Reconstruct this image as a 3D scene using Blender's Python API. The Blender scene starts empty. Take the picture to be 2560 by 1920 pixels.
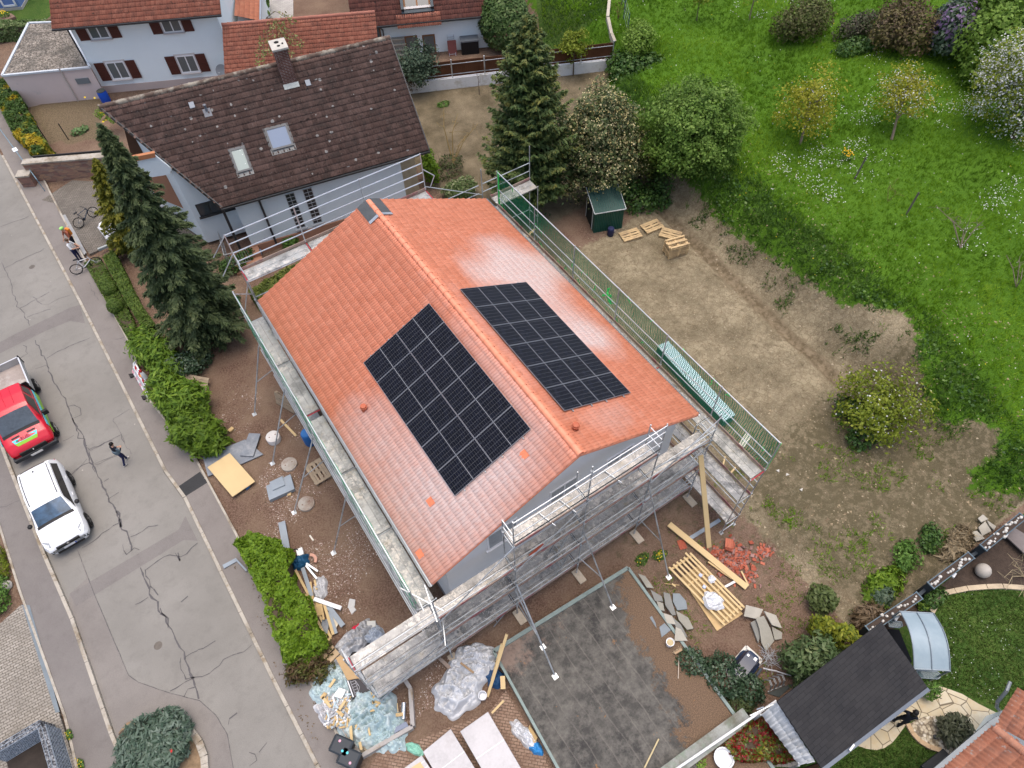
import bpy, math, random
import numpy as np
from mathutils import Vector, Matrix
random.seed(7); rng=np.random.default_rng(7)
from math import cos,sin,pi,atan2
RU,RN,RR=rng.uniform,rng.normal,rng.random; NM,LSP,CAT,CLP,A3=np.linalg.norm,np.linspace,np.concatenate,np.clip,np.array
Z3=lambda z: A3([0,0,z],float)
S=bpy.context.scene; COL=S.collection; R=math.radians
# ---------------------------------------------------------------- camera
CAM=np.array([-7.661,-8.235,28.479]); FPX=1726.643; PITCH,ROLL,YAW=R(54.754),R(-2.178),R(-31.988)
def _axes():
    c,s=cos,sin
    w=np.array([0,c(PITCH),-s(PITCH)]); up=np.array([0,s(PITCH),c(PITCH)]); rt=np.array([1.,0,0])
    r=c(ROLL)*rt+s(ROLL)*up; u=-s(ROLL)*rt+c(ROLL)*up
    Z=np.array([[c(YAW),-s(YAW),0],[s(YAW),c(YAW),0],[0,0,1]])
    return Z@r,Z@u,Z@w
AR,AU,AW=_axes()
cd=bpy.data.cameras.new('camera'); cam=bpy.data.objects.new('camera',cd); COL.objects.link(cam); S.camera=cam
cd.sensor_fit='HORIZONTAL'; cd.sensor_width=36; cd.lens=FPX/2560*36; cd.clip_start=.1; cd.clip_end=2000
cam.matrix_world=Matrix(((AR[0],AU[0],-AW[0],CAM[0]),(AR[1],AU[1],-AW[1],CAM[1]),(AR[2],AU[2],-AW[2],CAM[2]),(0,0,0,1)))
# ---------------------------------------------------------------- world, sun, exposure
SUN_EL,SUN_AZ=R(86),R(60)
W=bpy.data.worlds.new('World'); S.world=W; W.use_nodes=True
nt=W.node_tree; bg=nt.nodes['Background']; sk=nt.nodes.new('ShaderNodeTexSky'); sk.sky_type='NISHITA'
sk.sun_disc=False; sk.sun_elevation=SUN_EL; sk.sun_rotation=SUN_AZ; sk.air_density=1.0; sk.dust_density=6.0; sk.ozone_density=.4; sk.altitude=200
nt.links.new(sk.outputs[0],bg.inputs[0]); bg.inputs[1].default_value=.15
sd=bpy.data.lights.new('sun','SUN'); sd.energy=.65; sd.angle=R(60); sd.color=(1,.94,.86)
so=bpy.data.objects.new('sun',sd); COL.objects.link(so)
dv=Vector((sin(SUN_AZ)*cos(SUN_EL),cos(SUN_AZ)*cos(SUN_EL),sin(SUN_EL)))
so.rotation_euler=dv.to_track_quat('Z','Y').to_euler(); so.location=(0,0,60)
S.view_settings.view_transform='Standard'; S.view_settings.look='None'; S.view_settings.gamma=1; S.view_settings.exposure=.76
# ---------------------------------------------------------------- pixel -> point on a real height
V=dict(A=(0,0,.38571),B=(620,0,.38571),C=(1240,0,.38571),D=(1880,0,.38571),E=(0,500,.40989),F=(0,1100,.49419),K=(480,950,.33146),L=(700,1400,.3134),M=(1200,1300,.37373),N=(1860,1250,.40392),O=(1200,400,.39773),Q=(1860,600,.40984),R=(1200,980,.34959),S=(480,400,.36173),W=(0,0,1.15732),a=(1640,1040,.19286),b=(1220,1140,.19286),c=(840,1440,.20492),d=(500,560,.2049),e=(1200,360,.2049),f=(600,850,.16873),
T1=(0,900,.15676),T2=(30,1130,.16279),T3=(300,880,.08439),T4=(150,490,.12658),T5=(260,1090,.04822),T6=(2200,1760,.06027),T7=(0,200,.16878),T8=(880,0,.17179),U1=(800,1700,.13259),U2=(700,1320,.16883),U3=(760,1580,.18083),U4=(0,1760,.23508),U5=(1740,1600,.19289),U6=(480,0,.12658),U7=(0,0,.15663),U8=(2240,1600,.33613))
def ray(v,x,y):
    o=V[v]; px,py=o[0]+x*o[2],o[1]+y*o[2]
    return AR*(px-1280)/FPX-AU*(py-960)/FPX+AW
def G(v,x,y,z=0.):
    d=ray(v,x,y); return CAM+d*((z-CAM[2])/d[2])
def ONP(v,x,y,p0,n):
    d=ray(v,x,y); n=np.asarray(n,float); return CAM+d*(((np.asarray(p0)-CAM)@n)/(d@n))
def HT(v,x,y,X):
    d=ray(v,x,y); t=((X[0]-CAM[0])*d[0]+(X[1]-CAM[1])*d[1])/(d[0]**2+d[1]**2); return CAM[2]+t*d[2]
def sm(a,b,x):
    t=CLP((np.asarray(x,float)-a)/(b-a),0,1); return t*t*(3-2*t)
def vnoise(x,y,s=1.,seed=0):
    x=np.asarray(x,float)/s; y=np.asarray(y,float)/s; xi=np.floor(x).astype(int); yi=np.floor(y).astype(int); fx=x-xi; fy=y-yi
    fx=fx*fx*(3-2*fx); fy=fy*fy*(3-2*fy)
    def h(i,j):
        n=(i*374761393+j*668265263+seed*974711)&0x7fffffff; n=((n^(n>>13))*1274126177)&0x7fffffff; return ((n^(n>>16))&0xffff)/65535.
    return (h(xi,yi)*(1-fx)+h(xi+1,yi)*fx)*(1-fy)+(h(xi,yi+1)*(1-fx)+h(xi+1,yi+1)*fx)*fy
def fbm(x,y,s=1.,seed=0,o=4):
    r=0;a=.5;t=0
    for i in range(o): r=r+a*vnoise(x,y,s,seed+i*17); t+=a; a*=.5; s*=.5
    return r/t
def TH(x,y):
    "terrain height"
    x=np.asarray(x,float); y=np.asarray(y,float)
    xl=16.4+.085*y; s=x-xl-(fbm(x,y,3,3)-.5)*.7
    xl2=24.6-.35*(y-28); s2=x-xl2+.2
    s=np.where(y>24,np.minimum(s,s2),s)
    fade=.25+.75*sm(-9,-1,y)
    h=(2.2*sm(.25,2.9,s)+.06*CLP(s-3,0,40))*fade*sm(-9.6,-8.6,y)
    h=h+.10*(fbm(x,y,2.2,9)-.5)*sm(.5,4,s)+.25*(fbm(x,y,5,4)-.5)*sm(3,8,s)
    base=-.06+.14*sm(-12.0,-11.4,x)
    dirt=sm(7,8.5,x)*sm(-9,-8,y)*(1-sm(1,3,y))
    h=h+base+dirt*(.35*(fbm(x,y,2.5,21)-.35)+.10*fbm(x,y,.6,5))
    ex=sm(7.6,8.6,x)*sm(0,2,y)*(1-sm(0,1,s))*(1-sm(15,17,y)); h=h+ex*(.10*(fbm(x,y,1.2,6)-.5)+.05*(fbm(x,y,.35,8)-.5))
    tr=np.exp(-((s+.1)/.34)**2)*sm(-2,0,y)*(1-sm(14,15,y)); h=h-.2*tr
    return h
def GT(v,x,y,dz=0.):
    z=0.
    for i in range(25):
        p=G(v,x,y,z); z=.4*z+.6*(float(TH(p[0],p[1]))+dz)
    return G(v,x,y,z)
def GTs(v,pts,dz=0.): return [GT(v,*p,dz) for p in pts]
def Gs(v,pts,z=0.): return [G(v,*p,z) for p in pts]
# ---------------------------------------------------------------- objects
def thing(name,label,cat,loc=(0,0,0),group=None,rz=0):
    o=bpy.data.objects.new(name,None); COL.objects.link(o); o.location=loc; o.rotation_euler=(0,0,rz); o.empty_display_size=.2
    return tag(o,label,cat,group)
def tag(o,label=None,cat=None,group=None,kind=None):
    if label: o['label']=label
    if cat: o['category']=cat
    if group: o['group']=group
    if kind: o['kind']=kind
    return o
def rootloc(p):
    while p.parent: p=p.parent
    return np.array(p.location)
def link_mesh(name,me,parent,loc=None,label=None):
    o=bpy.data.objects.new(name,me); COL.objects.link(o)
    if loc is not None: o.location=loc
    if parent: o.parent=parent
    if label: o['label']=label
    return o
class MB:
    def __init__(s): s.v=[]; s.f=[]; s.m=[]
    def add(s,vs,fs,mi=0):
        n=len(s.v); s.v+= [tuple(map(float,p)) for p in vs]; s.f+=[tuple(i+n for i in f) for f in fs]; s.m+=[mi]*len(fs); return s
    def obox(s,c,ax,ay,az,mi=0):
        c,ax,ay,az=map(np.asarray,(c,ax,ay,az))
        vs=[c+i*ax+j*ay+k*az for k in(-1,1) for j in(-1,1) for i in(-1,1)]
        fs=[(0,2,3,1),(4,5,7,6),(0,1,5,4),(2,6,7,3),(0,4,6,2),(1,3,7,5)]
        if np.dot(np.cross(ax,ay),az)<0: fs=[f[::-1] for f in fs]
        return s.add(vs,fs,mi)
    def box(s,x0,y0,z0,x1,y1,z1,mi=0):
        return s.obox(((x0+x1)/2,(y0+y1)/2,(z0+z1)/2),((x1-x0)/2,0,0),(0,(y1-y0)/2,0),(0,0,(z1-z0)/2),mi)
    def beam(s,a,b,w,h=None,up=(0,0,1),mi=0):
        a=np.asarray(a,float); b=np.asarray(b,float); h=h or w; d=b-a; l=NM(d); d=d/l
        up=np.asarray(up,float); 
        if abs(d@up)>.98: up=np.array([1.,0,0])
        sx=np.cross(d,up); sx/=NM(sx); uy=np.cross(sx,d)
        return s.obox((a+b)/2,d*l/2,sx*w/2,uy*h/2,mi)
    def tube(s,a,b,r,n=6,r2=None,mi=0,cap=True):
        a=np.asarray(a,float); b=np.asarray(b,float); d=b-a; l=NM(d)
        if l<1e-6: return s
        d=d/l; up=Z3(1.) if abs(d[2])<.9 else np.array([1.,0,0]); p=np.cross(d,up); p/=NM(p); q=np.cross(d,p); r2=r if r2 is None else r2
        vs=[]; 
        for c,rr in((a,r),(b,r2)):
            for i in range(n):
                t=2*pi*i/n; vs.append(c+rr*(cos(t)*p+sin(t)*q))
        fs=[(i,(i+1)%n,n+(i+1)%n,n+i) for i in range(n)]
        if cap: fs+=[tuple(range(n))[::-1],tuple(range(n,2*n))]
        return s.add(vs,fs,mi)
    def path(s,pts,r,n=6,r2=None,mi=0):
        r2=r if r2 is None else r2; k=len(pts)-1
        for i in range(k): s.tube(pts[i],pts[i+1],r+(r2-r)*i/k,n,r+(r2-r)*(i+1)/k,mi)
        return s
    def prism(s,poly,z0,z1,mi=0,ms=None):
        n=len(poly); P=[(p[0],p[1]) for p in poly]
        if sum(P[i][0]*P[(i+1)%n][1]-P[(i+1)%n][0]*P[i][1] for i in range(n))<0: P=P[::-1]
        s.add([(x,y,z1) for x,y in P],[tuple(range(n))],mi)
        s.add([(x,y,z0) for x,y in P],[tuple(range(n))[::-1]],mi)
        return s.add([(x,y,z0) for x,y in P]+[(x,y,z1) for x,y in P],[(i,(i+1)%n,n+(i+1)%n,n+i) for i in range(n)],mi if ms is None else ms)
    def sheet(s,poly,z=None,mi=0):
        n=len(poly); P=[tuple(p) for p in poly]
        if sum(P[i][0]*P[(i+1)%n][1]-P[(i+1)%n][0]*P[i][1] for i in range(n))<0: P=P[::-1]
        return s.add([(p[0],p[1],p[2] if z is None else z) for p in P],[tuple(range(n))],mi)
    def slab(s,poly3,t,mi=0):
        "planar 3D polygon given thickness t along its normal (top face = polygon)"
        P=[np.asarray(p,float) for p in poly3]; n=len(P); nr=np.zeros(3)
        for i in range(n): nr+=np.cross(P[i],P[(i+1)%n])
        nr/=NM(nr)
        if nr[2]<-1e-6: P=P[::-1]; nr=-nr
        B=[p-nr*t for p in P]
        return s.add(P+B,[tuple(range(n)),tuple(range(n,2*n))[::-1]]+[(i,n+i,n+(i+1)%n,(i+1)%n) for i in range(n)],mi)
    def lathe(s,c,prof,n=16,ax=(0,0,1),mi=0):
        c=np.asarray(c,float); ax=np.asarray(ax,float); ax/=NM(ax); up=np.array([1.,0,0]) if abs(ax[0])<.9 else np.array([0,1.,0]); p=np.cross(ax,up); p/=NM(p); q=np.cross(ax,p)
        vs=[c+ax*z+r*(cos(2*pi*i/n)*p+sin(2*pi*i/n)*q) for r,z in prof for i in range(n)]
        fs=[(k*n+i,k*n+(i+1)%n,(k+1)*n+(i+1)%n,(k+1)*n+i) for k in range(len(prof)-1) for i in range(n)]
        fs+=[tuple(range(n))[::-1],tuple(range((len(prof)-1)*n,len(prof)*n))]
        return s.add(vs,fs,mi)
    def ball(s,c,r,n=10,m=6,mi=0,jit=0,seed=0):
        c=np.asarray(c,float); r=np.asarray(r if hasattr(r,'__len__') else (r,)*3,float); g=np.random.default_rng(seed)
        vs=[c+r*np.array((0,0,-1))]
        for k in range(1,m):
            t=pi*k/m-pi/2
            for i in range(n): a=2*pi*i/n; vs.append(c+r*np.array((cos(t)*cos(a),cos(t)*sin(a),sin(t)))*(1+jit*(g.random()-.5)))
        vs.append(c+r*np.array((0,0,1))); e=len(vs)-1
        fs=[(0,1+(i+1)%n,1+i) for i in range(n)]+[(1+(k-1)*n+i,1+(k-1)*n+(i+1)%n,1+k*n+(i+1)%n,1+k*n+i) for k in range(1,m-1) for i in range(n)]+[(e,1+(m-2)*n+i,1+(m-2)*n+(i+1)%n) for i in range(n)]
        return s.add(vs,fs,mi)
    def loft(s,secs,mi=0,cap=True,closed=True):
        n=len(secs[0]); vs=[p for q in secs for p in q]; k=n if closed else n-1
        fs=[(j*n+i,j*n+(i+1)%n,(j+1)*n+(i+1)%n,(j+1)*n+i) for j in range(len(secs)-1) for i in range(k)]
        if cap and closed: fs+=[tuple(range(n))[::-1],tuple(range((len(secs)-1)*n,len(secs)*n))]
        return s.add(vs,fs,mi)
    def build(s,name,mats,parent=None,smooth=0,bevel=0,label=None,fix=False):
        v=np.array(s.v)
        if parent is None: o=np.array([v[:,0].mean(),v[:,1].mean(),v[:,2].min()])
        else: o=rootloc(parent)
        me=bpy.data.meshes.new(name); me.from_pydata((v-o).tolist(),[],s.f); 
        for mt in (mats if isinstance(mats,(list,tuple)) else [mats]): me.materials.append(mt)
        me.polygons.foreach_set('material_index',s.m)
        if fix:
            import bmesh
            b=bmesh.new(); b.from_mesh(me); bmesh.ops.recalc_face_normals(b,faces=b.faces); b.to_mesh(me); b.free()
        if smooth: me.polygons.foreach_set('use_smooth',[True]*len(s.f)); me.set_sharp_from_angle(angle=R(smooth))
        me.update()
        ob=link_mesh(name,me,parent,o if parent is None else None,label)
        if bevel:
            b=ob.modifiers.new('bevel','BEVEL'); b.width=bevel; b.segments=2; b.limit_method='ANGLE'; b.angle_limit=R(40)
        return ob
def npmesh(name,v,f,mats,parent=None,attrs=None,smooth=False,mi=None,origin=None):
    "numpy mesh; f is (n,3) or (n,4); attrs {name:(domain,values)}"
    v=np.asarray(v,np.float32); f=np.asarray(f,np.int32); o=rootloc(parent) if parent is not None else (np.array([v[:,0].mean(),v[:,1].mean(),v[:,2].min()]) if origin is None else np.asarray(origin))
    me=bpy.data.meshes.new(name); k=f.shape[1]; me.vertices.add(len(v)); me.loops.add(f.size); me.polygons.add(len(f))
    me.vertices.foreach_set('co',(v-o).astype(np.float32).ravel()); me.loops.foreach_set('vertex_index',f.ravel())
    me.polygons.foreach_set('loop_start',np.arange(0,f.size,k,dtype=np.int32)); me.polygons.foreach_set('loop_total',np.full(len(f),k,np.int32))
    for mt in (mats if isinstance(mats,(list,tuple)) else [mats]): me.materials.append(mt)
    if mi is not None: me.polygons.foreach_set('material_index',np.asarray(mi,np.int32))
    if smooth: me.polygons.foreach_set('use_smooth',np.ones(len(f),bool))
    for an,(dom,val) in (attrs or {}).items():
        a=me.attributes.new(an,'FLOAT',dom); a.data.foreach_set('value',np.asarray(val,np.float32))
    me.update(calc_edges=True); me.validate()
    return link_mesh(name,me,parent,None if parent is not None else o)
def copy_thing(root,loc,rot=None,label=None):
    r=root.copy(); COL.objects.link(r); r.location=loc
    if rot is not None: r.rotation_euler=rot
    if label: r['label']=label
    for ch in root.children:
        c=ch.copy(); COL.objects.link(c); c.parent=r
        for g in ch.children:
            d=g.copy(); COL.objects.link(d); d.parent=c
    return r
# ---------------------------------------------------------------- materials
class NT:
    def __init__(s,name):
        s.m=bpy.data.materials.new(name); s.m.use_nodes=True; s.t=s.m.node_tree; s.b=s.t.nodes['Principled BSDF']; s.out=s.t.nodes['Material Output']
    def n(s,t,**k):
        o=s.t.nodes.new('ShaderNode'+t)
        for a,b in k.items():
            if a.startswith('i_'):
                kk=a[2:]; kk=int(kk) if kk.isdigit() else kk.replace('_',' '); o.inputs[kk].default_value=b
            else: setattr(o,a,b)
        return o
    def l(s,a,b): s.t.links.new(a,b)
    def pos(s,obj=False):
        return s.n('TexCoord').outputs['Object'] if obj else s.n('NewGeometry').outputs['Position']
    def noise(s,sc,det=4,vec=None,rough=.6,out='Fac'):
        o=s.n('TexNoise'); o.inputs['Scale'].default_value=sc; o.inputs['Detail'].default_value=det; o.inputs['Roughness'].default_value=rough; s.l(vec or s.pos(),o.inputs['Vector']); return o.outputs[out]
    def vor(s,sc,vec=None,feat='F1',out='Distance',rand=1):
        o=s.n('TexVoronoi',feature=feat); o.inputs['Scale'].default_value=sc; o.inputs['Randomness'].default_value=rand; s.l(vec or s.pos(),o.inputs['Vector']); return o.outputs[out]
    def ramp(s,fac,stops,interp='LINEAR'):
        o=s.n('ValToRGB'); o.color_ramp.interpolation=interp; e=o.color_ramp.elements
        while len(e)<len(stops): e.new(.5)
        for i,(p,c) in enumerate(stops): e[i].position=p; e[i].color=(c,c,c,1) if not hasattr(c,'__len__') else (*c[:3],1)
        s.l(fac,o.inputs[0]); return o.outputs[0]
    def mix(s,fac,a,b,blend='MIX'):
        o=s.n('MixRGB',blend_type=blend)
        for i,x in zip((0,1,2),(fac,a,b)):
            if hasattr(x,'is_output'): s.l(x,o.inputs[i])
            elif i==0: o.inputs[0].default_value=x
            else: o.inputs[i].default_value=(*x[:3],1)
        return o.outputs[0]
    def math(s,op,a,b=0.,clamp=False):
        o=s.n('Math',operation=op,use_clamp=clamp)
        for i,x in enumerate((a,b)):
            if hasattr(x,'is_output'): s.l(x,o.inputs[i])
            else: o.inputs[i].default_value=x
        return o.outputs[0]
    def attr(s,name): return s.n('Attribute',attribute_name=name).outputs['Fac']
    def bump(s,h,st=.5,d=.05):
        o=s.n('Bump'); o.inputs['Strength'].default_value=st; o.inputs['Distance'].default_value=d; s.l(h,o.inputs['Height']); s.l(o.outputs[0],s.b.inputs['Normal'])
    def col(s,c):
        if hasattr(c,'is_output'): s.l(c,s.b.inputs['Base Color'])
        else: s.b.inputs['Base Color'].default_value=(*c[:3],1)
        return s
    def set(s,rough=.7,metal=0,spec=.3):
        s.b.inputs['Roughness'].default_value=rough; s.b.inputs['Metallic'].default_value=metal; s.b.inputs['Specular IOR Level'].default_value=spec; return s
def mul(c,k): return tuple(min(1,x*k) for x in c)
def MAT(name,c,rough=.7,var=.18,sc=2.5,fine=20,metal=0,spec=.3,bump=0,c2=None,amt=.5,stain=None,stain_sc=.8,obj=False):
    "colour with broad and fine variation, optional second colour blotches and stains"
    n=NT(name); p=n.pos(obj); a=n.noise(sc,5,p); b=n.noise(fine,3,p)
    x=n.mix(n.ramp(a,[(.3,0),(.7,1)]),mul(c,1-var),mul(c,1+var))
    x=n.mix(n.ramp(b,[(.25,0),(.75,1)]),x,n.mix(.5,x,mul(c,1+var*1.6)),)
    if c2 is not None: x=n.mix(n.ramp(n.noise(stain_sc*1.7,6,p,.7),[(amt-.06,1),(amt+.06,0)]),x,c2)
    if stain is not None: x=n.mix(n.ramp(n.noise(stain_sc,8,p,.75),[(.5,0),(.66,.8)]),x,stain)
    n.col(x).set(rough,metal,spec)
    if bump: n.bump(n.noise(fine,4,p),bump,.03)
    return n.m
def LEAF(name,cols,transl=.25,rough=.55,spec=.25):
    "cols: colours spread along the per-leaf random attribute v"
    n=NT(name); k=len(cols); v=n.attr('v'); c=n.ramp(v,[(i/(k-1),x) for i,x in enumerate(cols)]); n.col(c).set(rough,0,spec)
    t=n.n('BsdfTranslucent'); n.l(c,t.inputs[0]); mx=n.n('MixShader'); mx.inputs[0].default_value=transl; n.l(n.b.outputs[0],mx.inputs[1]); n.l(t.outputs[0],mx.inputs[2]); n.l(mx.outputs[0],n.out.inputs[0]); return n.m
# ================================================================ GROUND AND STREET
def inpoly(px,py,poly):
    px=np.asarray(px); py=np.asarray(py); c=np.zeros(px.shape,bool); n=len(poly)
    for i in range(n):
        x0,y0=poly[i][:2]; x1,y1=poly[(i+1)%n][:2]
        if y0==y1: continue
        k=((y0>py)!=(y1>py))&(px<(x1-x0)*(py-y0)/(y1-y0)+x0); c^=k
    return c
def psd(px,py,poly,w):
    "soft polygon mask, edge width w"
    d=np.full(np.shape(px),1e9); n=len(poly)
    for i in range(n):
        a=np.array(poly[i][:2]); b=np.array(poly[(i+1)%n][:2]); ab=b-a; t=CLP(((px-a[0])*ab[0]+(py-a[1])*ab[1])/(ab@ab+1e-9),0,1)
        d=np.minimum(d,np.hypot(px-a[0]-t*ab[0],py-a[1]-t*ab[1]))
    return sm(-w,w,np.where(inpoly(px,py,poly),d,-d))
gx=CAT([LSP(-400,-45,12),np.arange(-40,-14,1.2),np.arange(-14,7,.45),np.arange(7,27,.2),np.arange(27,64,.6),LSP(66,500,14)])
gy=CAT([LSP(-300,-26,8),np.arange(-22,-11,.8),np.arange(-11,17,.2),np.arange(17,36,.4),np.arange(36,80,1.),LSP(85,600,14)])
GX,GY=np.meshgrid(gx,gy); GZ=TH(GX,GY)
tv=np.stack([GX.ravel(),GY.ravel(),GZ.ravel()],1); nx=len(gx); ny=len(gy)
ii=(np.arange(ny-1)[:,None]*nx+np.arange(nx-1)[None]).ravel(); tf=np.stack([ii,ii+1,ii+nx+1,ii+nx],1)
xs,ys=tv[:,0],tv[:,1]
edge=GTs('C',[(1040,1150),(1160,1120),(1290,1230),(1370,1330),(1440,1440)])+GTs('Q',[(60,30),(250,160),(400,260),(530,330),(600,400),(980,440),(1050,560),(1060,700),(1080,800),(1130,1040),(1260,1140),(1420,1105),(1560,1160),(1540,1330),(1380,1400),(1400,1550),(1708,1560)])
MEADOW=[tuple(p[:2]) for p in edge]+[(90,-14),(120,60),(60,120),(22,60),(23.6,34),(24.6,28.2),(20.5,24)]
m_green=psd(xs,ys,MEADOW,.7)
m_khaki=sm(6.6,8.2,xs)*(1-sm(13.6,15.5,ys+.0*xs))+sm(15,17,xs)*(1-sm(16,20,ys)); m_khaki=CLP(m_khaki,0,1)*sm(-9.6,-9.2,ys)
VEG=[tuple(p[:2]) for p in Gs('T7',[(290,200),(1440,30),(1560,240),(1430,900),(690,940)],.1)]
m_veg=psd(xs,ys,VEG,.3)
BACKG=[(7,17),(16,17.5),(24,26),(25,29),(8,36)]
m_back=psd(xs,ys,BACKG,1.0)
m_wild=sm(7.5,9,xs)*(1-sm(-2,1.5,ys))*sm(-9.6,-9.2,ys)*.58+ .38*sm(.9,1.6,xs)*(1-sm(4,7,ys))*sm(-9,-5,ys)*(1-sm(7.5,9,xs))
lawns=psd(xs,ys,[tuple(p[:2]) for p in Gs('C',[(230,-150),(700,-150),(735,250),(640,290),(300,330),(240,60)],.2)],.3)
lawns=np.maximum(lawns,psd(xs,ys,[tuple(p[:2]) for p in Gs('A',[(-60,150),(-60,-80),(340,-80),(330,130)],.1)],.3))
lawns=np.maximum(lawns,psd(xs,ys,[(1.0,-9.6),(60,-9.9),(60,-60),(1.0,-60)],.15))
m_green2=lawns
d2=sm(15.9,16.25,xs-.085*(ys))*(1-sm(16.6,17.0,xs-.085*ys))*sm(-2.2,0,ys)*(1-sm(14.5,16,ys))
n=NT('ground_soil'); p=n.pos()
N1=n.noise(.55,8,p,.65); N2=n.noise(3.2,6,p,.7); N3=n.noise(14,4,p,.7); N4=n.noise(45,3,p,.6)
red=n.mix(n.ramp(N1,[(.35,0),(.65,1)]),(.105,.06,.042),(.20,.14,.095)); red=n.mix(n.ramp(N3,[(.4,0),(.7,.7)]),red,(.30,.21,.16)); 
red=n.mix(n.ramp(n.vor(16,p),[(.10,.9),(.16,0)]),red,n.mix(N4,(.34,.25,.21),(.20,.12,.09)))
kha=n.mix(n.ramp(N1,[(.35,0),(.62,1)]),(.17,.14,.088),(.35,.295,.195)); kha=n.mix(n.ramp(N2,[(.35,.75),(.58,0)]),kha,(.15,.115,.072)); kha=n.mix(n.ramp(N3,[(.5,0),(.75,.6)]),kha,(.41,.355,.25))
crk=n.vor(3.4,n.mix(.12,p,n.noise(4,3,p,out='Color'),'ADD'),'DISTANCE_TO_EDGE'); kha=n.mix(n.ramp(crk,[(.0,.55),(.05,0)]),kha,(.10,.075,.045))
wet=n.mix(n.ramp(N2,[(.4,0),(.6,1)]),(.13,.10,.06),(.24,.19,.125))
grn=n.mix(n.ramp(N1,[(.3,0),(.7,1)]),(.055,.12,.010),(.10,.20,.016)); grn=n.mix(n.ramp(N3,[(.35,0),(.65,.8)]),grn,(.06,.14,.014))
law=n.mix(n.ramp(N1,[(.3,0),(.7,1)]),(.03,.075,.014),(.075,.13,.025)); law=n.mix(n.ramp(n.noise(9,5,p),[(.5,0),(.72,.7)]),law,(.13,.15,.05))
veg=n.mix(n.ramp(N3,[(.35,0),(.65,1)]),(.09,.065,.04),(.235,.185,.12)); veg=n.mix(n.ramp(N2,[(.6,0),(.72,.6)]),veg,(.12,.15,.04))
bak=n.mix(n.ramp(N1,[(.35,0),(.65,1)]),(.10,.08,.05),(.28,.225,.15)); bak=n.mix(n.ramp(N3,[(.4,.5),(.7,0)]),bak,(.10,.085,.05))
def msk(a,amp=.7,src=None,sharp=5): 
    x=n.math('MULTIPLY',n.math('SUBTRACT',src or N2,.5),amp); x=n.math('ADD',n.attr(a),x); return n.math('ADD',n.math('MULTIPLY',n.math('SUBTRACT',x,.5),sharp),.5,True)
c=n.mix(msk('khaki',.8),red,kha); c=n.mix(msk('back',.6),c,bak); c=n.mix(msk('veg',.3),c,veg); c=n.mix(msk('wet',2.6,N2,4),c,wet)
c=n.mix(msk('wild',1.3,N2,5),c,n.mix(N3,(.075,.062,.036),(.16,.135,.08))); c=n.mix(msk('green',1.7,None,6),c,grn); c=n.mix(msk('lawn',.3,None,8),c,law)
n.col(c).set(.95,0,.1)
hb=n.math('ADD',n.math('MULTIPLY',N3,.6),n.math('MULTIPLY',N4,.4)); hb=n.math('ADD',hb,n.math('MULTIPLY',N2,.8)); n.bump(hb,.9,.09)
ground_m=n.m
g=npmesh('ground',tv,tf,ground_m,attrs=dict(khaki=('POINT',m_khaki),green=('POINT',m_green),veg=('POINT',m_veg),back=('POINT',m_back),wet=('POINT',d2),wild=('POINT',m_wild),lawn=('POINT',m_green2)),smooth=True,origin=(0,0,0))
tag(g,kind='structure')
# ---------------------------------------------------------------- street
def asph(name,a,b,lite=(.30,.285,.26)):
    n=NT(name); p=n.pos(); x=n.mix(n.ramp(n.noise(.28,6,p,.6),[(.35,0),(.65,1)]),a,b); x=n.mix(n.ramp(n.noise(1.7,6,p,.75),[(.5,0),(.72,.55)]),x,mul(a,.78))
    x=n.mix(n.ramp(n.noise(38,4,p,.8),[(.38,.45),(.5,0)]),x,mul(a,.62)); x=n.mix(n.ramp(n.noise(60,2,p),[(.56,0),(.7,.6)]),x,lite)
    x=n.mix(n.ramp(n.vor(.9,p),[(.02,.8),(.035,0)]),x,(.45,.42,.38))
    n.col(x).set(.9,0,.2); n.bump(n.noise(55,3,p),.25,.01); return n.m
asphalt=asph('asphalt',(.20,.19,.172),(.25,.238,.217)); asphalt_dark=asph('asphalt_dark',(.168,.153,.145),(.205,.19,.178)); asphalt_walk=asph('asphalt_walk',(.185,.165,.152),(.225,.205,.19)); asphalt_black=asph('asphalt_black',(.035,.036,.038),(.05,.05,.052),(.08,.08,.08))
kerb_m=MAT('kerb_concrete',(.36,.33,.28),.9,.2,1.2,25,c2=(.25,.20,.14),amt=.42,stain=(.17,.14,.10))
def st(mb,name,mats,kind='structure',**k):
    o=mb.build(name,mats,**k); o['kind']=kind; return o
kr=[(-17.4,90),(-14.9,44)]+[tuple(p[:2]) for p in Gs('E',[(150,0),(400,470),(520,700),(770,1200),(1000,1659)],0)]+[tuple(p[:2]) for p in Gs('F',[(930,300),(1376,1220)],0)]+[(-12.35,-2.5),(-12.1,-9),(-11.5,-25)]
kl=[(-22.5,90),(-20.3,40)]+[tuple(p[:2]) for p in Gs('F',[(50,100),(240,580),(380,900),(580,1480)],0)]+[(-17.95,1.0),(-17.3,-8),(-16.5,-25)]
so_=[(-16,90),(-13.2,44),(-12.95,36)]+[tuple(p[:2]) for p in Gs('E',[(640,600),(790,870)],.1)]+[tuple(p[:2]) for p in Gs('E',[(905,1210),(1190,1570)],.1)]+[tuple(p[:2]) for p in Gs('F',[(1205,495)],.1)]+[(-11.42,4.5),(-11.25,-1.2),(-11.0,-9),(-10.4,-25)]
lo=[(-24.5,90),(-22,40)]+[tuple(p[:2]) for p in Gs('F',[(0,440),(100,760),(330,1400),(390,1659)],.1)]+[(-19.5,1),(-19.0,-9),(-18,-25)]
def off(pl,d): return [(x+d,y) for x,y in pl]
st(MB().sheet(kr+kl[::-1],0.0),'street',asphalt)
st(MB().prism(off(kr,.16)+so_[::-1],-.2,.10),'pavement',asphalt_walk)
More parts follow.
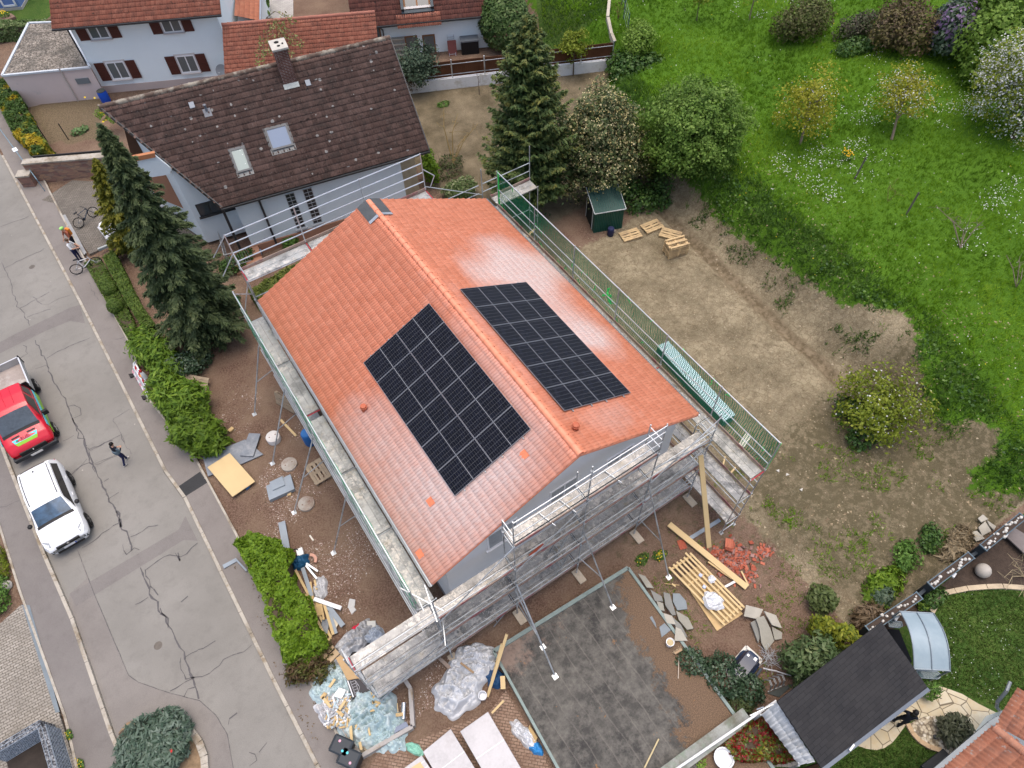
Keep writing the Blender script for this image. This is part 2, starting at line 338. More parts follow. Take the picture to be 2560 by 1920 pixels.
st(MB().prism(off(kl,-.16)+lo[::-1],-.2,.10),'footpath',asphalt_dark)
mb=MB()
for pl,sg in((kr,1),(kl,-1)):
    for i in range(len(pl)-1):
        a=np.array(pl[i]); b=np.array(pl[i+1]); L=NM(b-a); k=max(1,int(L/1.0))
        if a[1]>60 or b[1]<-12: continue
        for j in range(k):
            q=a+(b-a)*(j/k); e=a+(b-a)*((j+.985)/k); w=.155
            mb.add([(q[0],q[1],-.1),(q[0]+sg*w,q[1],-.1),(e[0]+sg*w,e[1],-.1),(e[0],e[1],-.1),(q[0]+sg*.02,q[1],.112),(q[0]+sg*w,q[1],.116),(e[0]+sg*w,e[1],.116),(e[0]+sg*.02,e[1],.112)],[(0,3,2,1),(4,5,6,7),(0,1,5,4),(1,2,6,5),(2,3,7,6),(3,0,4,7)] if sg>0 else [(0,1,2,3),(7,6,5,4),(4,5,1,0),(5,6,2,1),(6,7,3,2),(7,4,0,3)])
st(mb,'kerb',kerb_m)
# inner edging of the pavement (thin concrete lip towards the plots)
mb=MB()
for pl in (so_,lo):
    for a,b in zip(pl[:-1],pl[1:]):
        if a[1]<60 and b[1]>-12: mb.beam((*a,.09),(*b,.09),.09,.08)
st(mb,'edging',kerb_m)
P2=lambda v,pts,z: [tuple(G(v,*q,z)) for q in pts]
mb=MB(); mb.sheet(P2('F',[(352,778),(905,452),(938,385),(1000,510),(930,505),(384,842)],.004)); mb.sheet(P2('E',[(-60,890),(0,868),(70,828),(190,770),(430,655),(485,640),(520,752),(425,737),(285,795),(60,905),(0,935),(-60,960)],.004))
st(mb,'asphalt_patch',asphalt_dark)
st(MB().sheet(P2('F',[(392,556),(470,762),(650,1190),(700,1225),(860,1280),(1010,1318),(1090,1390),(1150,1490),(1180,1659),(1190,1900),(640,1900),(600,1520),(430,1050),(345,850),(352,778),(440,700)],.003)),'asphalt_patch',asph('asphalt_worn',(.185,.168,.155),(.232,.213,.195)))
st(MB().sheet(P2('F',[(895,240),(1012,160),(1050,215),(930,290)],.104)),'asphalt_patch',asphalt_black)
# sealed cracks: narrow tar ribbons
crk=MB()
def crack(v,pts,w=.035,z=.007,jit=.05):
    P=[G(v,*q,z) for q in pts]; Q=[P[0]]
    for a,b in zip(P[:-1],P[1:]):
        L=NM(b-a); k=max(1,int(L/.22))
        for j in range(1,k+1):
            q=a+(b-a)*j/k
            if j<k: q=q+np.array([RN(0,jit),RN(0,jit),0])
            Q.append(q)
    for a,b in zip(Q[:-1],Q[1:]):
        d=(b-a)[:2]; L=NM(d); 
        if L<1e-4: continue
        nrm=np.array([-d[1],d[0],0])/L; w1=w*(.3+RR())*.36; w2=w*(.3+RR())*.36
        crk.add([a-nrm*w1,b-nrm*w2,b+nrm*w2,a+nrm*w1],[(0,1,2,3)])
for pts,w in (([(10,380),(40,440),(65,500),(95,590),(120,660),(150,690),(180,765)],.05),([(0,165),(150,112),(180,95)],.04),([(30,415),(100,375),(190,335),(270,295)],.045),([(120,660),(190,620),(250,590),(300,560)],.045),([(200,590),(240,625),(290,640),(350,605),(425,580)],.035),([(165,715),(235,690),(310,665)],.035),
    ([(215,855),(250,920),(285,985),(310,1060),(345,1130),(375,1190),(420,1270),(440,1330),(480,1420),(520,1480),(550,1560),(580,1659)],.075),([(285,965),(370,915),(450,880),(550,840)],.05),([(140,885),(170,935),(120,965),(60,985)],.035),([(215,1030),(260,1015),(290,1005)],.03),([(410,1260),(450,1250),(490,1270),(495,1310),(450,1330)],.05),([(440,1330),(470,1380),(510,1440),(530,1500)],.09),
    ([(385,1470),(450,1435)],.035),([(550,1530),(640,1480),(740,1430),(760,1480)],.045),([(695,1330),(750,1300),(790,1275)],.03),([(695,1330),(720,1390),(755,1460),(800,1550)],.025),([(580,1615),(640,1590),(720,1555)],.04),([(440,1659),(490,1625),(550,1600)],.045)): crack('E',pts,w)
for pts,w in (([(425,0),(440,60),(470,125),(510,200),(550,290),(590,365),(610,430),(650,490),(665,560)],.10),([(590,360),(605,400),(612,440)],.16),([(415,545),(500,490),(600,420)],.06),([(660,490),(720,462),(800,430)],.055),([(620,530),(640,580),(680,545),(705,555)],.05),([(710,645),(740,720),(770,800),(800,860),(840,920),(880,985),(910,1050),(935,1110),(960,1180),(985,1240),(1005,1310)],.11),([(735,655),(760,740),(800,785)],.07),([(810,850),(850,900),(850,950)],.07),([(685,832),(750,795)],.045),([(915,820),(950,790)],.06),([(1000,1060),(1090,1015)],.06),([(935,1100),(1000,1065)],.04),([(975,1200),(1060,1180),(1130,1110),(1200,1080),(1275,1035)],.05),([(860,1270),(935,1225),(985,1200)],.05),([(915,1100),(915,1160),(940,1210),(975,1200)],.07),([(930,1300),(950,1260),(985,1250)],.05),([(740,655),(800,610),(830,590),(885,585),(915,590),(1000,520)],.06),([(885,570),(910,610),(900,570)],.08),([(1155,1440),(1160,1410),(1200,1380)],.06),([(1260,1580),(1290,1590),(1300,1620),(1260,1650)],.05),([(1310,1580),(1350,1530)],.05),([(315,1295),(400,1245),(460,1215)],.03),([(355,180),(410,130),(440,95)],.05),([(450,50),(500,30),(570,0)],.05),([(470,125),(540,95),(590,70)],.04),([(545,300),(600,265)],.04),([(525,210),(550,195)],.06)): crack('F',pts,w,.011 if True else 0)
for pts in ([(392,556),(470,762),(650,1190)],[(650,1190),(700,1225),(860,1280),(1010,1318),(1090,1390),(1150,1490),(1180,1659)]): crack('F',pts,.035,.011,.004)
for v,pts,w in (('E',[(540,500),(600,610)],.03),('E',[(700,850),(760,835)],.03),('E',[(330,20),(420,190),(500,330)],.03),('F',[(0,340),(60,320),(110,300)],.03)): crack(v,pts,w,.107)
st(crk,'crack_sealing',MAT('tar_seal',(.085,.08,.082),.6,.2,3,20))
# drain covers in the street
mb=MB()
for v,x,y in(('E',195,408),('F',800,1040)):
    q=G(v,x,y,.0); mb.lathe(q,[(.0,.001),(.16,.006),(.17,.003)],12)
st(mb,'drain_cover',MAT('cast_iron',(.12,.105,.09),.6,.2,5,30,metal=.3))
# block paving
def pavers(name,a,b,mortar,sx,sy,rot=0,mossy=None):
    n=NT(name); mp=n.n('Mapping'); mp.inputs['Rotation'].default_value=(0,0,rot); n.l(n.pos(),mp.inputs['Vector'])
    br=n.n('TexBrick'); br.inputs['Scale'].default_value=1; br.inputs['Brick Width'].default_value=sx; br.inputs['Row Height'].default_value=sy; br.inputs['Mortar Size'].default_value=.014; br.inputs['Color1'].default_value=(*a,1); br.inputs['Color2'].default_value=(*b,1); br.inputs['Mortar'].default_value=(*mortar,1); n.l(mp.outputs[0],br.inputs['Vector'])
    x=n.mix(n.ramp(n.noise(1.2,5),[(.4,0),(.7,.6)]),br.outputs[0],mul(a,.6),); x=n.mix(n.ramp(n.noise(25,3),[(.5,0),(.75,.5)]),x,mul(b,1.3))
    if mossy: x=n.mix(n.ramp(n.noise(2.2,6,None,.7),[(.5,0),(.62,.85)]),x,mossy)
    n.col(x).set(.9,0,.15); n.bump(n.math('SUBTRACT',1.,br.outputs['Fac']),.5,.01); return n.m
cobble=pavers('grey_setts',(.26,.235,.20),(.34,.31,.27),(.10,.088,.07),.21,.11,.05)
st(MB().prism([tuple(p[:2]) for p in P2('F',[(-120,1020),(0,930),(112,830),(185,990),(300,1385),(385,1659),(420,1800),(-120,1800)],.1)],-.1,.112),'paved_drive',cobble)
mb=MB(); q=P2('F',[(112,835),(150,835),(302,1375),(280,1380)],.122); mb.sheet(q,None); st(mb,'drain_channel',MAT('zinc_channel',(.16,.19,.21),.45,.15,4,30,metal=.5))
cob2=pavers('drive_setts',(.15,.135,.115),(.21,.19,.165),(.07,.06,.05),.22,.11,-.05)
st(MB().prism([tuple(p[:2]) for p in P2('E',[(255,0),(330,20),(545,330),(640,290),(720,270),(1000,200),(1230,230),(1040,0),(900,-140),(640,-110),(440,-120)],.1)],-.1,.11),'paved_drive',cob2)
mb=MB(); mb.sheet(P2('E',[(372,95),(398,88),(528,322),(512,335)],.122)); st(mb,'drain_channel',MAT('grate_channel',(.30,.30,.29),.5,.15,4,30,metal=.4))
brickpave=pavers('brown_block_paving',(.25,.165,.12),(.31,.22,.165),(.10,.07,.05),.21,.105,.75,(.16,.10,.07))
st(MB().prism([tuple(p[:2]) for p in P2('L',[(700,1659),(780,1560),(900,1470),(1100,1440),(1360,1330),(1500,1280),(1680,1200),(1760,1090),(1800,1040),(2090,1500),(2200,1800),(700,1800)],.08)],-.1,.086),'paved_yard',brickpave)
# ================================================================ ROOF HELPERS
def tile_patch(name,p00,p01,p10,p11,ts,tw,step,amp,mat,parent,nper=4,dust_sheen=None,shape='cos',var=1.,clip=None,jit=0.0):
    "tiled slope: p00-p01 ridge ends, p10-p11 eave ends (bilinear); real stepped and waved surface"
    p00,p01,p10,p11=[np.asarray(p,float) for p in(p00,p01,p10,p11)]
    L=NM(p11-p10); H=NM(p10-p00); nr=max(2,int(round(H/ts))); nt_=max(2,int(round(L/tw))); nc=nt_*nper
    nrm=np.cross(p01-p00,p10-p00); nrm/=NM(nrm); 
    if nrm[2]<0: nrm=-nrm
    u=np.arange(nc+1)/nc; ph=(np.arange(nc+1)%nper)/nper
    prof={'cos':np.cos(2*np.pi*ph),'pan':np.where(ph<.3,1.,np.where(ph<.5,.2,-.6)),'flat':np.where(ph<.01,-1.,.5),'gr':np.where(ph<.1,-1.5,np.where((ph>.3)&(ph<.7),.45,.3)),'dm':.55*np.cos(4*np.pi*ph)+.9*np.exp(-((ph-.5)/.12)**2)-.9*(ph<.01)}[shape]*amp
    V_=[]; dn=(p10-p00)/H
    for k in range(nr):
        jt=jit*RN(size=nc+1) if jit else 0
        for t,hh,bk in ((k/nr,prof*.9,-.045 if k else 0),((k+1)/nr,step+prof+jt,.012),((k+1)/nr,step*.72+prof+jt,.012),((k+1)/nr,step*.15+prof*.9,-.05)):
            base=(p00*(1-t)+p10*t)[None]*(1-u[:,None])+(p01*(1-t)+p11*t)[None]*u[:,None]
            V_.append(base+nrm[None]*(hh+np.zeros(nc+1))[:,None]+dn[None]*bk)
    V_=CAT(V_); n1=nc+1; rws=4*nr
    j=np.arange(nc); fs=[];vv=[]
    for r in range(rws-1):
        a=r*n1+j; fs.append(np.stack([a,a+n1,a+n1+1,a+1],1))
        tid=RR(nt_+1)
        vv.append(tid[(j//nper)] if r%4==0 else vv[-1])
    F_=CAT(fs); vv=CAT(vv)
    nn=np.cross(V_[F_[0][1]]-V_[F_[0][0]],V_[F_[0][3]]-V_[F_[0][0]])
    if nn@nrm<0: F_=F_[:,::-1]
    if clip is not None:
        cm=V_[F_].mean(1); keep=clip(cm); F_=F_[keep]; vv=vv[keep]
    at=dict(v=('FACE',vv))
    if dust_sheen is not None: at['dust_sheen']=('POINT',dust_sheen(V_))
    return npmesh(name,V_,F_,mat,parent,at)
def ridge_caps(name,a,b,r,l,mat,parent,n=8):
    a=np.asarray(a,float); b=np.asarray(b,float); d=b-a; L=NM(d); d/=L; k=max(1,int(L/l)); mb=MB(); sx=np.cross(d,(0,0,1)); sx/=NM(sx); up=np.cross(sx,d)
    for i in range(k):
        q0=a+d*(L*i/k-.02); q1=a+d*(L*(i+1)/k); secs=[]
        for q,rr in((q0,r*1.12),(q0+d*.06,r*1.12),(q0+d*.061,r),(q1,r*.97)): secs.append([q+rr*(cos(t)*sx+sin(t)*up) for t in LSP(-.35,pi+.35,n)])
        mb.loft(secs,closed=False)
    return mb.build(name,mat,parent,smooth=50)
def TILE(name,cols,rough=.55,dust_sheen=None,dirt=None,moss=None,lichen=0,spec=.35,vmix=.5):
    n=NT(name); p=n.pos(); v=n.attr('v'); x=n.ramp(v,[(i/(len(cols)-1),c) for i,c in enumerate(cols)])
    x=n.mix(n.ramp(n.noise(1.1,5,p),[(.3,0),(.7,.5)]),x,mul(cols[0],.8))
    x=n.mix(n.ramp(n.noise(24,3,p),[(.4,0),(.75,.3)]),x,mul(cols[-1],1.25))
    if dirt: x=n.mix(n.ramp(n.noise(1.8,7,p,.75),[(.48,0),(.62,.85)]),x,dirt)
    if moss: x=n.mix(n.ramp(n.noise(5.5,5,p,.7),[(.60,0),(.66,.95)]),x,moss)
    if lichen:
        d=n.vor(1.55,n.mix(.06,p,n.noise(7,3,p,out='Color'),'ADD')); z=n.noise(.5,3,p)
        x=n.mix(n.ramp(n.math('ADD',d,n.math('MULTIPLY',n.math('SUBTRACT',z,.5),-.3)),[(lichen*.85,.9),(lichen,0)]),x,(.50,.47,.42))
        d2=n.vor(5,p); x=n.mix(n.ramp(d2,[(.12,.65),(.16,0)]),x,n.mix(n.noise(2,2,p),(.36,.31,.27),mul(cols[0],1.1)))
    if dust_sheen:
        m=n.math('ADD',n.attr('dust_sheen'),n.math('MULTIPLY',n.math('SUBTRACT',n.noise(1.5,6,p,.65),.5),.45)); f=n.ramp(m,[(.12,0),(.9,.78)])
        x=n.mix(n.math('MULTIPLY',f,n.ramp(n.noise(7,4,p),[(.2,.6),(.6,1)])),x,dust_sheen)
    n.col(x).set(rough,0,spec); return n.m
# ================================================================ NEW HOUSE
white_wall=MAT('white_render',(.72,.72,.71),.85,.04,.8,18,bump=.05)
terracotta=TILE('new_clay_tile',[(.70,.235,.13),(.78,.275,.16),(.83,.315,.19)],.5,dust_sheen=(.86,.75,.71),spec=.5)
ridge_mat=MAT('new_ridge_tile',(.70,.265,.16),.5,.12,3,25)
zinc=MAT('zinc',(.42,.45,.47),.38,.15,2,20,metal=.75)
dark_metal=MAT('dark_metal',(.05,.052,.055),.45,.2,3,20,metal=.4)
glass=NT('window_glass'); glass.col(glass.mix(glass.noise(.9,4),(.025,.03,.035),(.09,.105,.12))).set(.06,0,.6); glass=glass.m
NH=thing('new_house','white gabled house with new orange tiled roof, wrapped in scaffolding','house',(0,7.6,0))
WL,WR,HR,LY=5.936,5.881,2.74,15.333
WX,Y0,Y1=5.28,.42,14.95; zw=lambda x: 8.74-.16-abs(x)*HR/WL
mb=MB(); prof=[(-WX,-.3),(WX,-.3),(WX,zw(WX)),(0,zw(0)),(-WX,zw(WX))]
mb.add([(x,Y0,z) for x,z in prof]+[(x,Y1,z) for x,z in prof],[(0,1,2,3,4),(9,8,7,6,5)]+[(i,5+i,5+(i+1)%5,(i+1)%5) for i in range(5)])
mb.build('wall',white_wall,NH,fix=True)
mb=MB(); mb.box(-WX-.02,Y0-.025,-.3,WX+.02,Y1+.02,.55); mb.build('plinth',MAT('plinth_render',(.20,.19,.19),.9,.1,2,20),NH)
def dust_sheen_fn(P):
    x,y=P[:,0],P[:,1]; s=np.where(x<0,-x,x)
    nz=fbm(x,y,3.2,31)
    left=(.95*np.exp(-((y-2.4)/3.4)**2)*np.exp(-((s-4.0)/2.8)**2)+.45*np.exp(-((y-6.3)/1.6)**2)*np.exp(-((s-5.0)/1.2)**2)+.35*np.exp(-((s-.4)/.55)**2)*np.exp(-((y-5.5)/4.5)**2)+.35*np.exp(-((y-1.5)/1.4)**2)*np.exp(-((s-1.5)/1.2)**2))
    right=(.62*np.exp(-((s-4.1)/1.1)**2)*sm(4,5,y)*(1-sm(11.5,13,y))+.75*np.exp(-((y-9.6)/1.3)**2)*sm(1,2,s)+.35*np.exp(-((y-1.0)/.9)**2)*np.exp(-((s-2.2)/1.3)**2)+.62*np.exp(-((y-4.7)/1.2)**2)*np.exp(-((s-4.6)/.9)**2)+.3*np.exp(-((s-.5)/.5)**2)*np.exp(-((y-6)/4)**2))  # this slope: soft pale sheen painted into the tile colour along with the dust
    return CLP(np.where(x<0,left,right)*(.75+.5*nz),0,1)
rf=tile_patch('roof_slope',(0,0,8.74),(0,LY,8.74),(-WL,0,6),(-WL,LY,6),.334,.126,.055,.015,terracotta,NH,8,dust_sheen_fn,'gr'); rf['label']='street side roof slope of orange clay tiles dusted white below the panels'
rf2=tile_patch('roof_slope',(0,0,8.74),(0,LY,8.74),(WR,0,5.94),(WR,LY,5.94),.334,.126,.055,.015,terracotta,NH,8,dust_sheen_fn,'gr'); rf2['label']='meadow side roof slope of orange clay tiles with pale dusty bands and painted sheen'
ridge_caps('ridge_tiles',(0,0,8.74),(0,LY-.15,8.74),.125,.40,ridge_mat,NH)
for sx,w,ze in((-1,WL,6.),(1,WR,5.94)):
    mb=MB()
    for y in (0.06,LY-.06): MB().beam((0,y,8.66),(sx*w,y,ze-.07),.14,.10).build('verge_tiles',ridge_mat,NH)
    mb=MB(); mb.slab([(0,.1,8.62),(0,LY-.1,8.62),(sx*(w-.05),LY-.1,ze-.10),(sx*(w-.05),.1,ze-.10)],.12); mb.build('soffit',MAT('soffit_boards',(.55,.52,.47),.8,.1),NH)
    mb=MB(); secs=[]
    for y in(-.03,LY+.03):
        secs.append([(sx*(w+.06)+.075*cos(t),y,ze-.03+.075*sin(t)) for t in LSP(pi,2*pi,8)]+[(sx*(w+.06)+.068*cos(t),y,ze-.03+.068*sin(t)) for t in LSP(2*pi,pi,8)])
    mb.loft(secs); mb.beam((sx*(w-.03),0,ze+.0),(sx*(w-.03),LY,ze+.0),.10,.012)
    mb.build('gutter',zinc,NH,smooth=40,fix=True)
mb=MB()
for k,(s,y,sl) in enumerate(((5.23,7.1,-1),(.62,.98,1))):
    c=cos(atan2(HR,WL)); q=np.array([sl*s*c,y,8.74-s*sin(atan2(HR,WL))])
    mb=MB(); mb.lathe(q,[(.11,-.06),(.10,.16),(.135,.17),(.135,.21),(.10,.22),(.10,.245),(.12,.25),(.11,.29),(.05,.31)],14); mb.build('vent_pipe',MAT('vent_clay',(.42,.11,.055),.55,.1),NH,smooth=50)
# spare deeper coloured tiles laid into the dusty slope
for s,y in((5.0,2.3),(6.30,1.09),(1.45,1.30)):
    a=atan2(HR,WL); c,si=cos(a),sin(a); T=lambda ss,yy,h: np.array([-ss*c-h*si,yy,8.74-ss*si+h*c])
    mb=MB(); mb.slab([T(s-.16,y-.15,.034),T(s-.16,y+.15,.034),T(s+.16,y+.15,.05),T(s+.16,y-.15,.05)],.02); mb.build('clean_tile',MAT('clean_clay',(.60,.18,.09),.5,.12),NH)
# lead flashing at the far ridge end
mb=MB()
for sx in(-1,1):
    a=atan2(HR,WL); mb.slab([(sx*.10,LY-1.15,8.74-.02),(sx*.55,LY-1.15,8.74-.235),(sx*.55,LY-.05,8.74-.235),(sx*.10,LY-.05,8.74-.02)],.01)
    mb.slab([(sx*.10,LY-1.32,8.75-.02),(sx*.55,LY-1.32,8.75-.235),(sx*.55,LY-1.16,8.75-.235),(sx*.10,LY-1.16,8.75-.02)],.01,mi=1)
o=mb.build('ridge_flashing',[MAT('lead_sheet',(.10,.105,.105),.45,.2,metal=.5),zinc],NH); o.location.z+=.07
win_frame=MAT('white_upvc',(.80,.80,.80),.35,.03)
def window(parent,c,ax,up,w,h,frame=win_frame,pane=glass,fw=.07,mull=1,depth=.03,name='window',sill=None,nrm=None,sill_m=None):
    "window part: frame mesh with pane (and sill) as sub-parts; c centre, ax width dir, up height dir"
    c=np.asarray(c,float); ax=np.asarray(ax,float); ax/=NM(ax); up=np.asarray(up,float); up/=NM(up); n=np.cross(ax,up) if nrm is None else np.asarray(nrm,float)
    mb=MB()
    for s in(-1,1):
        mb.obox(c+ax*s*(w/2-fw/2),ax*fw/2,up*h/2,n*depth); mb.obox(c+up*s*(h/2-fw/2),ax*(w/2-fw),up*fw/2,n*depth)
    for k in range(mull): mb.obox(c+ax*((k+1)/(mull+1)-.5)*w,ax*fw*.45,up*(h/2-fw),n*depth*.96)
    f=mb.build(name,frame,parent,fix=True)
    mb=MB(); mb.obox(c+n*.004,ax*(w/2-fw*.5),up*(h/2-fw*.5),n*.008); mb.build('pane',pane,f,fix=True)
    if sill:
        mb=MB(); mb.obox(c-up*(h/2+.035)+n*sill/2,ax*(w/2+.08),up*.03,n*(sill/2+depth)); mb.build('sill',sill_m or frame,f,fix=True)
    return f
filmp=MAT('film_covered_pane',(.30,.32,.33),.3,.25,2,14)
for x,z in((-2.9,5.3),(-.2,5.6),(2.4,5.3)): window(NH,(x,Y0-.005,z),(1,0,0),(0,0,1),1.3,1.25,sill=.05,nrm=(0,-1,0),mull=1,pane=filmp)
for x,z in((-3.4,2.0),(.2,2.0),(3.2,2.0)): window(NH,(x,Y0-.005,z),(1,0,0),(0,0,1),1.4,1.5,sill=.05,nrm=(0,-1,0),mull=1,pane=filmp)
# ================================================================ SOLAR PANELS
def PVMAT():
    n=NT('solar_cells'); t=n.pos(True); sp=n.n('SeparateXYZ'); n.l(t,sp.inputs[0])
    def grid(o,per,w,off=0):
        f=n.math('FRACT',n.math('ADD',n.math('MULTIPLY',o,1/per),off)); d=n.math('ABSOLUTE',n.math('SUBTRACT',f,.5)); return n.math('GREATER_THAN',d,.5-w/per/2)
    gx_=grid(sp.outputs[0],.1835,.008,.5); gy_=grid(sp.outputs[1],.0915,.006,.5); bus=grid(sp.outputs[0],.0183,.0028,.2)
    x=n.mix(n.ramp(n.vor(9,t,out='Color'),[(.3,0),(.7,1)]),(.003,.0035,.007),(.005,.006,.012)); x=n.mix(n.math('MULTIPLY',bus,.13),x,(.14,.15,.17)); x=n.mix(n.math('MULTIPLY',gx_,.36),x,(.26,.27,.29)); x=n.mix(n.math('MULTIPLY',gy_,.26),x,(.22,.23,.25))
    n.col(x).set(.16,0,.08); return n.m
pv_cells=PVMAT(); pv_frame=MAT('panel_frame_aluminium',(.25,.26,.28),.35,.05,metal=.4); pv_line=MAT('panel_back_sheet',(.26,.27,.29),.4,.05)
def panel_proto():
    r=thing('solar_panel','x','solar panel'); w,l=1.146,1.734
    mb=MB()
    for s in(-1,1): mb.box(s*(w/2-.010)-.006,-l/2,-.035,s*(w/2-.010)+.006,l/2,.003); mb.box(-w/2+.017,s*(l/2-.010)-.006,-.035,w/2-.017,s*(l/2-.010)+.006,.003)
    mb.build('frame',pv_frame,r)
    MB().box(-w/2+.018,-l/2+.018,-.03,w/2-.018,l/2-.018,0).build('cell_glass',pv_cells,r)
    MB().box(-w/2+.022,-.009,-.01,w/2-.022,.009,.0015).build('busbar_strip',pv_line,r)
    return r
pp=panel_proto(); first=True
a=atan2(HR,WL); PWW,PLL=1.154,1.742
cols_n=['first column from the front gable','second column from the front gable','third column from the front gable','third column from the far gable','second column from the far gable','last column towards the far gable']
for side,(s0,y0,aa,nm) in((-1,(.729,1.811,a,'street side array')),(1,(.671,1.744,atan2(2.8,WR),'meadow side array'))):
    for i in range(6):
        for k in range(2):
            s=s0+.861+k*PLL; y=y0+.567+i*PWW; h=.125
            loc=(side*(s*cos(aa)+h*sin(aa)),y,8.74-s*sin(aa)+h*cos(aa))
            # local x along the ridge, local y up the slope
            X=np.array([0,1.,0]); Yv=np.array([-side*cos(aa),0,sin(aa)]); Z=np.cross(X,Yv)
            if Z[2]<0: X=-X; Z=-Z
            rot=Matrix((X,Yv,Z)).transposed().to_euler()
            lab='black solar panel in the %s, %s row, %s'%(nm,('upper','lower')[k],cols_n[i])
            if first: o=pp; o.location=loc; o.rotation_euler=rot; o['label']=lab; first=False
            else: o=copy_thing(pp,loc,rot,lab)
            o['group']='solar panels on the orange roof'
# mounting rails under each array
for side,(s0,y0,aa) in((-1,(.729,1.811,a)),(1,(.671,1.744,atan2(2.8,WR)))):
    T=lambda ss,yy,h: np.array([side*(ss*cos(aa)+h*sin(aa)),yy,8.74-ss*sin(aa)+h*cos(aa)])
    for s in(.4,1.35,2.13,3.08):
        MB().beam(T(s0+s,y0-.09,.062),T(s0+s,y0+6.99,.062),.04,.04).build('mounting_rail',pv_frame,NH)
# ================================================================ SCAFFOLDS
def GALV(name,c,splat=0,rust=0):
    n=NT(name); p=n.pos(); x=n.mix(n.ramp(n.noise(2.2,5,p),[(.3,0),(.7,1)]),mul(c,.78),mul(c,1.15))
    x=n.mix(n.ramp(n.noise(1.3,6,p,.7),[(.48,0),(.62,.8)]),x,mul(c,.42))
    if splat:
        f=n.ramp(n.noise(5.5,8,p,.8),[(.50,0),(.56,.9)]); f2=n.ramp(n.noise(.55,4,p,.6),[(.46-.1*splat,0),(.62-.1*splat,1)])
        x=n.mix(n.math('MULTIPLY',f,f2),x,(.60,.57,.52)); x=n.mix(n.ramp(n.vor(13,p),[(.10,.8),(.15,0)]),x,(.62,.60,.56)); x=n.mix(n.ramp(n.noise(1.9,6,p,.7),[(.56,0),(.70,.6)]),x,(.34,.29,.20))
    n.col(x).set(.5,.35 if splat else .6,.4); return n.m
tube_m=GALV('galvanised_tube',(.50,.53,.55)); deck_m=GALV('scaffold_deck',(.36,.355,.34),1); deck_clean=GALV('scaffold_deck_clean',(.40,.41,.40),.35)
toe_m=MAT('toe_board_wood',(.33,.25,.20),.85,.25,3,20,c2=(.30,.12,.12),amt=.45); red_m=MAT('red_marking',(.45,.05,.07),.6,.1)
bright=MAT('bright_tube',(.56,.59,.61),.35,.1,3,20,metal=.6); timber=MAT('spruce_timber',(.50,.36,.18),.75,.15,4,30,c2=(.42,.29,.14),amt=.4)
def net_mat():
    n=NT('green_netting'); n.col((.008,.22,.10)).set(.6,0,.2); p=n.pos(); sp=n.n('SeparateXYZ'); n.l(p,sp.inputs[0])
    def g(o,per,w): return n.math('GREATER_THAN',n.math('ABSOLUTE',n.math('SUBTRACT',n.math('FRACT',n.math('MULTIPLY',o,1/per)),.5)),.5-w/per/2)
    h=n.math('MAXIMUM',g(n.math('ADD',sp.outputs[0],sp.outputs[1]),.10,.026),g(sp.outputs[2],.10,.026))
    tr=n.n('BsdfTransparent'); tr.inputs[0].default_value=(.93,.985,.95,1); mx=n.n('MixShader'); n.l(h,mx.inputs[0]); n.l(tr.outputs[0],mx.inputs[1]); n.l(n.b.outputs[0],mx.inputs[2]); n.l(mx.outputs[0],n.out.inputs[0]); return n.m
net_m=net_mat(); rope_m=MAT('green_net_bundle',(.01,.30,.14),.6,.25,6,30); tie_m=MAT('lime_tie',(.05,.62,.12),.5,.1)
TR=.026
def deck(p,x0,x1,y0,y1,z,m=None,axis='x'):
    m=m or deck_m; mb=MB(); k=2
    for i in range(k):
        if axis=='x': w=(y1-y0)/k; mb.box(x0+.02,y0+i*w+.006,z-.06,x1-.02,y0+(i+1)*w-.006,z)
        else: w=(x1-x0)/k; mb.box(x0+i*w+.006,y0+.02,z-.06,x0+(i+1)*w-.006,y1-.02,z)
    return mb.build('deck',m,p)
def post(p,x,y,z0,z1,foot=True,m=None):
    mb=MB(); mb.tube((x,y,z0),(x,y,z1),TR,8)
    for z in np.arange(z0+1.0,z1,2.): mb.lathe((x,y,z-.06),[(.045,0),(.045,.10)],8)
    o=mb.build('standard',m or tube_m,p,smooth=40)
    if foot:
        mb=MB(); mb.box(x-.08,y-.08,z0-.0,x+.08,y+.08,z0+.012); mb.tube((x,y,z0),(x,y,z0+.2),.034,8); mb.build('base_plate',tube_m,o)
    return o
def rails(p,segs,m=None,r=.023,name='guard_rail'):
    for a,b in segs: MB().tube(a,b,r,6).build(name,m or tube_m,p,smooth=40)
def transom(p,a,b,m=None,red=False): MB().tube(a,b,.024,6).build('transom',red_m if red else (m or tube_m),p,smooth=40)
def toe(p,a,b,z): MB().beam((*a,z+.075),(*b,z+.075),.03,.15).build('toe_board',toe_m,p)
def stay(p,top,base,strut=None,foot_z=None):
    mb=MB(); mb.tube(top,base,.03,8)
    if strut is not None: mb.tube(np.array(top)*.0+np.array(strut[0]),strut[1],.024,6)
    o=mb.build('raking_stay',tube_m,p,smooth=40); b=np.array(base); mb=MB(); mb.box(b[0]-.10,b[1]-.10,b[2],b[0]+.10,b[1]+.10,b[2]+.015); mb.box(b[0]-.05,b[1]-.05,b[2]+.015,b[0]+.05,b[1]+.05,b[2]+.07); mb.build('base_plate',bright,o)
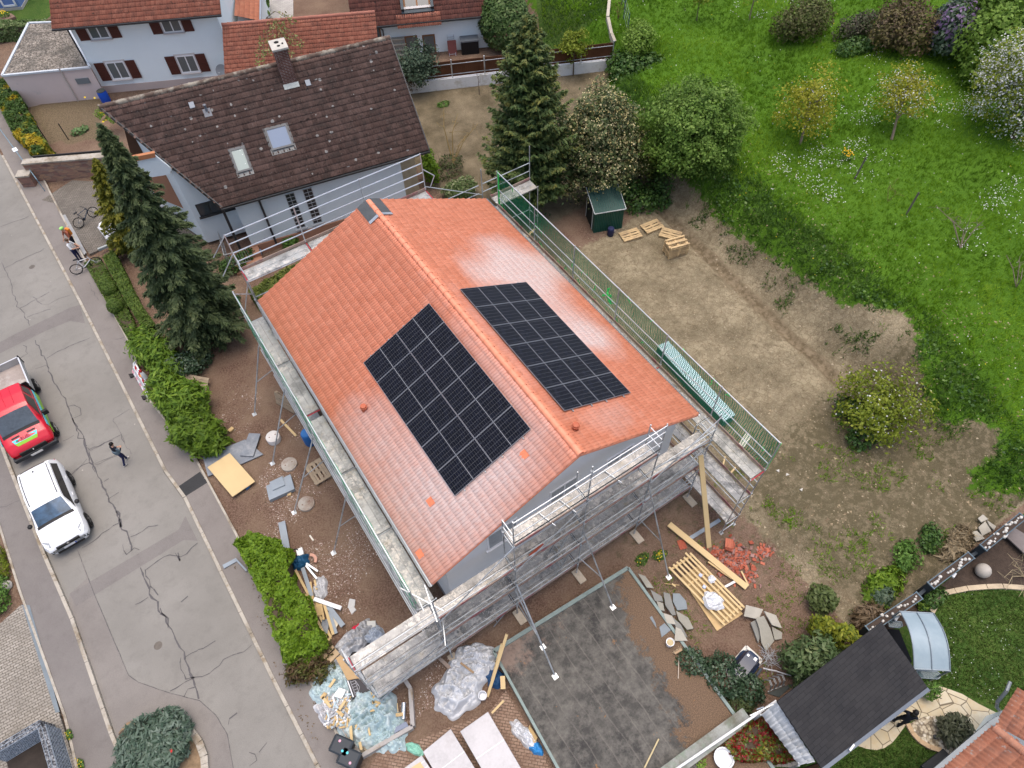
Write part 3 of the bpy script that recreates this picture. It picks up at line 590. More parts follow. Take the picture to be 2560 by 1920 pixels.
# ---- street side
SL=thing('scaffold','narrow scaffold along the street side eaves with green net edge seen from above','scaffold',(-6.4,7.5,0),'scaffolds round the new house')
ys=[-.15,3.0,6.02,9.25,12.3,15.35,17.0]
for i in range(5):
    deck(SL,-6.62,-6.05,ys[i]+.03,ys[i+1]-.03-(.28 if i==2 else 0),5.,deck_clean,'y')
    for z in(3.,1.): deck(SL,-6.62,-6.05,ys[i]+.03,ys[i+1]-.03,z,deck_clean,'y')
    rails(SL,[((-6.76,ys[i],z),(-6.76,ys[i+1],z)) for z in(5.5,6.,4.,3.5,2.,1.5)])
    MB().beam((-6.70,ys[i],5.09),(-6.70,ys[i+1],5.09),.03,.15).build('toe_board',deck_clean,SL)
    rails(SL,[((-6.80,ys[i],z),(-6.80,ys[i+1],z+.0)) for z in(3.1,1.1)],bright)
for i,y in enumerate(ys[:6]):
    post(SL,-6.72,y,.1,7.05); post(SL,-6.0,y,.1,5.02); 
    for z in(5.,3.,1.): transom(SL,(-6.74,y,z-.03),(-6.0,y,z-.03),red=(i==3 and z==5.))
rails(SL,[((-6.74,-.2,7.0),(-6.74,15.4,7.0))],bright,.026)
rails(SL,[((-6.76,ys[0],3.),(-6.76,ys[1],5.)),((-6.76,ys[3],1.),(-6.76,ys[4],3.)),((-6.76,ys[2],5.),(-6.76,ys[1],3.)),((-6.76,ys[4],3.),(-6.76,ys[5],5.))],name='diagonal_brace')
yy=LSP(-.15,15.4,90); top=np.stack([np.full(90,-6.755)+.02*RN(size=90),yy,6.98+.02*RN(size=90)],1); bot=np.stack([np.full(90,-6.775)+.03*RN(size=90),yy,5.1+.05*RN(size=90)],1)
vs=CAT([top,bot]); j=np.arange(89); npmesh('safety_net',vs,np.stack([j,j+1,j+91,j+90],1),net_m,SL)
mb=MB(); pts=[(-6.735+.012*sin(i*1.7),y,6.96+.02*sin(i*.9)) for i,y in enumerate(np.arange(-.1,15.4,.33))]; mb.path(pts,.034,6); mb.build('net_bundle',rope_m,SL,smooth=60); mb=MB(); mb.path([(-6.72,.9-.15*i,5.25+.05*sin(i*2.)) for i in range(7)],.07,6); mb.build('net_bundle',rope_m,SL,smooth=60)
for y,b in((6.02,('K',1068,1305)),(9.25,('K',770,1000)),(12.3,('K',607,630)),(15.35,('f',215,1100))):
    q=G(*b,.09); t=np.array([-6.80,y,3.4]); md=q*.52+t*.48; stay(SL,t,q,((-6.78,y+.1,md[2]-.35),md))
# ---- front gable
SF=thing('scaffold','wide multi level scaffold across the front gable with plaster splashed decks','scaffold',(0,-.6,0),'scaffolds round the new house')
xs_=[-9.36,-6.3,-3.22,-.22,2.9,5.95]; yi,yo=-.22,-.86
for i in range(5):
    for z in(1.,3.,5.): deck(SF,xs_[i]+.03,xs_[i+1]-.03,yo+.06,yi-.0,z)
    if i in(2,3): deck(SF,xs_[i]+.03,xs_[i+1]-.03,yo+.06,yi,7.,deck_m)
    lv=(1.,3.,5.,7.) if i in(2,3) else (1.,3.,5.)
    rails(SF,[((xs_[i],yo-.03,z+h),(xs_[i+1],yo-.03,z+h)) for z in lv for h in(.5,1.)])
    if i!=0: 
        for z in(1.,3.,5.): toe(SF,(xs_[i],yo+.03),(xs_[i+1],yo+.03),z)
    if i in(2,3):
        toe(SF,(xs_[i],yo+.03),(xs_[i+1],yo+.03),7.); rails(SF,[((xs_[i],yo-.03,z),(xs_[i+1],yo-.03,z)) for z in(8.65,9.05)],bright); rails(SF,[((xs_[i],yo-.03,7.5),(xs_[i+1],yo-.03,7.5))],bright)
    rails(SF,[((xs_[i],yi+.03,z+1.),(xs_[i+1],yi+.03,z+1.)) for z in(1.,3.)])
for i,x in enumerate(xs_):
    zt=[6.95,7.05,9.1,9.45,9.1,7.0][i]; post(SF,x,yo,.12,zt,m=tube_m)
    if i not in(0,): 
        o=MB().box(x-.16,yo-.5,.1,x+.16,yo+.14,.17).build('sole_board',MAT('sole_timber',(.42,.36,.28),.85,.2),SF)
    post(SF,x,yi,.12,[5.05,5.4,8.05,8.1,8.2,5.05][i])
    for z in ((1.,3.,5.,7.) if i in(2,3,4) else (1.,3.,5.)):
        transom(SF,(x,yo-.05,z-.03),(x,yi+.05,z-.03))
        if i in(0,5): rails(SF,[((x,yo,z+h),(x,yi,z+h)) for h in(.5,1.)])
# end frame of the top lift, hatch ladders, braces
rails(SF,[((-3.22,yo,7.55),(-3.22,yi,7.55)),((-3.22,yo,8.05),(-3.22,yi,8.05)),((2.9,yo,7.55),(2.9,yi,7.55)),((2.9,yo,8.05),(2.9,yi,8.05))],bright)
for a,b in(((-6.3,5.),(-3.22,7.3)),((2.9,5.0),(5.95,6.9)),((2.9,6.2),(5.95,5.2)),((2.9,3.4),(5.95,5.)),((2.9,1.1),(5.95,3.)),((-9.36,1.),(-6.3,3.)),((-.22,7.),(-3.22,5.))): rails(SF,[((a[0],yo-.06,a[1]),(b[0],yo-.06,b[1]))],name='diagonal_brace')
def ladder(p,a,b,w=.34):
    a=np.array(a,float); b=np.array(b,float); mb=MB(); sx=np.array([w/2,0,0]); 
    if abs((b-a)[0])>.2: sx=np.array([0,w/2,0])
    mb.tube(a-sx,b-sx,.02,6); mb.tube(a+sx,b+sx,.02,6); k=int(NM(b-a)/.28)
    for i in range(1,k): q=a+(b-a)*i/k; mb.tube(q-sx,q+sx,.014,5)
    return mb.build('ladder',tube_m,p,smooth=40)
ladder(SF,(-1.35,-.55,3.),(-.65,-.55,5.)); ladder(SF,(-1.2,-.55,1.),(-.5,-.55,3.)); ladder(SF,(-4.3,-.60,.1),(-3.6,-.60,1.))
for x in(-2.2,-1.25,.9,1.3,-2.0): pass
# cross tubes lying on the top deck
for x in(-.9,-1.75,1.05): MB().tube((x-.1,-.28,7.06),(x+.1,-1.0,7.06),.022,6).build('loose_tube',bright,SF,smooth=40)
# wall ties and clamps at the left junction
rails(SF,[((-6.2,-.1,6.55),(-6.45,-1.3,6.4)),((-6.9,.3,6.45),(-6.1,-1.1,6.35)),((-6.5,-1.5,4.35),(-6.0,-.4,4.4)),((-6.6,-.55,5.75),(-6.55,-.1,5.75))],bright,name='coupling_tube')
MB().box(-9.38,-.86,5.02,-9.34,-.24,5.06).build('red_transom',red_m,SF)
for x,q,zz in((-.22,G('R',950,1540,.52),4.5),(-3.22,G('M',503,1047,.52),3.7),(2.9,G('R',1350,1325,.1),4.6)):
    t=np.array([x,yo-.05,zz]); md=t*.42+q*.58; stay(SF,t,q,((x,yo-.03,md[2]-.3),md))
stay(SF,(-3.3,yo-.05,3.3),G('M',420,850,.52))
# ---- meadow side
SR=thing('scaffold','narrow scaffold along the meadow side eaves carrying the tall green safety net','scaffold',(6.4,7,0),'scaffolds round the new house')
yr=[-2.95,0,3.05,6.1,9.2,12.3,15.5]
for i in range(6):
    for z in ((1.,3.,5.)): deck(SR,6.10,6.68,yr[i]+.03,yr[i+1]-.03,z,None,'y')
    rails(SR,[((6.78,yr[i],z),(6.78,yr[i+1],z)) for z in(5.5,6.)],bright)
    rails(SR,[((6.78,yr[i],z),(6.78,yr[i+1],z)) for z in(1.5,2.,3.5,4.)])
    for z in(1.,3.,5.): toe(SR,(6.72,yr[i]),(6.72,yr[i+1]),z)
rails(SR,[((6.80,yr[0],7.),(6.80,yr[-1],7.))],bright,.026)
for i,y in enumerate(yr):
    post(SR,6.76,y,.1,7.1); post(SR,6.03,y,.1,5.05 if i else 5.05)
    for z in(1.,3.,5.): transom(SR,(6.78,y,z-.03),(6.0,y,z-.03),red=(i in(0,2) and z==5.))
    if i==0: rails(SR,[((6.76,y,.25),(6.03,y,.25))],bright)
yy=LSP(-2.95,15.5,120); zs=LSP(5.02,7.02,7); vs=[]; 
for k,z in enumerate(zs):
    bul=sin(k/6*pi)*.07; vs.append(np.stack([6.82+bul*(1+.6*np.sin(yy*1.7+k*.5))+.012*RN(size=120),yy,np.full(120,z)+.015*np.sin(yy*3)],1))
vs=CAT(vs); j=np.arange(119); npmesh('safety_net',vs,CAT([np.stack([k*120+j,k*120+j+1,(k+1)*120+j+1,(k+1)*120+j],1) for k in range(6)]),net_m,SR,smooth=True)
mb=MB(); 
for k in range(34):
    y=RU(-2.8,15.4); z=rng.choice([5.15,6.,7.]); x=6.84
    pts=[(x,y,z)]; 
    for s in range(4): pts.append((pts[-1][0]+RU(-.03,.07),pts[-1][1]+RU(-.08,.08),pts[-1][2]-RU(.02,.14)))
    mb.path(pts,.016,5)
mb.path([(6.80,-2.95,z) for z in(5.,5.6,6.3,7.)],.03,5); mb.path([(6.80,15.5,z) for z in np.arange(5.,7.1,.25)],.06,5)
for k in range(14): a=RU(0,6.3); mb.tube((6.85,6.9,5.9),(6.9+.1*cos(a),6.9+.3*sin(a),5.9+.35*cos(a*2)),.03,5)
mb.build('net_tie',tie_m,SR)
# ---- back gable
SB=thing('scaffold','back scaffold with four bright guard rails facing the brown roofed house','scaffold',(-1,16,0),'scaffolds round the new house')
xb=[-5.97,-2.92,.2,3.28]; 
for i in range(3):
    deck(SB,xb[i]+.03,xb[i+1]-.03,15.62,16.34,7.,deck_clean); rails(SB,[((xb[i],16.42,z),(xb[i+1],16.42,z)) for z in(7.5,8.0,8.5,9.)],bright,.026); toe(SB,(xb[i],16.38),(xb[i+1],16.38),7.)
    rails(SB,[((xb[i],15.6,z),(xb[i+1],15.6,z)) for z in(5.5,6.)]); deck(SB,xb[i]+.03,xb[i+1]-.03,15.62,16.34,5.); deck(SB,xb[i]+.03,xb[i+1]-.03,15.62,16.34,3.)
    rails(SB,[((xb[i],15.6,5.),(xb[i+1],15.6,7.))] if i!=1 else [((xb[i],15.6,7.),(xb[i+1],15.6,5.))],name='diagonal_brace')
    rails(SB,[((xb[i],15.58,6.97),(xb[i+1],15.58,6.97))])
for i,x in enumerate(xb):
    post(SB,x,16.4,.1,9.05,m=bright); post(SB,x,15.58,.1,7.05)
    for z in(3.,5.,7.): transom(SB,(x,15.58,z-.03),(x,16.4,z-.03),red=z==7.)
rails(SB,[((-5.97,15.6,z),(-5.97,16.4,z)) for z in(7.5,8.)],bright)
rails(SB,[((-5.97,16.4,9.),(-6.75,16.4,8.2)),((-5.97,16.4,8.),(-6.75,16.4,7.1)),((-6.75,15.35,6.9),(-5.97,15.6,6.2)),((-6.75,15.35,5.5),(-5.97,15.6,7.))],name='coupling_tube')
rails(SB,[((3.28,16.4,7.2),(6.3,16.3,5.35)),((3.28,16.4,8.2),(3.75,16.2,7.75)),((3.75,16.2,7.75),(3.45,16.2,7.2))],bright,name='coupling_tube')
# end platform
for i,(a,b) in enumerate(((6.75,9.2),(3.4,6.1))):
    if i==0: deck(SB,a,b,15.5,16.2,5.); toe(SB,(a,16.24),(b,16.24),5.)
    rails(SB,[((a-.4 if i==0 else a,16.25,z),(b,16.25,z)) for z in(5.55,6.05)])
post(SB,9.2,16.25,.1,7.05); post(SB,9.2,15.5,.1,5.05); post(SB,6.3,16.25,.1,6.95); rails(SB,[((9.2,15.5,4.9),(9.2,16.25,4.9))]); rails(SB,[((9.2,15.5,3.),(9.2,16.25,3.)),((6.75,16.25,3.),(9.2,16.25,3.))])
deck(SB,6.9,8.3,14.2,14.8,2.2,deck_clean); 
tag(MB().beam((6.6,14.1,2.9),(8.6,14.9,2.9),.12,.04).build('plank',timber),'long pale plank poking out through the green net above the lower platform','plank')
# loose bits on decks
tag(MB().obox((-2.2,-.72,5.10),(.32,.05,0),(-.02,.06,0),(0,0,.07)).build('roof_tile_stack',MAT('old_clay',(.34,.075,.04),.6,.15)),'short red stack of roof tiles standing on a gable scaffold deck','roof tiles')
# ================================================================ NEIGHBOURING BUILDINGS
cream=MAT('pale_blue_white_render',(.66,.74,.77),.85,.05,.7,20,bump=.04); white_r=MAT('bright_white_render',(.82,.90,.91),.85,.03,.7,20); pink_base=MAT('pinkish_base_render',(.52,.43,.39),.85,.06,1,20); terra_wall=MAT('terracotta_render',(.36,.19,.12),.85,.08,1.5,20)
beige_wall=MAT('beige_rough_render',(.42,.35,.24),.9,.2,2,15,bump=.4)
brown_tile=TILE('brown_concrete_tile',[(.10,.060,.048),(.15,.093,.075),(.20,.125,.10)],.75,dirt=(.085,.06,.05),moss=(.022,.016,.012),lichen=.125,spec=.2)
brown_ridge=MAT('brown_ridge_tile',(.10,.07,.055),.8,.2,3,12,c2=(.30,.27,.22),amt=.46)
red_tile=TILE('old_red_tile',[(.26,.085,.052),(.33,.115,.07),(.40,.16,.10)],.7,dirt=(.19,.075,.05),moss=(.05,.035,.025),lichen=0)
red_tile2=TILE('mossy_red_brown_tile',[(.14,.05,.038),(.20,.075,.052),(.26,.10,.07)],.75,dirt=(.12,.055,.042),moss=(.035,.025,.02))
orange_tile=TILE('orange_roll_tile',[(.44,.15,.08),(.50,.19,.105),(.55,.23,.13)],.65,dirt=(.36,.13,.08))
near_tile=TILE('weathered_orange_tile',[(.40,.15,.085),(.47,.19,.11),(.52,.23,.14)],.7,dirt=(.33,.15,.10),moss=(.42,.36,.32))
dark_wood=MAT('dark_wood',(.075,.038,.022),.7,.2,4,30); brown_wood=MAT('brown_frame_wood',(.20,.09,.035),.6,.2,4,30)
# ---- brown roofed house
E0=np.array([-4.86,24.93,0]); d3=np.array([.9835,-.181,0]); n3=np.array([.181,.9835,0]); BH=lambda a,b,z: E0+d3*a+n3*b+Z3(z)
BR=thing('brown_roof_house','grey white house with big dark brown lichen speckled tiled roof and brick chimney','house',tuple(BH(5,5,0)))
tp=tile_patch('roof_slope',BH(-4.2,5.25,8),BH(11.78,5.25,8),BH(-4.2,0,4),BH(11.78,0,4),.335,.30,.065,.022,brown_tile,BR,8,None,'dm',clip=lambda c: ((c-E0)@d3)>-3.98*((c-E0)@n3)/5.25-.02,jit=.008)
mb=MB(); zr=lambda b: 4+.762*min(b,10.5-b)
mb.slab([BH(-4,5.25,7.9),BH(11.7,5.25,7.9),BH(11.7,10.5,3.9),BH(-4,10.5,3.9)],.12); mb.slab([BH(-3.98,5.25,7.94),BH(11.72,5.25,7.94),BH(11.72,.02,3.95),BH(0,.02,3.95)],.10); mb.build('roof_underside',brown_ridge,BR)
ridge_caps('ridge_tiles',BH(-3.98,5.25,8.),BH(11.78,5.25,8.),.13,.38,brown_ridge,BR)
for a,b in((-3.99,-.02),(11.79,11.79)): MB().beam(BH(a,5.25,7.95),BH(b,0,3.97),.05,.22).build('verge_board',dark_metal,BR)
mb=MB(); mb.beam(BH(-.05,-.07,3.93),BH(11.8,-.07,3.93),.13,.10); mb.build('gutter',dark_metal,BR)
def roofwall(parent,pts,z0,ztop,mat,name='wall'):
    n_=len(pts); mb=MB(); lo_=[BH(a,b,z0) for a,b in pts]; hi=[BH(a,b,ztop(b)) for a,b in pts]
    mb.add(lo_+hi,[tuple(range(n_)),tuple(range(n_,2*n_))[::-1]]+[(i,(i+1)%n_,n_+(i+1)%n_,n_+i) for i in range(n_)]); return mb.build(name,mat,parent,fix=True)
zt_=lambda b: zr(b)-.18
roofwall(BR,[(.6,.3),(10.05,.3),(10.05,5.25),(10.05,10.2),(.6,10.2),(.6,5.25)],.75,zt_,cream)
roofwall(BR,[(-1.8,2.2),(.58,2.2),(.58,9.8),(-3.4,9.8),(-3.4,5.25)],.3,lambda b: zr(b)-.3,cream)
roofwall(BR,[(10.06,.9),(11.2,1.5),(11.2,10.2),(10.06,10.2)],0,lambda b: 3.2,beige_wall)
roofwall(BR,[(.55,.22),(10.1,.22),(10.1,10.2),(.55,10.2)],-.1,lambda b:.74,terra_wall,'plinth')
def winBH(a,z,w,h,b=.29,**k): return window(BR,BH(a,b,z),d3,(0,0,1),w,h,nrm=-n3,**k)
gb_frame=MAT('grey_grid',(.42,.44,.45),.6,.1); gb=NT('glass_blocks'); gb.col(gb.mix(gb.noise(3,3),(.012,.014,.016),(.045,.05,.055))).set(.12,0,.5); gb=gb.m
for a in(3.57,4.57):
    f=winBH(a,2.25,.52,2.5,frame=gb_frame,pane=gb,fw=.03,mull=1,sill=.1)
    mb=MB()
    for k in range(1,10): mb.obox(BH(a,.275,1.0+k*.25),d3*.24,Z3(.014),n3*.02)
    mb.build('grid_bars',gb_frame,f)
for a,zb in((1.92,.4),): MB().tube(BH(a,.2,3.9),BH(a,.2,zb),.06,8).build('downpipe',dark_metal,BR,smooth=40)
MB().tube(BH(-.05,.4,3.95),BH(-.1,.4,.6),.075,8).build('corner_post',dark_metal,BR,smooth=40)
f=winBH(-.55,2.6,1.9,.85,b=2.19,frame=dark_metal,fw=.05,mull=2,sill=.12,sill_m=dark_metal)
# balcony front, terracotta coping and garage recess on the oblique side
pl=BH(0,2.25,0); OB=lambda v,x,y: ONP(v,x,y,pl,n3)
q=[OB('A',*p) for p in((862,1030),(1005,1000),(1110,1085),(1095,1120),(940,1145))]; mb=MB(); mb.slab(q,.15); mb.build('balcony_front',cream,BR,fix=True)
q=[OB('A',*p) for p in((848,1005),(1000,975),(1006,1003),(860,1033))]; mb=MB(); mb.slab([p-n3*.03 for p in q],.2); mb.build('balcony_coping',MAT('terracotta_coping',(.40,.17,.08),.7,.1),BR,fix=True)
pl2=BH(0,4.6,0); q=[ONP('A',*p,pl2,n3) for p in((806,840),(870,890),(1003,985),(850,1010))]; mb=MB(); mb.slab(q,.1); mb.build('balcony_cladding',dark_wood,BR,fix=True)
pl3=BH(0,3.2,0); q=[ONP('A',*p,pl3,n3) for p in((940,1140),(1098,1112),(1215,1355),(1080,1300),(1000,1250))]; mb=MB(); mb.slab(q,.1); mb.build('garage_recess',terra_wall,BR,fix=True)
# entrance steps with railing
stp=thing('entrance_steps','terracotta entrance steps with grey railing by the brown roofed house','steps',tuple(BH(-.3,-.4,0)))
mb=MB(); [mb.obox(BH(.1,-.1-k*.3,.35-k*.12),d3*.8,n3*.35,Z3(.35-k*.12)) for k in range(3)]; mb.build('tread',terra_wall,stp)
mb=MB()
for a0,b0,a1,b1 in((-.9,1.2,-.9,-.9),(-.9,-.9,.3,-.9)):
    k=9
    for z in(.75,1.65): mb.tube(BH(a0,b0,z),BH(a1,b1,z),.02,6)
    for i in range(k+1): t=i/k; mb.tube(BH(a0+(a1-a0)*t,b0+(b1-b0)*t,.75),BH(a0+(a1-a0)*t,b0+(b1-b0)*t,1.65),.012,5)
mb.build('railing',tube_m,stp,smooth=40)
# chimney on ridge
def brickm(name,a,b,mo,bw,bh,off=None):
    n=NT(name); t=n.n('TexCoord').outputs['Object']; sp=n.n('SeparateXYZ'); n.l(t,sp.inputs[0]); cb=n.n('CombineXYZ'); n.l(n.math('ADD',sp.outputs[0],sp.outputs[1]),cb.inputs[0]); n.l(sp.outputs[2],cb.inputs[1]); br=n.n('TexBrick'); br.inputs['Scale'].default_value=1; br.inputs['Brick Width'].default_value=bw; br.inputs['Row Height'].default_value=bh; br.inputs['Mortar Size'].default_value=bh*.11; br.inputs['Color1'].default_value=(*a,1); br.inputs['Color2'].default_value=(*b,1); br.inputs['Mortar'].default_value=(*mo,1); n.l(cb.outputs[0],br.inputs[0]); x=n.mix(n.ramp(n.noise(3,5,t),[(.4,0),(.7,.6)]),br.outputs[0],mul(a,.6)); n.col(x).set(.9,0,.15); n.bump(n.math('SUBTRACT',1.,br.outputs[1]),.5,.01); return n.m
cb_=brickm('chimney_bricks',(.12,.05,.038),(.17,.075,.055),(.33,.30,.28),.24,.083)
mb=MB(); c0=BH(5.66,4.72,0); mb.obox(c0+Z3(8.2),d3*.36,n3*.46,Z3(1.02)); ch=mb.build('chimney',cb_,BR)
mb=MB(); mb.obox(c0+Z3(9.27),d3*.43,n3*.54,Z3(.05)); cap=mb.build('chimney_cap',MAT('chimney_concrete',(.42,.40,.36),.9,.2,4,20),ch)
for da,db,r in((-.05,.2,.13),(-.02,-.2,.09)): q=c0+d3*da+n3*db+Z3(9.3); MB().lathe(q,[(r,.0),(r,.03),(r*.8,.032)],14).build('flue',MAT('soot',(.01,.009,.008),.9,.1),ch)
mb=MB(); mb.obox(c0+d3*.22-n3*.05+Z3(9.33),d3*.04,n3*.07,Z3(.012)); mb.build('flue',MAT('soot_dark',(.012,.012,.012),.9,.1),ch)
rn_=np.cross(d3,n3*5.25+Z3(4.)); rn_/=NM(rn_); rup=(n3*5.25+Z3(4.)); rup/=NM(rup)
mb=MB(); mb.obox(BH(5.66,4.2,zr(4.2))+rn_*.06,d3*.42,rup*.14,rn_*.03); mb.build('flashing',MAT('dull_zinc',(.22,.25,.26),.5,.15,metal=.5),ch)
def rooflight(a,b,w,h,pane):
    c=BH(a,b,zr(b))+rn_*.10; mb=MB(); 
    for s in(-1,1): mb.obox(c+d3*s*(w/2-.05),d3*.05,rup*h/2,rn_*.05); mb.obox(c+rup*s*(h/2-.05),d3*(w/2-.1),rup*.05,rn_*.05)
    mb.obox(c-rn_*.08,d3*w*.56,rup*h*.56,rn_*.03); f=mb.build('roof_window',MAT('window_cladding',(.10,.105,.11),.5,.1,metal=.4),BR,fix=True)
    mb=MB(); mb.obox(c+rn_*.01,d3*(w/2-.09),rup*(h/2-.09),rn_*.01); mb.build('pane',pane,f,fix=True)
    mb=MB(); mb.obox(c-rup*(h/2+.11)-rn_*.05,d3*w*.55,rup*.12,rn_*.012); mb.build('flashing',MAT('lead_apron',(.20,.20,.19),.6,.3,4,20),f,fix=True)
skyglass=NT('sky_glass'); skyglass.col((.17,.22,.31)).set(.08,0,.25); skyglass=skyglass.m
blind=NT('frosted_blind'); blind.col(blind.mix(blind.ramp(blind.vor(5),[(.10,1),(.16,0)]),(.26,.32,.30),(.6,.63,.63))).set(.15,0,.5); blind=blind.m
rooflight(1.76,1.70,.80,1.30,blind); rooflight(4.09,2.2,1.22,1.22,skyglass)
for a,b in((.38,4.41),(6.56,4.15)): mb=MB(); mb.obox(BH(a,b,zr(b))+rn_*.08,d3*.13,rup*.16,rn_*.03); mb.build('glass_tile',MAT('glass_tile_sheet',(.22,.25,.29),.3,.1),BR,fix=True)
mb=MB(); q=BH(1.0,4.0,zr(4.)); mb.tube(q,q+Z3(.38),.06,8); mb.lathe(q+Z3(.38),[(.09,0),(.09,.06),(.02,.1)],10); mb.obox(q-rup*.05+rn_*.05,d3*.2,rup*.22,rn_*.02); mb.build('vent_pipe',MAT('vent_grey',(.16,.17,.19),.5,.15),BR,smooth=40)
# ---- white house with brown shutters
d2=np.array([.897,-.442,0]); n2=np.array([.442,.897,0]); W0=np.array([-7.07,47.45,0]); WH=lambda a,b,z: W0+d2*a+n2*b+Z3(z); ow=lambda v,x,y: ONP(v,x,y,W0,n2); la=lambda p: (p-W0)@d2
aR=la(ow('A',1425,160)); HW=thing('white_house','tall white house with four shuttered windows and red tiled eaves','house',tuple(WH(5,4,0)))
mb=MB(); q=[WH(0,0,-.2),WH(aR,0,-.2),WH(aR,9,-.2),WH(0,9,-.2)]; mb.prism([tuple(p[:2]) for p in q],-.2,5.35); mb.build('wall',white_r,HW)
mb=MB(); q=[WH(aR+.0,4.5,5.3),WH(aR,0,5.3),WH(aR,9,5.3)]; mb.add([WH(aR,0,5.35),WH(aR,9,5.35),WH(aR,4.5,8.3),WH(0,0,5.35),WH(0,9,5.35),WH(0,4.5,8.3)],[(0,1,2),(3,5,4),(0,2,5,3),(1,4,5,2)]); mb.build('gable',white_r,HW,fix=True)
q=[tuple(WH(-.02,-.03,0)[:2]),tuple(WH(aR+.02,-.03,0)[:2]),tuple(WH(aR+.02,9,0)[:2]),tuple(WH(-.02,9,0)[:2])]; MB().prism(q,-.2,.62).build('plinth',pink_base,HW)
tile_patch('roof_slope',WH(-.75,4.5,8.55),WH(aR+.55,4.5,8.55),WH(-.75,-.75,5.25),WH(aR+.55,-.75,5.25),.34,.16,.045,.02,red_tile,HW)
mb=MB(); mb.slab([WH(-.7,4.5,8.5),WH(aR+.5,4.5,8.5),WH(aR+.5,-.72,5.18),WH(-.7,-.72,5.18)],.12); mb.slab([WH(-.7,4.5,8.5),WH(aR+.5,4.5,8.5),WH(aR+.5,9.7,5.18),WH(-.7,9.7,5.18)],.12); mb.build('roof_underside',dark_wood,HW)
mb=MB(); mb.beam(WH(-.75,-.82,5.2),WH(aR+.55,-.82,5.2),.14,.11); mb.path([WH(-.35,-.8,5.15),WH(-.15,-.08,4.85),WH(-.1,-.08,.05)],.055,8); mb.build('gutter',dark_metal,HW,smooth=40)
shut=MAT('dark_red_brown_shutter',(.085,.026,.018),.65,.12,2,30); curtain=NT('curtained_glass'); curtain.col(curtain.mix(curtain.n('TexWave',i_Scale=6.).outputs['Fac'],(.05,.06,.06),(.20,.22,.22))).set(.08,0,.6); curtain=curtain.m
reveal=MAT('pinkish_window_surround',(.58,.54,.52),.8,.04)
for tl,tr_,br2,bl in(((535,130),(665,118),(725,245),(590,260)),((1015,90),(1145,78),(1195,205),(1060,212)),((680,402),(800,392),(855,505),(730,518)),((1135,358),(1255,348),(1300,465),(1180,478))):
    c=np.mean([ow('A',*p) for p in(tl,tr_,br2,bl)],0); w=1.28; h=1.28
    mb=MB(); mb.obox(c-n2*.0,d2*(w/2+.10),Z3(h/2+.11),n2*.02); s=mb.build('window_surround',reveal,HW)
    f=window(HW,c-n2*.02,d2,(0,0,1),w,h,nrm=-n2,pane=curtain,fw=.085,sill=.14,sill_m=reveal)
    for sg in(-1,1):
        mb=MB(); mb.obox(c+d2*sg*(w/2+.42)-n2*.06,d2*.33,Z3(h/2+.02),n2*.025)
        for k in range(7): mb.obox(c+d2*sg*(w/2+.42)-n2*.09+np.array([0,0,(k-3)*.17]),d2*.27,Z3(.05),n2*.012)
        mb.build('shutter',shut,HW)
# satellite dish
q=ow('A',1450,430); sdish=thing('satellite_dish','grey satellite dish on the right end of the white house','satellite dish',tuple(q-n2*.5))
ax_=np.array([-.55,-.75,.35]); ax_/=NM(ax_); c=q-n2*.6; mb=MB(); mb.lathe(c,[(.06,0),(.25,.03),(.46,.11),(.47,.13),(.25,.05),(.04,.02)],20,ax_); mb.build('dish',MAT('dish_grey',(.26,.28,.30),.5,.1),sdish,smooth=50)
mb=MB(); mb.tube(c,q,.03,8); mb.tube(c-Z3(.4),c+ax_*.65-Z3(.05),.015,6); mb.ball(c+ax_*.68-Z3(.03),.06); mb.build('arm',tube_m,sdish,smooth=40)
# ---- flat roofed garage with gravel
gz=2.4; gp=[G('A',*p,gz) for p in((15,492),(188,152),(425,140),(592,440))]; gp[2]=np.array([-7.1,54.4,gz]); gp[3]=np.array([-7.12,46.75,gz])
FG=thing('flat_garage','pale pink garage with gravel covered flat roof beside the white house','garage',tuple(np.mean(gp,0)*np.array([1,1,0])))
MB().prism([tuple(p[:2]) for p in gp],-.1,gz-.08).build('wall',MAT('pale_pink_render',(.60,.50,.47),.85,.05,1,20,c2=(.45,.42,.40),amt=.34),FG)
gravel_roof=NT('roof_gravel'); vo=gravel_roof.vor(11,out='Color'); gravel_roof.col(gravel_roof.mix(gravel_roof.ramp(gravel_roof.noise(.8,6),[(.4,0),(.65,.75)]),gravel_roof.ramp(vo,[(.1,(.07,.062,.055)),(.5,(.20,.175,.15)),(.9,(.40,.36,.31))]),(.085,.08,.07))).set(.95,0,.1); gravel_roof.bump(gravel_roof.vor(11),.8,.03)
MB().prism([tuple(p[:2]) for p in gp],gz-.08,gz).build('roof',gravel_roof.m,FG)
mb=MB()
for i in range(4): mb.beam(gp[i]+Z3(.02),gp[(i+1)%4]+Z3(.02),.16,.12)
mb.build('coping',MAT('white_zinc_coping',(.50,.54,.58),.5,.1),FG)
pln=np.cross(gp[3]-gp[0],(0,0,1)); q=ONP('A',538,523,gp[0],pln); dg=(gp[3]-gp[0]); dg/=NM(dg); MB().obox(q-np.array([dg[1],-dg[0],0])*-.02,dg*.45,Z3(.2),np.array([dg[1],-dg[0],0])*.05).build('vent_grille',MAT('grille',(.16,.18,.19),.6,.1),FG)
q=ONP('A',430,520,gp[0],pln); MB().tube(q+Z3(1.0)-np.array([-dg[1],dg[0],0])*.06,np.array([q[0],q[1],0])-np.array([-dg[1],dg[0],0])*.06,.05,8).build('downpipe',MAT('beige_pipe',(.45,.40,.36),.6,.1),FG,smooth=40)
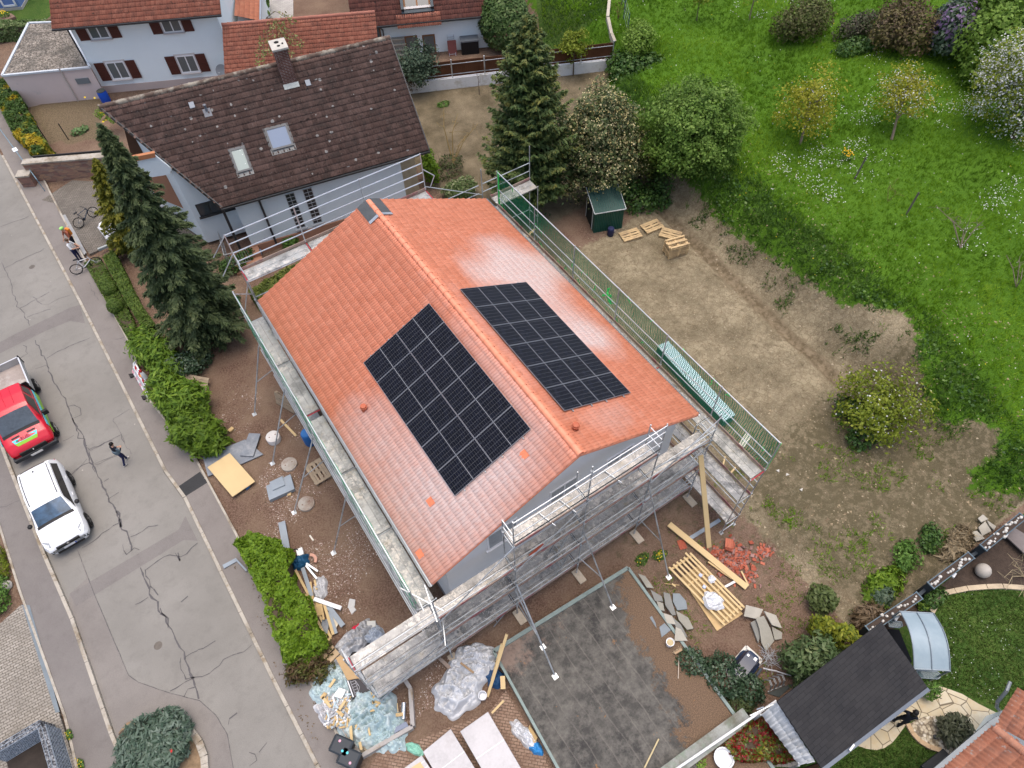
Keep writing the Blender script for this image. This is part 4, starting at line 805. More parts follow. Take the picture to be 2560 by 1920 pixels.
# ---- second white house beyond the fence
e0=np.array([9.98,40.04,0]); dh=np.array([.903,-.4296,0]); nh=np.array([.4296,.903,0]); H2=lambda a,b,z: e0+dh*a+nh*b+Z3(z); LH=10.71
HB=thing('tiled_white_house','low white house with mossy red brown roof and wooden framed doors beyond the fence','house',tuple(H2(5,4,0)))
oh=lambda v,x,y: ONP(v,x,y,H2(0,.45,0),nh)
MB().prism([tuple(H2(a,b,0)[:2]) for a,b in((1.2,.45),(9.95,.45),(9.95,9),(1.2,9))],-.2,2.85).build('wall',white_r,HB)
tile_patch('roof_slope',H2(.0,6.5,7.6),H2(LH,6.5,7.6),H2(0,0,2.7),H2(LH,0,2.7),.35,.17,.05,.02,red_tile2,HB,jit=.004)
mb=MB(); mb.slab([H2(0.05,6.5,7.5),H2(LH-.05,6.5,7.5),H2(LH-.05,.05,2.62),H2(.05,.05,2.62)],.12); mb.slab([H2(0.05,6.5,7.5),H2(LH-.05,6.5,7.5),H2(LH-.05,13,2.6),H2(.05,13,2.6)],.12); mb.build('roof_underside',dark_wood,HB)
mb=MB(); mb.beam(H2(-.02,-.08,2.66),H2(LH+.02,-.08,2.66),.14,.11); mb.path([H2(2.0,.0,2.6),H2(2.15,.3,2.2),H2(2.15,.35,.05)],.05,8); mb.build('gutter',dark_metal,HB,smooth=40)
def whb(tl,br2,w,h,**k):
    c=np.mean([oh('T8',*tl),oh('T8',*br2)],0); return window(HB,c-nh*.01,dh,(0,0,1),w,h,nrm=-nh,frame=brown_wood,**k)
whb((770,520),(985,900),.95,2.05,mull=0,fw=.10,pane=curtain); whb((1025,495),(1225,800),.95,1.55,mull=0,fw=.10,pane=curtain,sill=.15,sill_m=reveal); whb((260,400),(420,560),.8,1.0,mull=0,fw=.10)
# planks standing against the wall
c=np.mean([oh('T8',545,545),oh('T8',800,900)],0); shl=thing('storage_shelf','grey weathered shelf rack leaning on the white wall beside the wooden door','shelf',tuple(c*np.array([1,1,0])-nh*.2)); mb=MB(); mb.obox(c-nh*.06,dh*.58,Z3(1.0),nh*.03)
mb.build('back_board',MAT('weathered_board',(.33,.31,.28),.9,.2,5,25),shl); mb=MB(); [mb.obox(c-nh*.15+Z3(z),dh*.58,Z3(.025),nh*.12) for z in(-.8,-.3,.1,.5,.9)]; mb.build('board',MAT('shelf_board',(.40,.36,.30),.9,.2),shl)
# dormer window on its roof
rs=np.array([0,6.5,4.9]); sl_=atan2(4.9,6.5); hup=nh*cos(sl_)+np.array([0,0,sin(sl_)]); hn=-nh*sin(sl_)+np.array([0,0,cos(sl_)])
c=ONP('T8',945,70,H2(0,0,2.7),np.cross(dh,hup)); mb=MB(); 
for s in(-1,1): mb.obox(c+dh*s*1.08+hup*.5+hn*.2,dh*.10,hup*.95,hn*.25)
mb.obox(c-hup*.45+hn*.06,dh*1.18,hup*.14,hn*.06); dr=mb.build('dormer_cheek',MAT('slate_blue_zinc',(.06,.075,.085),.6,.15),HB); 
f=window(HB,c+hup*.25+hn*.12,dh,hup,1.95,1.2,nrm=hn,frame=brown_wood,fw=.13,mull=1,name='dormer_window')
MB().obox(c-hup*.25+hn*.14,dh*.98,hup*.08,hn*.05).build('dormer_sill',reveal,HB)
tile_patch('new_tile_field',c-dh*1.6-hup*.62+hn*.03,c+dh*1.6-hup*.62+hn*.03,c-dh*1.6-hup*1.60+hn*.03,c+dh*1.6-hup*1.60+hn*.03,.35,.17,.05,.02,red_tile,HB)
# ladder, sunlounger, black box by its wall
def standing_ladder():
    a=oh('T8',1430,500)-nh*.05; b=np.array([a[0],a[1],.05])-nh*.7; l=thing('aluminium_ladder','grey ladder leaning on white wall left of the black box','ladder',tuple(b)); mb=MB()
    for s in(-.24,.24): mb.beam(b+dh*s,a+dh*s,.03,.07)
    k=10
    for i in range(1,k): q=b+(a-b)*i/k; mb.tube(q-dh*.24,q+dh*.24,.018,6)
    mb.build('ladder_frame',tube_m,l)
standing_ladder()
c=oh('T8',1460,770); c=np.array([c[0],c[1],.55])-nh*.55; tag(MB().obox(c,dh*.33,Z3(.55)+nh*.12,nh*.05-Z3(.01)).build('folded_lounger',MAT('maroon_plastic',(.16,.055,.05),.6,.15)),'folded dark red garden lounger standing in front of the ladder','lounger')
c=oh('T8',1715,760); bx=thing('storage_box','black garden storage box with slate lid against white wall','storage box',(c[0]-.2,c[1]-.5,0)); c=np.array([c[0],c[1],.55])-nh*.42
MB().obox(c,dh*.65,nh*.38,Z3(.5)).build('bin_body',MAT('black_plastic',(.008,.008,.009),.6,.1),bx); MB().obox(c+Z3(.55),dh*.68,nh*.42,Z3(.05)).build('lid',MAT('slate_plastic',(.12,.135,.15),.55,.1),bx)
# ---- red tiled annex
AN=thing('tiled_annex','low annex under an old orange red pantile roof between the two white houses','annex',(4,42,0))
r0=G('U6',672,492,4.3); r1=G('U6',1972,382,4.3); dr_=(r1-r0); L_=NM(dr_); dr_/=L_; nr_=np.array([dr_[1],-dr_[0],0]); 
if nr_[1]>0: nr_=-nr_
r0=r0-dr_*.25; L_+=6.0; tile_patch('roof_slope',r0,r0+dr_*L_,r0+nr_*5.2-Z3(2.4),r0+dr_*L_+nr_*5.2-Z3(2.4),.34,.165,.05,.022,red_tile,AN)
MB().slab([r0-Z3(.1),r0+dr_*L_-Z3(.1),r0+dr_*L_+nr_*5.15-Z3(2.5),r0+nr_*5.15-Z3(2.5)],.12).build('roof_underside',dark_wood,AN)
q=[r0+nr_*.2,r0+dr_*L_+nr_*.2,r0+dr_*L_+nr_*4.6,r0+nr_*4.6]; MB().prism([tuple(p[:2]) for p in q],-.1,1.9).build('wall',white_r,AN)
ridge_caps('ridge_tiles',r0+Z3(.02),r0+dr_*L_+Z3(.02),.13,.4,MAT('old_ridge',(.30,.12,.085),.7,.2,3,15),AN)
# ---- pale orange roof further back, court paving
q=[G('U6',*p,2.6) for p in((905,30),(1365,30),(1325,415),(880,450))]
OR_=thing('orange_roof_outbuilding','small outbuilding with pale orange roll tiled roof behind the annex','outbuilding',tuple(q[0]*np.array([1,1,0])))
u_=(q[1]-q[0]); up_=(q[0]-q[3]); tile_patch('roof_slope',q[3]+Z3(.5),q[3]+up_*2.2+Z3(.5),q[2],q[2]+up_*2.2,.35,.2,.03,.03,orange_tile,OR_)
MB().prism([tuple(p[:2]) for p in(q[3]+up_*2.2,q[2]+up_*2.2,q[2],q[3])],-.1,2.45).build('wall',white_r,OR_)
MB().beam(q[2]+np.array([.1,0,0]),q[2]+up_*2.2+np.array([.1,0,0]),.14,.1).build('gutter',zinc,OR_)
st(MB().prism([tuple(G('U6',*p,.1)[:2]) for p in((1540,-150),(2000,-150),(2000,420),(1500,430))],-.1,.12),'paved_court',pavers('court_pavers',(.38,.36,.34),(.44,.42,.39),(.27,.25,.23),.3,.2,.4))
# ---- corner of a blue building, top left
q=[G('U7',*p,0.1) for p in((0,150),(330,150))]; nb=np.array([-.44,-.9,0]); 
BB=thing('blue_building','corner of a blue building with white painted frames at the top left edge','building',tuple(q[0]))
b0=G('U7',335,105,.3); db=np.array([-.897,.442,0]); MB().prism([tuple((b0+p)[:2]) for p in(np.zeros(3),db*8,db*8+n2*6,n2*6)],.3,3.5).build('wall',MAT('blue_render',(.12,.20,.42),.8,.06),BB)
MB().prism([tuple((b0+p)[:2]) for p in(-n2*.06-db*.05,db*8-n2*.06,db*8+n2*6,n2*6-db*.05)],-.1,.29).build('plinth',MAT('grey_plinth',(.38,.36,.33),.9,.1),BB)
mb=MB()
for a in(.3,2.0): 
    for s in(0,1.0): mb.obox(b0+db*(a+s)-n2*.02+Z3(1.0),db*.07,Z3(.9),n2*.03)
    mb.obox(b0+db*(a+.5)-n2*.02+Z3(.15),db*.57,Z3(.07),n2*.03)
mb.build('window_frame',win_frame,BB)
# ================================================================ GARDEN STRUCTURES, WALLS, FENCES
A3=np.array
# ---- flat bitumen roof
bz=.5; bp=[G('M',*p,bz) for p in((990,322),(92,880),(520,1659),(1690,1290))]; bp[2]=bp[1]+(bp[2]-bp[1])*1.8; bp[3]=bp[0]+(bp[3]-bp[0])*1.7
bt=NT('bitumen_felt'); p=bt.pos(); x=bt.mix(bt.ramp(bt.noise(.7,8,p,.75),[(.35,0),(.65,1)]),(.034,.033,.032),(.095,.09,.08)); x=bt.mix(bt.ramp(bt.noise(2.6,7,p,.75),[(.42,0),(.66,.8)]),x,(.17,.16,.14))
spx=bt.n('SeparateXYZ'); bt.l(p,spx.inputs[0]); wob=bt.math('MULTIPLY',bt.noise(.7,5,p),.30)
sx_=bt.math('FRACT',bt.math('MULTIPLY',bt.math('ADD',spx.outputs[0],wob),1/.62)); x=bt.mix(bt.ramp(sx_,[(0,.5),(.05,.3),(.09,0),(.9,0)]),x,bt.mix(bt.noise(3,5,p),(.05,.05,.05),(.30,.27,.23)))
yb=bt.noise(.9,4,p); pinkd=bt.ramp(bt.math('ADD',bt.math('ADD',bt.math('MULTIPLY',spx.outputs[1],.22),bt.math('MULTIPLY',spx.outputs[0],-.10)),bt.math('MULTIPLY',bt.noise(1.6,7,p,.75),1.3)),[(.42,0),(.62,.7)]); x=bt.mix(pinkd,x,(.27,.195,.155))
bg_=bt.math('MULTIPLY',bt.math('ADD',spx.outputs[0],bt.math('MULTIPLY',bt.math('ADD',spx.outputs[1],5.),-.30)),.34); lit=bt.ramp(bt.math('MULTIPLY',bt.math('ADD',bg_,bt.math('ADD',bt.math('MULTIPLY',bt.noise(.8,8,p,.75),1.55),bt.math('MULTIPLY',bt.noise(5,6,p,.8),.7))),.5),[(.56,0),(.61,1)])
lc=bt.mix(bt.ramp(bt.noise(26,4,p,.8),[(.35,0),(.65,1)]),(.065,.042,.028),(.22,.145,.09)); x=bt.mix(lit,x,lc); x=bt.mix(bt.ramp(bt.noise(2.1,6,p,.7),[(.655,0),(.675,.9)]),x,(.25,.13,.055))
bt.col(x).set(.75,0,.25); bt.bump(bt.math('ADD',bt.noise(30,4,p),bt.math('MULTIPLY',lit,.6)),.6,.03)
FR=thing('flat_roof_garage','wide flat bitumen roof strewn with brown needles in front of the gable','garage',(-1.9,-5.3,0))
MB().prism([tuple(p[:2]) for p in bp],-.2,bz-.03).build('wall',MAT('garage_wall',(.10,.095,.09),.9,.15),FR); c4=np.mean(bp,0); MB().prism([tuple((c4+(p-c4)*.985)[:2]) for p in bp],bz-.03,bz).build('roof_felt',bt.m,FR)
upst=MAT('weathered_zinc_upstand',(.16,.205,.20),.55,.2,3,20,metal=.4); mb=MB()
for i,w in((0,.16),(1,.10),(3,.12)): 
    a,b=bp[i],bp[(i+1)%4]; mb.beam(a+Z3(-.06),b+Z3(-.06),w,.26)
mb.build('roof_edge',upst,FR)
# ---- concrete boundary wall with white rail
wa=G('U5',-60,1500,.75); wb=G('U5',665,965,.75); dw=(wb-wa); dw/=NM(dw); BW=thing('boundary_wall','mossy concrete wall topped by a white rail right of the flat garage roof','wall',tuple((wa+wb)/2*A3([1,1,0])))
MB().beam(wa-dw*3-Z3(.4),wb-Z3(.4),.52,.85).build('wall',MAT('mossy_concrete',(.25,.26,.24),.9,.25,2,18,c2=(.20,.24,.19),amt=.45,stain=(.12,.11,.08)),BW)
ra=G('U5',0,1500,.98); rb=G('U5',1040,790,1.3); MB().tube(ra-(rb-ra)*.5,rb,.045,8).build('rail',MAT('white_pipe',(.75,.75,.74),.4,.05),BW,smooth=40)
tag(MB().tube(G('U5',700,980,1.2),G('U5',1010,830,1.4),.025,6).tube(G('U5',790,900,1.1),G('U5',880,870,1.25),.03,6).build('metal_tubes',bright,smooth=40),'thin pale tubes lying beside the white rail end','tubes')
# ---- black shingled garden pavilion
PV=thing('garden_pavilion','garden pavilion with black shingled pent roof at the lower right','pavilion',(4.5,-10.3,0))
h0,h1=2.75,2.2; q0=G('N',205,1247,h0); q1=G('N',852,755,h0); q2=G('N',1137,1160,h1); q3=G('N',480,1661,h1); 
shg=NT('black_shingle'); n=shg; t_=n.n('Mapping'); t_.inputs['Rotation'].default_value=(0,0,.0); n.l(n.pos(),t_.inputs[0]); br=n.n('TexBrick'); br.inputs['Scale'].default_value=1; br.inputs['Brick Width'].default_value=.34; br.inputs['Row Height'].default_value=.145; br.inputs['Mortar Size'].default_value=.006; br.inputs['Color1'].default_value=(.020,.020,.022,1); br.inputs['Color2'].default_value=(.028,.028,.030,1); br.inputs['Mortar'].default_value=(.010,.010,.011,1); n.l(t_.outputs[0],br.inputs[0]); x=n.mix(n.ramp(n.noise(1.2,5),[(.35,0),(.7,.5)]),br.outputs[0],(.040,.038,.038)); x=n.mix(n.ramp(n.vor(7),[(.03,.6),(.05,0)]),x,(.16,.15,.13)); n.col(x).set(.85,0,.25); n.bump(n.math('SUBTRACT',1.,br.outputs[1]),.6,.012)
MB().slab([q0,q1,q2,q3],.07).build('roof',shg.m,PV)
MB().beam(q2+A3([0,-.06,-.05]),q3+A3([0,-.06,-.05]),.12,.09).build('gutter',MAT('blue_grey_gutter',(.10,.12,.15),.45,.1,metal=.3),PV)
ins=lambda p,k: tuple((np.mean([q0,q1,q2,q3],0)+(p-np.mean([q0,q1,q2,q3],0))*k)[:2])
MB().prism([ins(q0,.9),ins(q1,.9),ins(q1*.6+q2*.4,.9),ins(q0*.6+q3*.4,.9)],0,2.3).build('wall',MAT('dark_panels',(.03,.028,.027),.7,.1),PV)
for p in(q2,q3): mb=MB(); e=ins(p,.93); mb.box(e[0]-.06,e[1]-.06,0,e[0]+.06,e[1]+.06,2.12); mb.build('post',dark_wood,PV)
MB().obox(G('N',668,1532,2.33),A3([.13,.02,0]),A3([0,.03,0]),Z3(.02)).build('gutter_bracket',MAT('white_clip',(.7,.7,.7),.5,.05),PV)
# corrugated lean-to
c0,c1,c2,c3=[G('U5',*p,z) for p,z in(((1045,800),2.1),((1545,1575),2.1),((850,965),1.75),((1340,1620),1.75))]
CL=thing('corrugated_lean_to','white corrugated sheet lean-to roof beside the black pavilion roof','lean-to',tuple((c0+c3)/2*A3([1,1,0])))
tile_patch('roof_sheet',c0,c1,c2,c3,1.2,.24,.012,.06,MAT('white_corrugated_sheet',(.55,.57,.58),.45,.10,1.5,20,stain=(.36,.36,.34)),CL,nper=8)
for p in(c2,c3): MB().tube(p*A3([1,1,0]),p-Z3(.05),.04,8).build('post',tube_m,CL,smooth=40)
# ---- curved canopy shelter with glass ends
CN=thing('curved_canopy','curved blue grey polycarbonate canopy standing on the lawn edge','canopy',tuple(G('N',1110,900,0)))
pts=[G('N',*p,z) for p,z in(((965,690),2.0),((1172,702),2.0),((1275,1057),1.9),((1050,1045),1.9))]
poly=NT('polycarbonate'); poly.col(poly.mix(poly.ramp(poly.noise(1.5,4),[(.35,0),(.7,1)]),(.22,.29,.33),(.29,.36,.40))).set(.4,0,.35); poly=poly.m
vs=[];nu,nv=10,4
for i in range(nu+1):
    t=i/nu
    for j in range(nv+1): s=j/nv; q=(pts[0]*(1-s)+pts[1]*s)*(1-t)+(pts[3]*(1-s)+pts[2]*s)*t; vs.append(q+A3([0,0,.35*sin(pi*t)]))
npmesh('canopy_sheet',vs,[[i*(nv+1)+j,i*(nv+1)+j+1,(i+1)*(nv+1)+j+1,(i+1)*(nv+1)+j] for i in range(nu) for j in range(nv)],poly,CN,smooth=True)
alu=MAT('grey_aluminium',(.22,.26,.29),.4,.1,metal=.5); mb=MB()
for s in(0,.5,1): mb.path([vs[i*(nv+1)+int(s*nv)]+Z3(.02) for i in range(nu+1)],.022,6)
for i in(0,nu): mb.path([vs[i*(nv+1)+j] for j in range(nv+1)],.03,6)
mb.build('canopy_frame',alu,CN,smooth=40)
for i in(0,nu):
    for j in(0,nv): q=vs[i*(nv+1)+j]; MB().tube(q,(q[0],q[1],.05),.035,8).build('post',alu,CN,smooth=40)
gl=NT('clear_end_glass'); gl.col((.20,.27,.28)).set(.08,0,.6); gl.b.inputs['Alpha'].default_value=.55; gl=gl.m
def rrect(v,pts,z,name,par):
    P=[G(v,*p,z) for p in pts]; MB().slab(P,.03).build(name,gl,par); mb=MB(); mb.path(P+[P[0]],.02,6); mb.build('glass_frame',alu,par,smooth=40)
rrect('N',[(1068,1055),(1195,1062),(1216,1080),(1212,1100),(1195,1108),(1075,1100)],1.0,'end_glass',CN); rrect('N',[(890,755),(905,745),(975,755),(980,780),(960,792),(900,785)],1.0,'end_glass',CN)
MB().slab([G('N',*p,.5) for p in((890,800),(960,800),(1040,1000),(1020,1010))],.4).build('cushion_bench',MAT('black_fabric',(.012,.012,.014),.9,.1),CN)
# ---- gabion topped garden wall
GW=thing('stone_planter_wall','long dark steel garden wall topped with white stones, dividing plot and lawn','wall',(11,-9.5,0))
steel=MAT('anthracite_steel',(.035,.045,.055),.5,.15,metal=.3); stone_w=MAT('white_quartz',(.50,.48,.44),.8,.2,5,20); soil_d=MAT('dark_mulch',(.05,.036,.028),.95,.4,4,18,bump=.6)
gw=[G('N',*p,1.35) for p in((768,803),(1085,592),(1155,530),(1405,343),(1480,296),(1725,100),(1900,-30))]; 
for k in(0,2,4):
    a,b=gw[k],gw[k+1]; d=b-a; L=NM(d); d/=L; nn_=A3([d[1],-d[0],0]); mb=MB(); mb.beam(a-Z3(.68),b-Z3(.68),.30,1.34); mb.build('wall_panel',steel,GW); mb=MB()
    for s in(-1,1): mb.beam(a+nn_*s*.15,b+nn_*s*.15,.03,.06)
    for q in(a,b): mb.beam(q-nn_*.18,q+nn_*.18,.05,.07)
    mb.build('top_frame',MAT('blue_grey_frame',(.09,.13,.16),.45,.1,metal=.4),GW); MB().beam(a+Z3(-.005),b+Z3(-.005),.26,.03).build('planter_soil',soil_d,GW)
    mb=MB(); 
    for i in range(int(L/.16)): q=a+d*(i+.5)*.16+nn_*RN(0,.05)+Z3(.03); 
    for i in range(int(L/.13)):
        if RR()<.8: q=a+d*(i+.5)*.13+nn_*RN(0,.06)+Z3(.04); r_=RU(.035,.075); mb.ball(q,(r_*1.2,r_,r_*.9),6,4,jit=.35,seed=i)
    mb.build('white_stones',stone_w,GW)['kind']='stuff'
for k in(1,3): MB().beam(gw[k]-Z3(.9),gw[k+1]-Z3(.9),.12,.9).build('low_panel',steel,GW)
for x_,y_ in((1300,465),(1620,220),(945,730)): q=G('N',x_,y_,1.2); MB().obox(q,A3([.12,.02,0]),A3([0,.05,0]),Z3(.03)).build('wall_lamp',MAT('lamp_white',(.6,.62,.64),.5,.05),GW)
# ---- neighbour garden floor
st(MB().sheet([tuple(G('N',*p,.10)) for p in((760,835),(1085,640),(1733,110),(1900,0),(1900,560),(1733,562),(1600,550),(1500,545),(1380,552),(1240,585),(1195,640),(1165,700),(1000,780))],None),'mulch_bed',soil_d)
mb=MB(); q=[G('N',*p,.13) for p in((1900,560),(1733,545),(1600,535),(1500,538),(1380,548),(1230,578),(1190,640),(1160,695))]; 
for a,b in zip(q[:-1],q[1:]):
    L=NM(b-a); k=max(1,int(L/.5)); [mb.beam(a+(b-a)*(i+.02)/k,a+(b-a)*(i+.98)/k,.20,.12) for i in range(k)]
st(mb,'lawn_edging',MAT('sandstone_edging',(.44,.36,.25),.85,.2,3,20))
flag=NT('flagstone_path'); n=flag; vp=n.pos(); dd=n.vor(1.55,vp,'DISTANCE_TO_EDGE'); cc=n.vor(1.55,vp,'F1','Color'); x=n.mix(n.ramp(cc,[(.1,0),(.9,1)]),(.50,.43,.29),(.60,.56,.45)); x=n.mix(n.ramp(n.noise(2.5,6,vp,.7),[(.4,0),(.7,.6)]),x,(.50,.37,.19)); x=n.mix(n.ramp(dd,[(.012,1),(.022,0)]),x,(.16,.13,.09)); n.col(x).set(.8,0,.2)
st(MB().sheet([tuple(G('N',*p,.115)) for p in((1080,1140),(1140,1138),(1240,1160),(1350,1200),(1450,1260),(1590,1330),(1640,1400),(1500,1700),(1350,1700),(1420,1480),(1400,1440),(1310,1350),(1230,1335),(1120,1340),(1030,1370),(1000,1395),(960,1450),(920,1500),(870,1535),(820,1548),(760,1540),(700,1520),(640,1400),(900,1200))],None),'flagstone_path',flag.m)
gb_=NT('pale_gravel'); n=gb_; x=n.ramp(n.vor(9,out='Color'),[(.1,(.30,.25,.17)),(.5,(.55,.48,.36)),(.9,(.72,.68,.58))]); x=n.mix(n.ramp(n.vor(9),[(.45,0),(.7,.8)]),x,(.12,.09,.06)); n.col(x).set(.85,0,.2); n.bump(n.vor(9),.9,.05)
st(MB().sheet([tuple(G('N',*p,.122)) for p in((1020,1390),(1080,1350),(1160,1335),(1250,1340),(1310,1355),(1370,1420),(1425,1470),(1330,1580),(1270,1580),(1150,1530),(1060,1450))],None),'gravel_bed',gb_.m)
mb=MB(); q=[G('N',*p,.15) for p in((1012,1385),(1040,1440),(1085,1490),(1150,1530),(1220,1550))]; [mb.beam(a,b,.16,.1) for a,b in zip(q[:-1],q[1:])]; st(mb,'bed_edging',MAT('tan_edging',(.50,.36,.22),.85,.15))
mb=MB(); q=[G('U5',*p,.14) for p in((380,1680),(540,1580),(700,1580),(860,1590),(1100,1610),(1310,1615))]; [mb.beam(a+(b-a)*(i+.03)/3,a+(b-a)*(i+.97)/3,.18,.12) for a,b in zip(q[:-1],q[1:]) for i in range(3)]; st(mb,'bed_edging',MAT('grey_edging',(.33,.30,.26),.85,.2))
st(MB().sheet([tuple(G('U5',*p,.105)) for p in((0,1590),(360,1330),(700,1050),(850,980),(1340,1620),(860,1590),(540,1570),(380,1670),(0,1800))],None),'mulch_bed',soil_d)
tag(MB().ball(G('N',1480,437,.38),(.30,.30,.32),16,10).build('stone_ball',MAT('pale_granite',(.40,.37,.33),.7,.1,8,30),smooth=80),'smooth pale egg shaped stone on the dark mulch bed','garden stone')
tag(MB().slab([G('N',*p,.4) for p in((1612,215),(1665,165),(1850,280),(1800,390))],.06).build('deck_board',MAT('grey_board',(.16,.14,.135),.8,.2,3,20)),'large grey weathered board by the upper end of the planter wall','board')
# ---- near orange roof, bottom right corner
NR=thing('orange_roof_house','corner of a weathered orange tiled roof with zinc gutters at the bottom right','house',tuple(G('U8',900,900,0)))
ez=3.0; a0=G('U8',300,985,ez); a1=G('U8',705,640,ez); a2=G('U8',722,650,ez); a3=G('U8',905,360,ez); rise=Z3(1.3)
dA=(a1-a0)/NM(a1-a0); nA=A3([dA[1],-dA[0],0]); dB=(a3-a2)/NM(a3-a2); nB=A3([dB[1],-dB[0],0])
up_=lambda p,n_,k: p+n_*k+Z3(.55*k)
tile_patch('roof_slope',up_(a0-dA*2,nA,2.6),up_(a1+dA*.2,nA,2.6)+dA*.1,a0-dA*2,a1+dA*.0,.36,.17,.04,.02,near_tile,NR)
tile_patch('roof_slope',up_(a2-dB*1.0,nB,3.2),up_(a3,nB,3.2),a2+dB*.0,a3,.36,.17,.04,.02,near_tile,NR)
ridge_caps('hip_tiles',a1+A3([0,-.12,.10]),up_(a1-dA*.2,nA,2.4)+Z3(.05),.14,.4,MAT('weathered_ridge',(.36,.17,.11),.75,.2,4,15,c2=(.34,.30,.27),amt=.38),NR)
mb=MB(); mb.beam(a0-dA*2-nA*.06,a1-nA*.06,.14,.10); mb.beam(a1-nA*.06,a2+dB*.35+A3([.05,0,0]),.16,.10); mb.beam(a1,up_(a1,nA,.9)+dA*.2,.22,.04); mb.path([a3+A3([.05,.25,-.1]),a3+A3([-.25,.12,-.2]),G('U8',755,460,2.3),G('U8',748,500,1.5),G('U8',775,530,.4)],.06,8); mb.build('gutter',MAT('zinc_grey_dark',(.19,.21,.22),.5,.15,metal=.5),NR,smooth=40)
MB().prism([tuple(p[:2]) for p in(a0-dA*2+nA*.5,a1+nA*.5,a3+nB*.5,a3+nB*5,a0+nA*5)],-.1,2.7).build('wall',white_r,NR)
q=[G('U8',*p,.25) for p in((190,935),(352,808),(415,872),(250,1010))]; tag(MB().slab(q,.18).build('light_shaft_cover',MAT('mesh_cover',(.035,.036,.036),.7,.2)),'dark mesh cover in a pale frame beside the gravel bed','cover'); 
# ---- gabion bin bottom left
gab=NT('gabion_stone'); n=gab; x=n.ramp(n.vor(13,out='Color'),[(.1,(.10,.105,.115)),(.5,(.21,.22,.235)),(.9,(.36,.37,.385))]); x=n.mix(n.ramp(n.vor(13),[(.42,0),(.62,.85)]),x,(.025,.026,.03)); n.col(x).set(.8,0,.3); n.bump(n.vor(13),1.,.06); gab=gab.m
wire=MAT('gabion_wire',(.44,.49,.54),.4,.1,metal=.6); GB=thing('gabion_enclosure','grey stone filled wire gabion walls round a dark pit at the bottom left','gabion',tuple(G('U4',430,400,0)))
g0=G('U4',-120,535,1.1); g1=G('U4',432,205,1.1); g2=G('U4',570,690,1.1); g2=g1+(g2-g1)*2.0
for a,b in((g0,g1),(g1,g2)):
    d=(b-a); L=NM(d); d/=L; nn_=A3([d[1],-d[0],0]); 
    if a is g1: a=a+d*.14
    mb=MB(); mb.beam(a-Z3(.6),b-Z3(.6),.26,1.2); mb.build('gabion_wall',gab,GB); mb=MB()
    for s in(-1,1):
        for z in np.arange(.12,1.14,.105): mb.tube(a*A3([1,1,0])+nn_*s*.137+Z3(z),b*A3([1,1,0])+nn_*s*.137+Z3(z),.009,4)
        for i in range(int(L/.3)+1): q=(a+d*i*.3)*A3([1,1,0])+nn_*s*.14; mb.tube(q+Z3(.1),q+Z3(1.12),.007,4)
    for s in(-.5,0,.5): mb.tube(a+nn_*s*.26+Z3(.012),b+nn_*s*.26+Z3(.012),.009,4)
    mb.build('wire_mesh',wire,GB)
st(MB().sheet([tuple(g0*A3([1,1,0])+Z3(.12)),tuple(g1*A3([1,1,0])+Z3(.12)),tuple(g2*A3([1,1,0])+Z3(.12)),tuple(g0*A3([1,1,0])+(g2-g1)*A3([1,1,0])+Z3(.12))]),'mulch_bed',MAT('dark_pit_soil',(.035,.028,.024),.95,.3,4,18))
# ---- fence and white retaining wall behind the back garden
fA=A3([9.8,34.95,0]); fB=A3([24.8,28.27,0]); df=(fB-fA); FL=NM(df); df/=FL; nf=A3([-df[1],df[0],0])
RW=MB().beam(fA+Z3(.38),fB+Z3(.38),.28,1.0); tag(RW.build('retaining_wall',MAT('white_painted_wall',(.70,.71,.72),.85,.08,1.5,18,stain=(.42,.38,.30),stain_sc=1.1)),'low white painted retaining wall under the brown wooden fence','wall')
FN=thing('wooden_fence','dark brown board fence on galvanised posts above the white retaining wall','fence',tuple(fA))
nb_=7; fb=NT('fence_boards'); n=fb; t_=n.n('TexCoord').outputs['Object']; sp_=n.n('SeparateXYZ'); n.l(t_,sp_.inputs[0]); uu=n.math('ADD',n.math('MULTIPLY',sp_.outputs[0],float(df[0])),n.math('MULTIPLY',sp_.outputs[1],float(df[1]))); fr=n.math('FRACT',n.math('MULTIPLY',uu,1/.14)); x=n.mix(n.ramp(n.noise(2,4,t_),[(.3,0),(.7,1)]),(.075,.030,.014),(.12,.05,.024)); x=n.mix(n.ramp(fr,[(0,.8),(.08,0)]),x,(.02,.010,.006)); n.col(x).set(.75,0,.2)
for i in range(nb_):
    a=fA+df*(FL*i/nb_+.05); b=fA+df*(FL*(i+1)/nb_-.05); MB().beam(a+nf*.05+Z3(1.5),b+nf*.05+Z3(1.5),.03,1.15).build('board_panel',fb.m,FN)
    mb=MB(); [mb.tube(a-nf*.05+Z3(z),b-nf*.05+Z3(z),.025,6) for z in(1.15,1.9)]; mb.build('rail',tube_m,FN,smooth=40)
for i in range(nb_+1): q=fA+df*FL*i/nb_-nf*.03; mb=MB(); mb.tube(q+Z3(.6),q+Z3(2.2),.045,8); mb.lathe(q+Z3(2.2),[(.05,0),(.05,.03),(.01,.05)],8); mb.build('post',tube_m,FN,smooth=40)
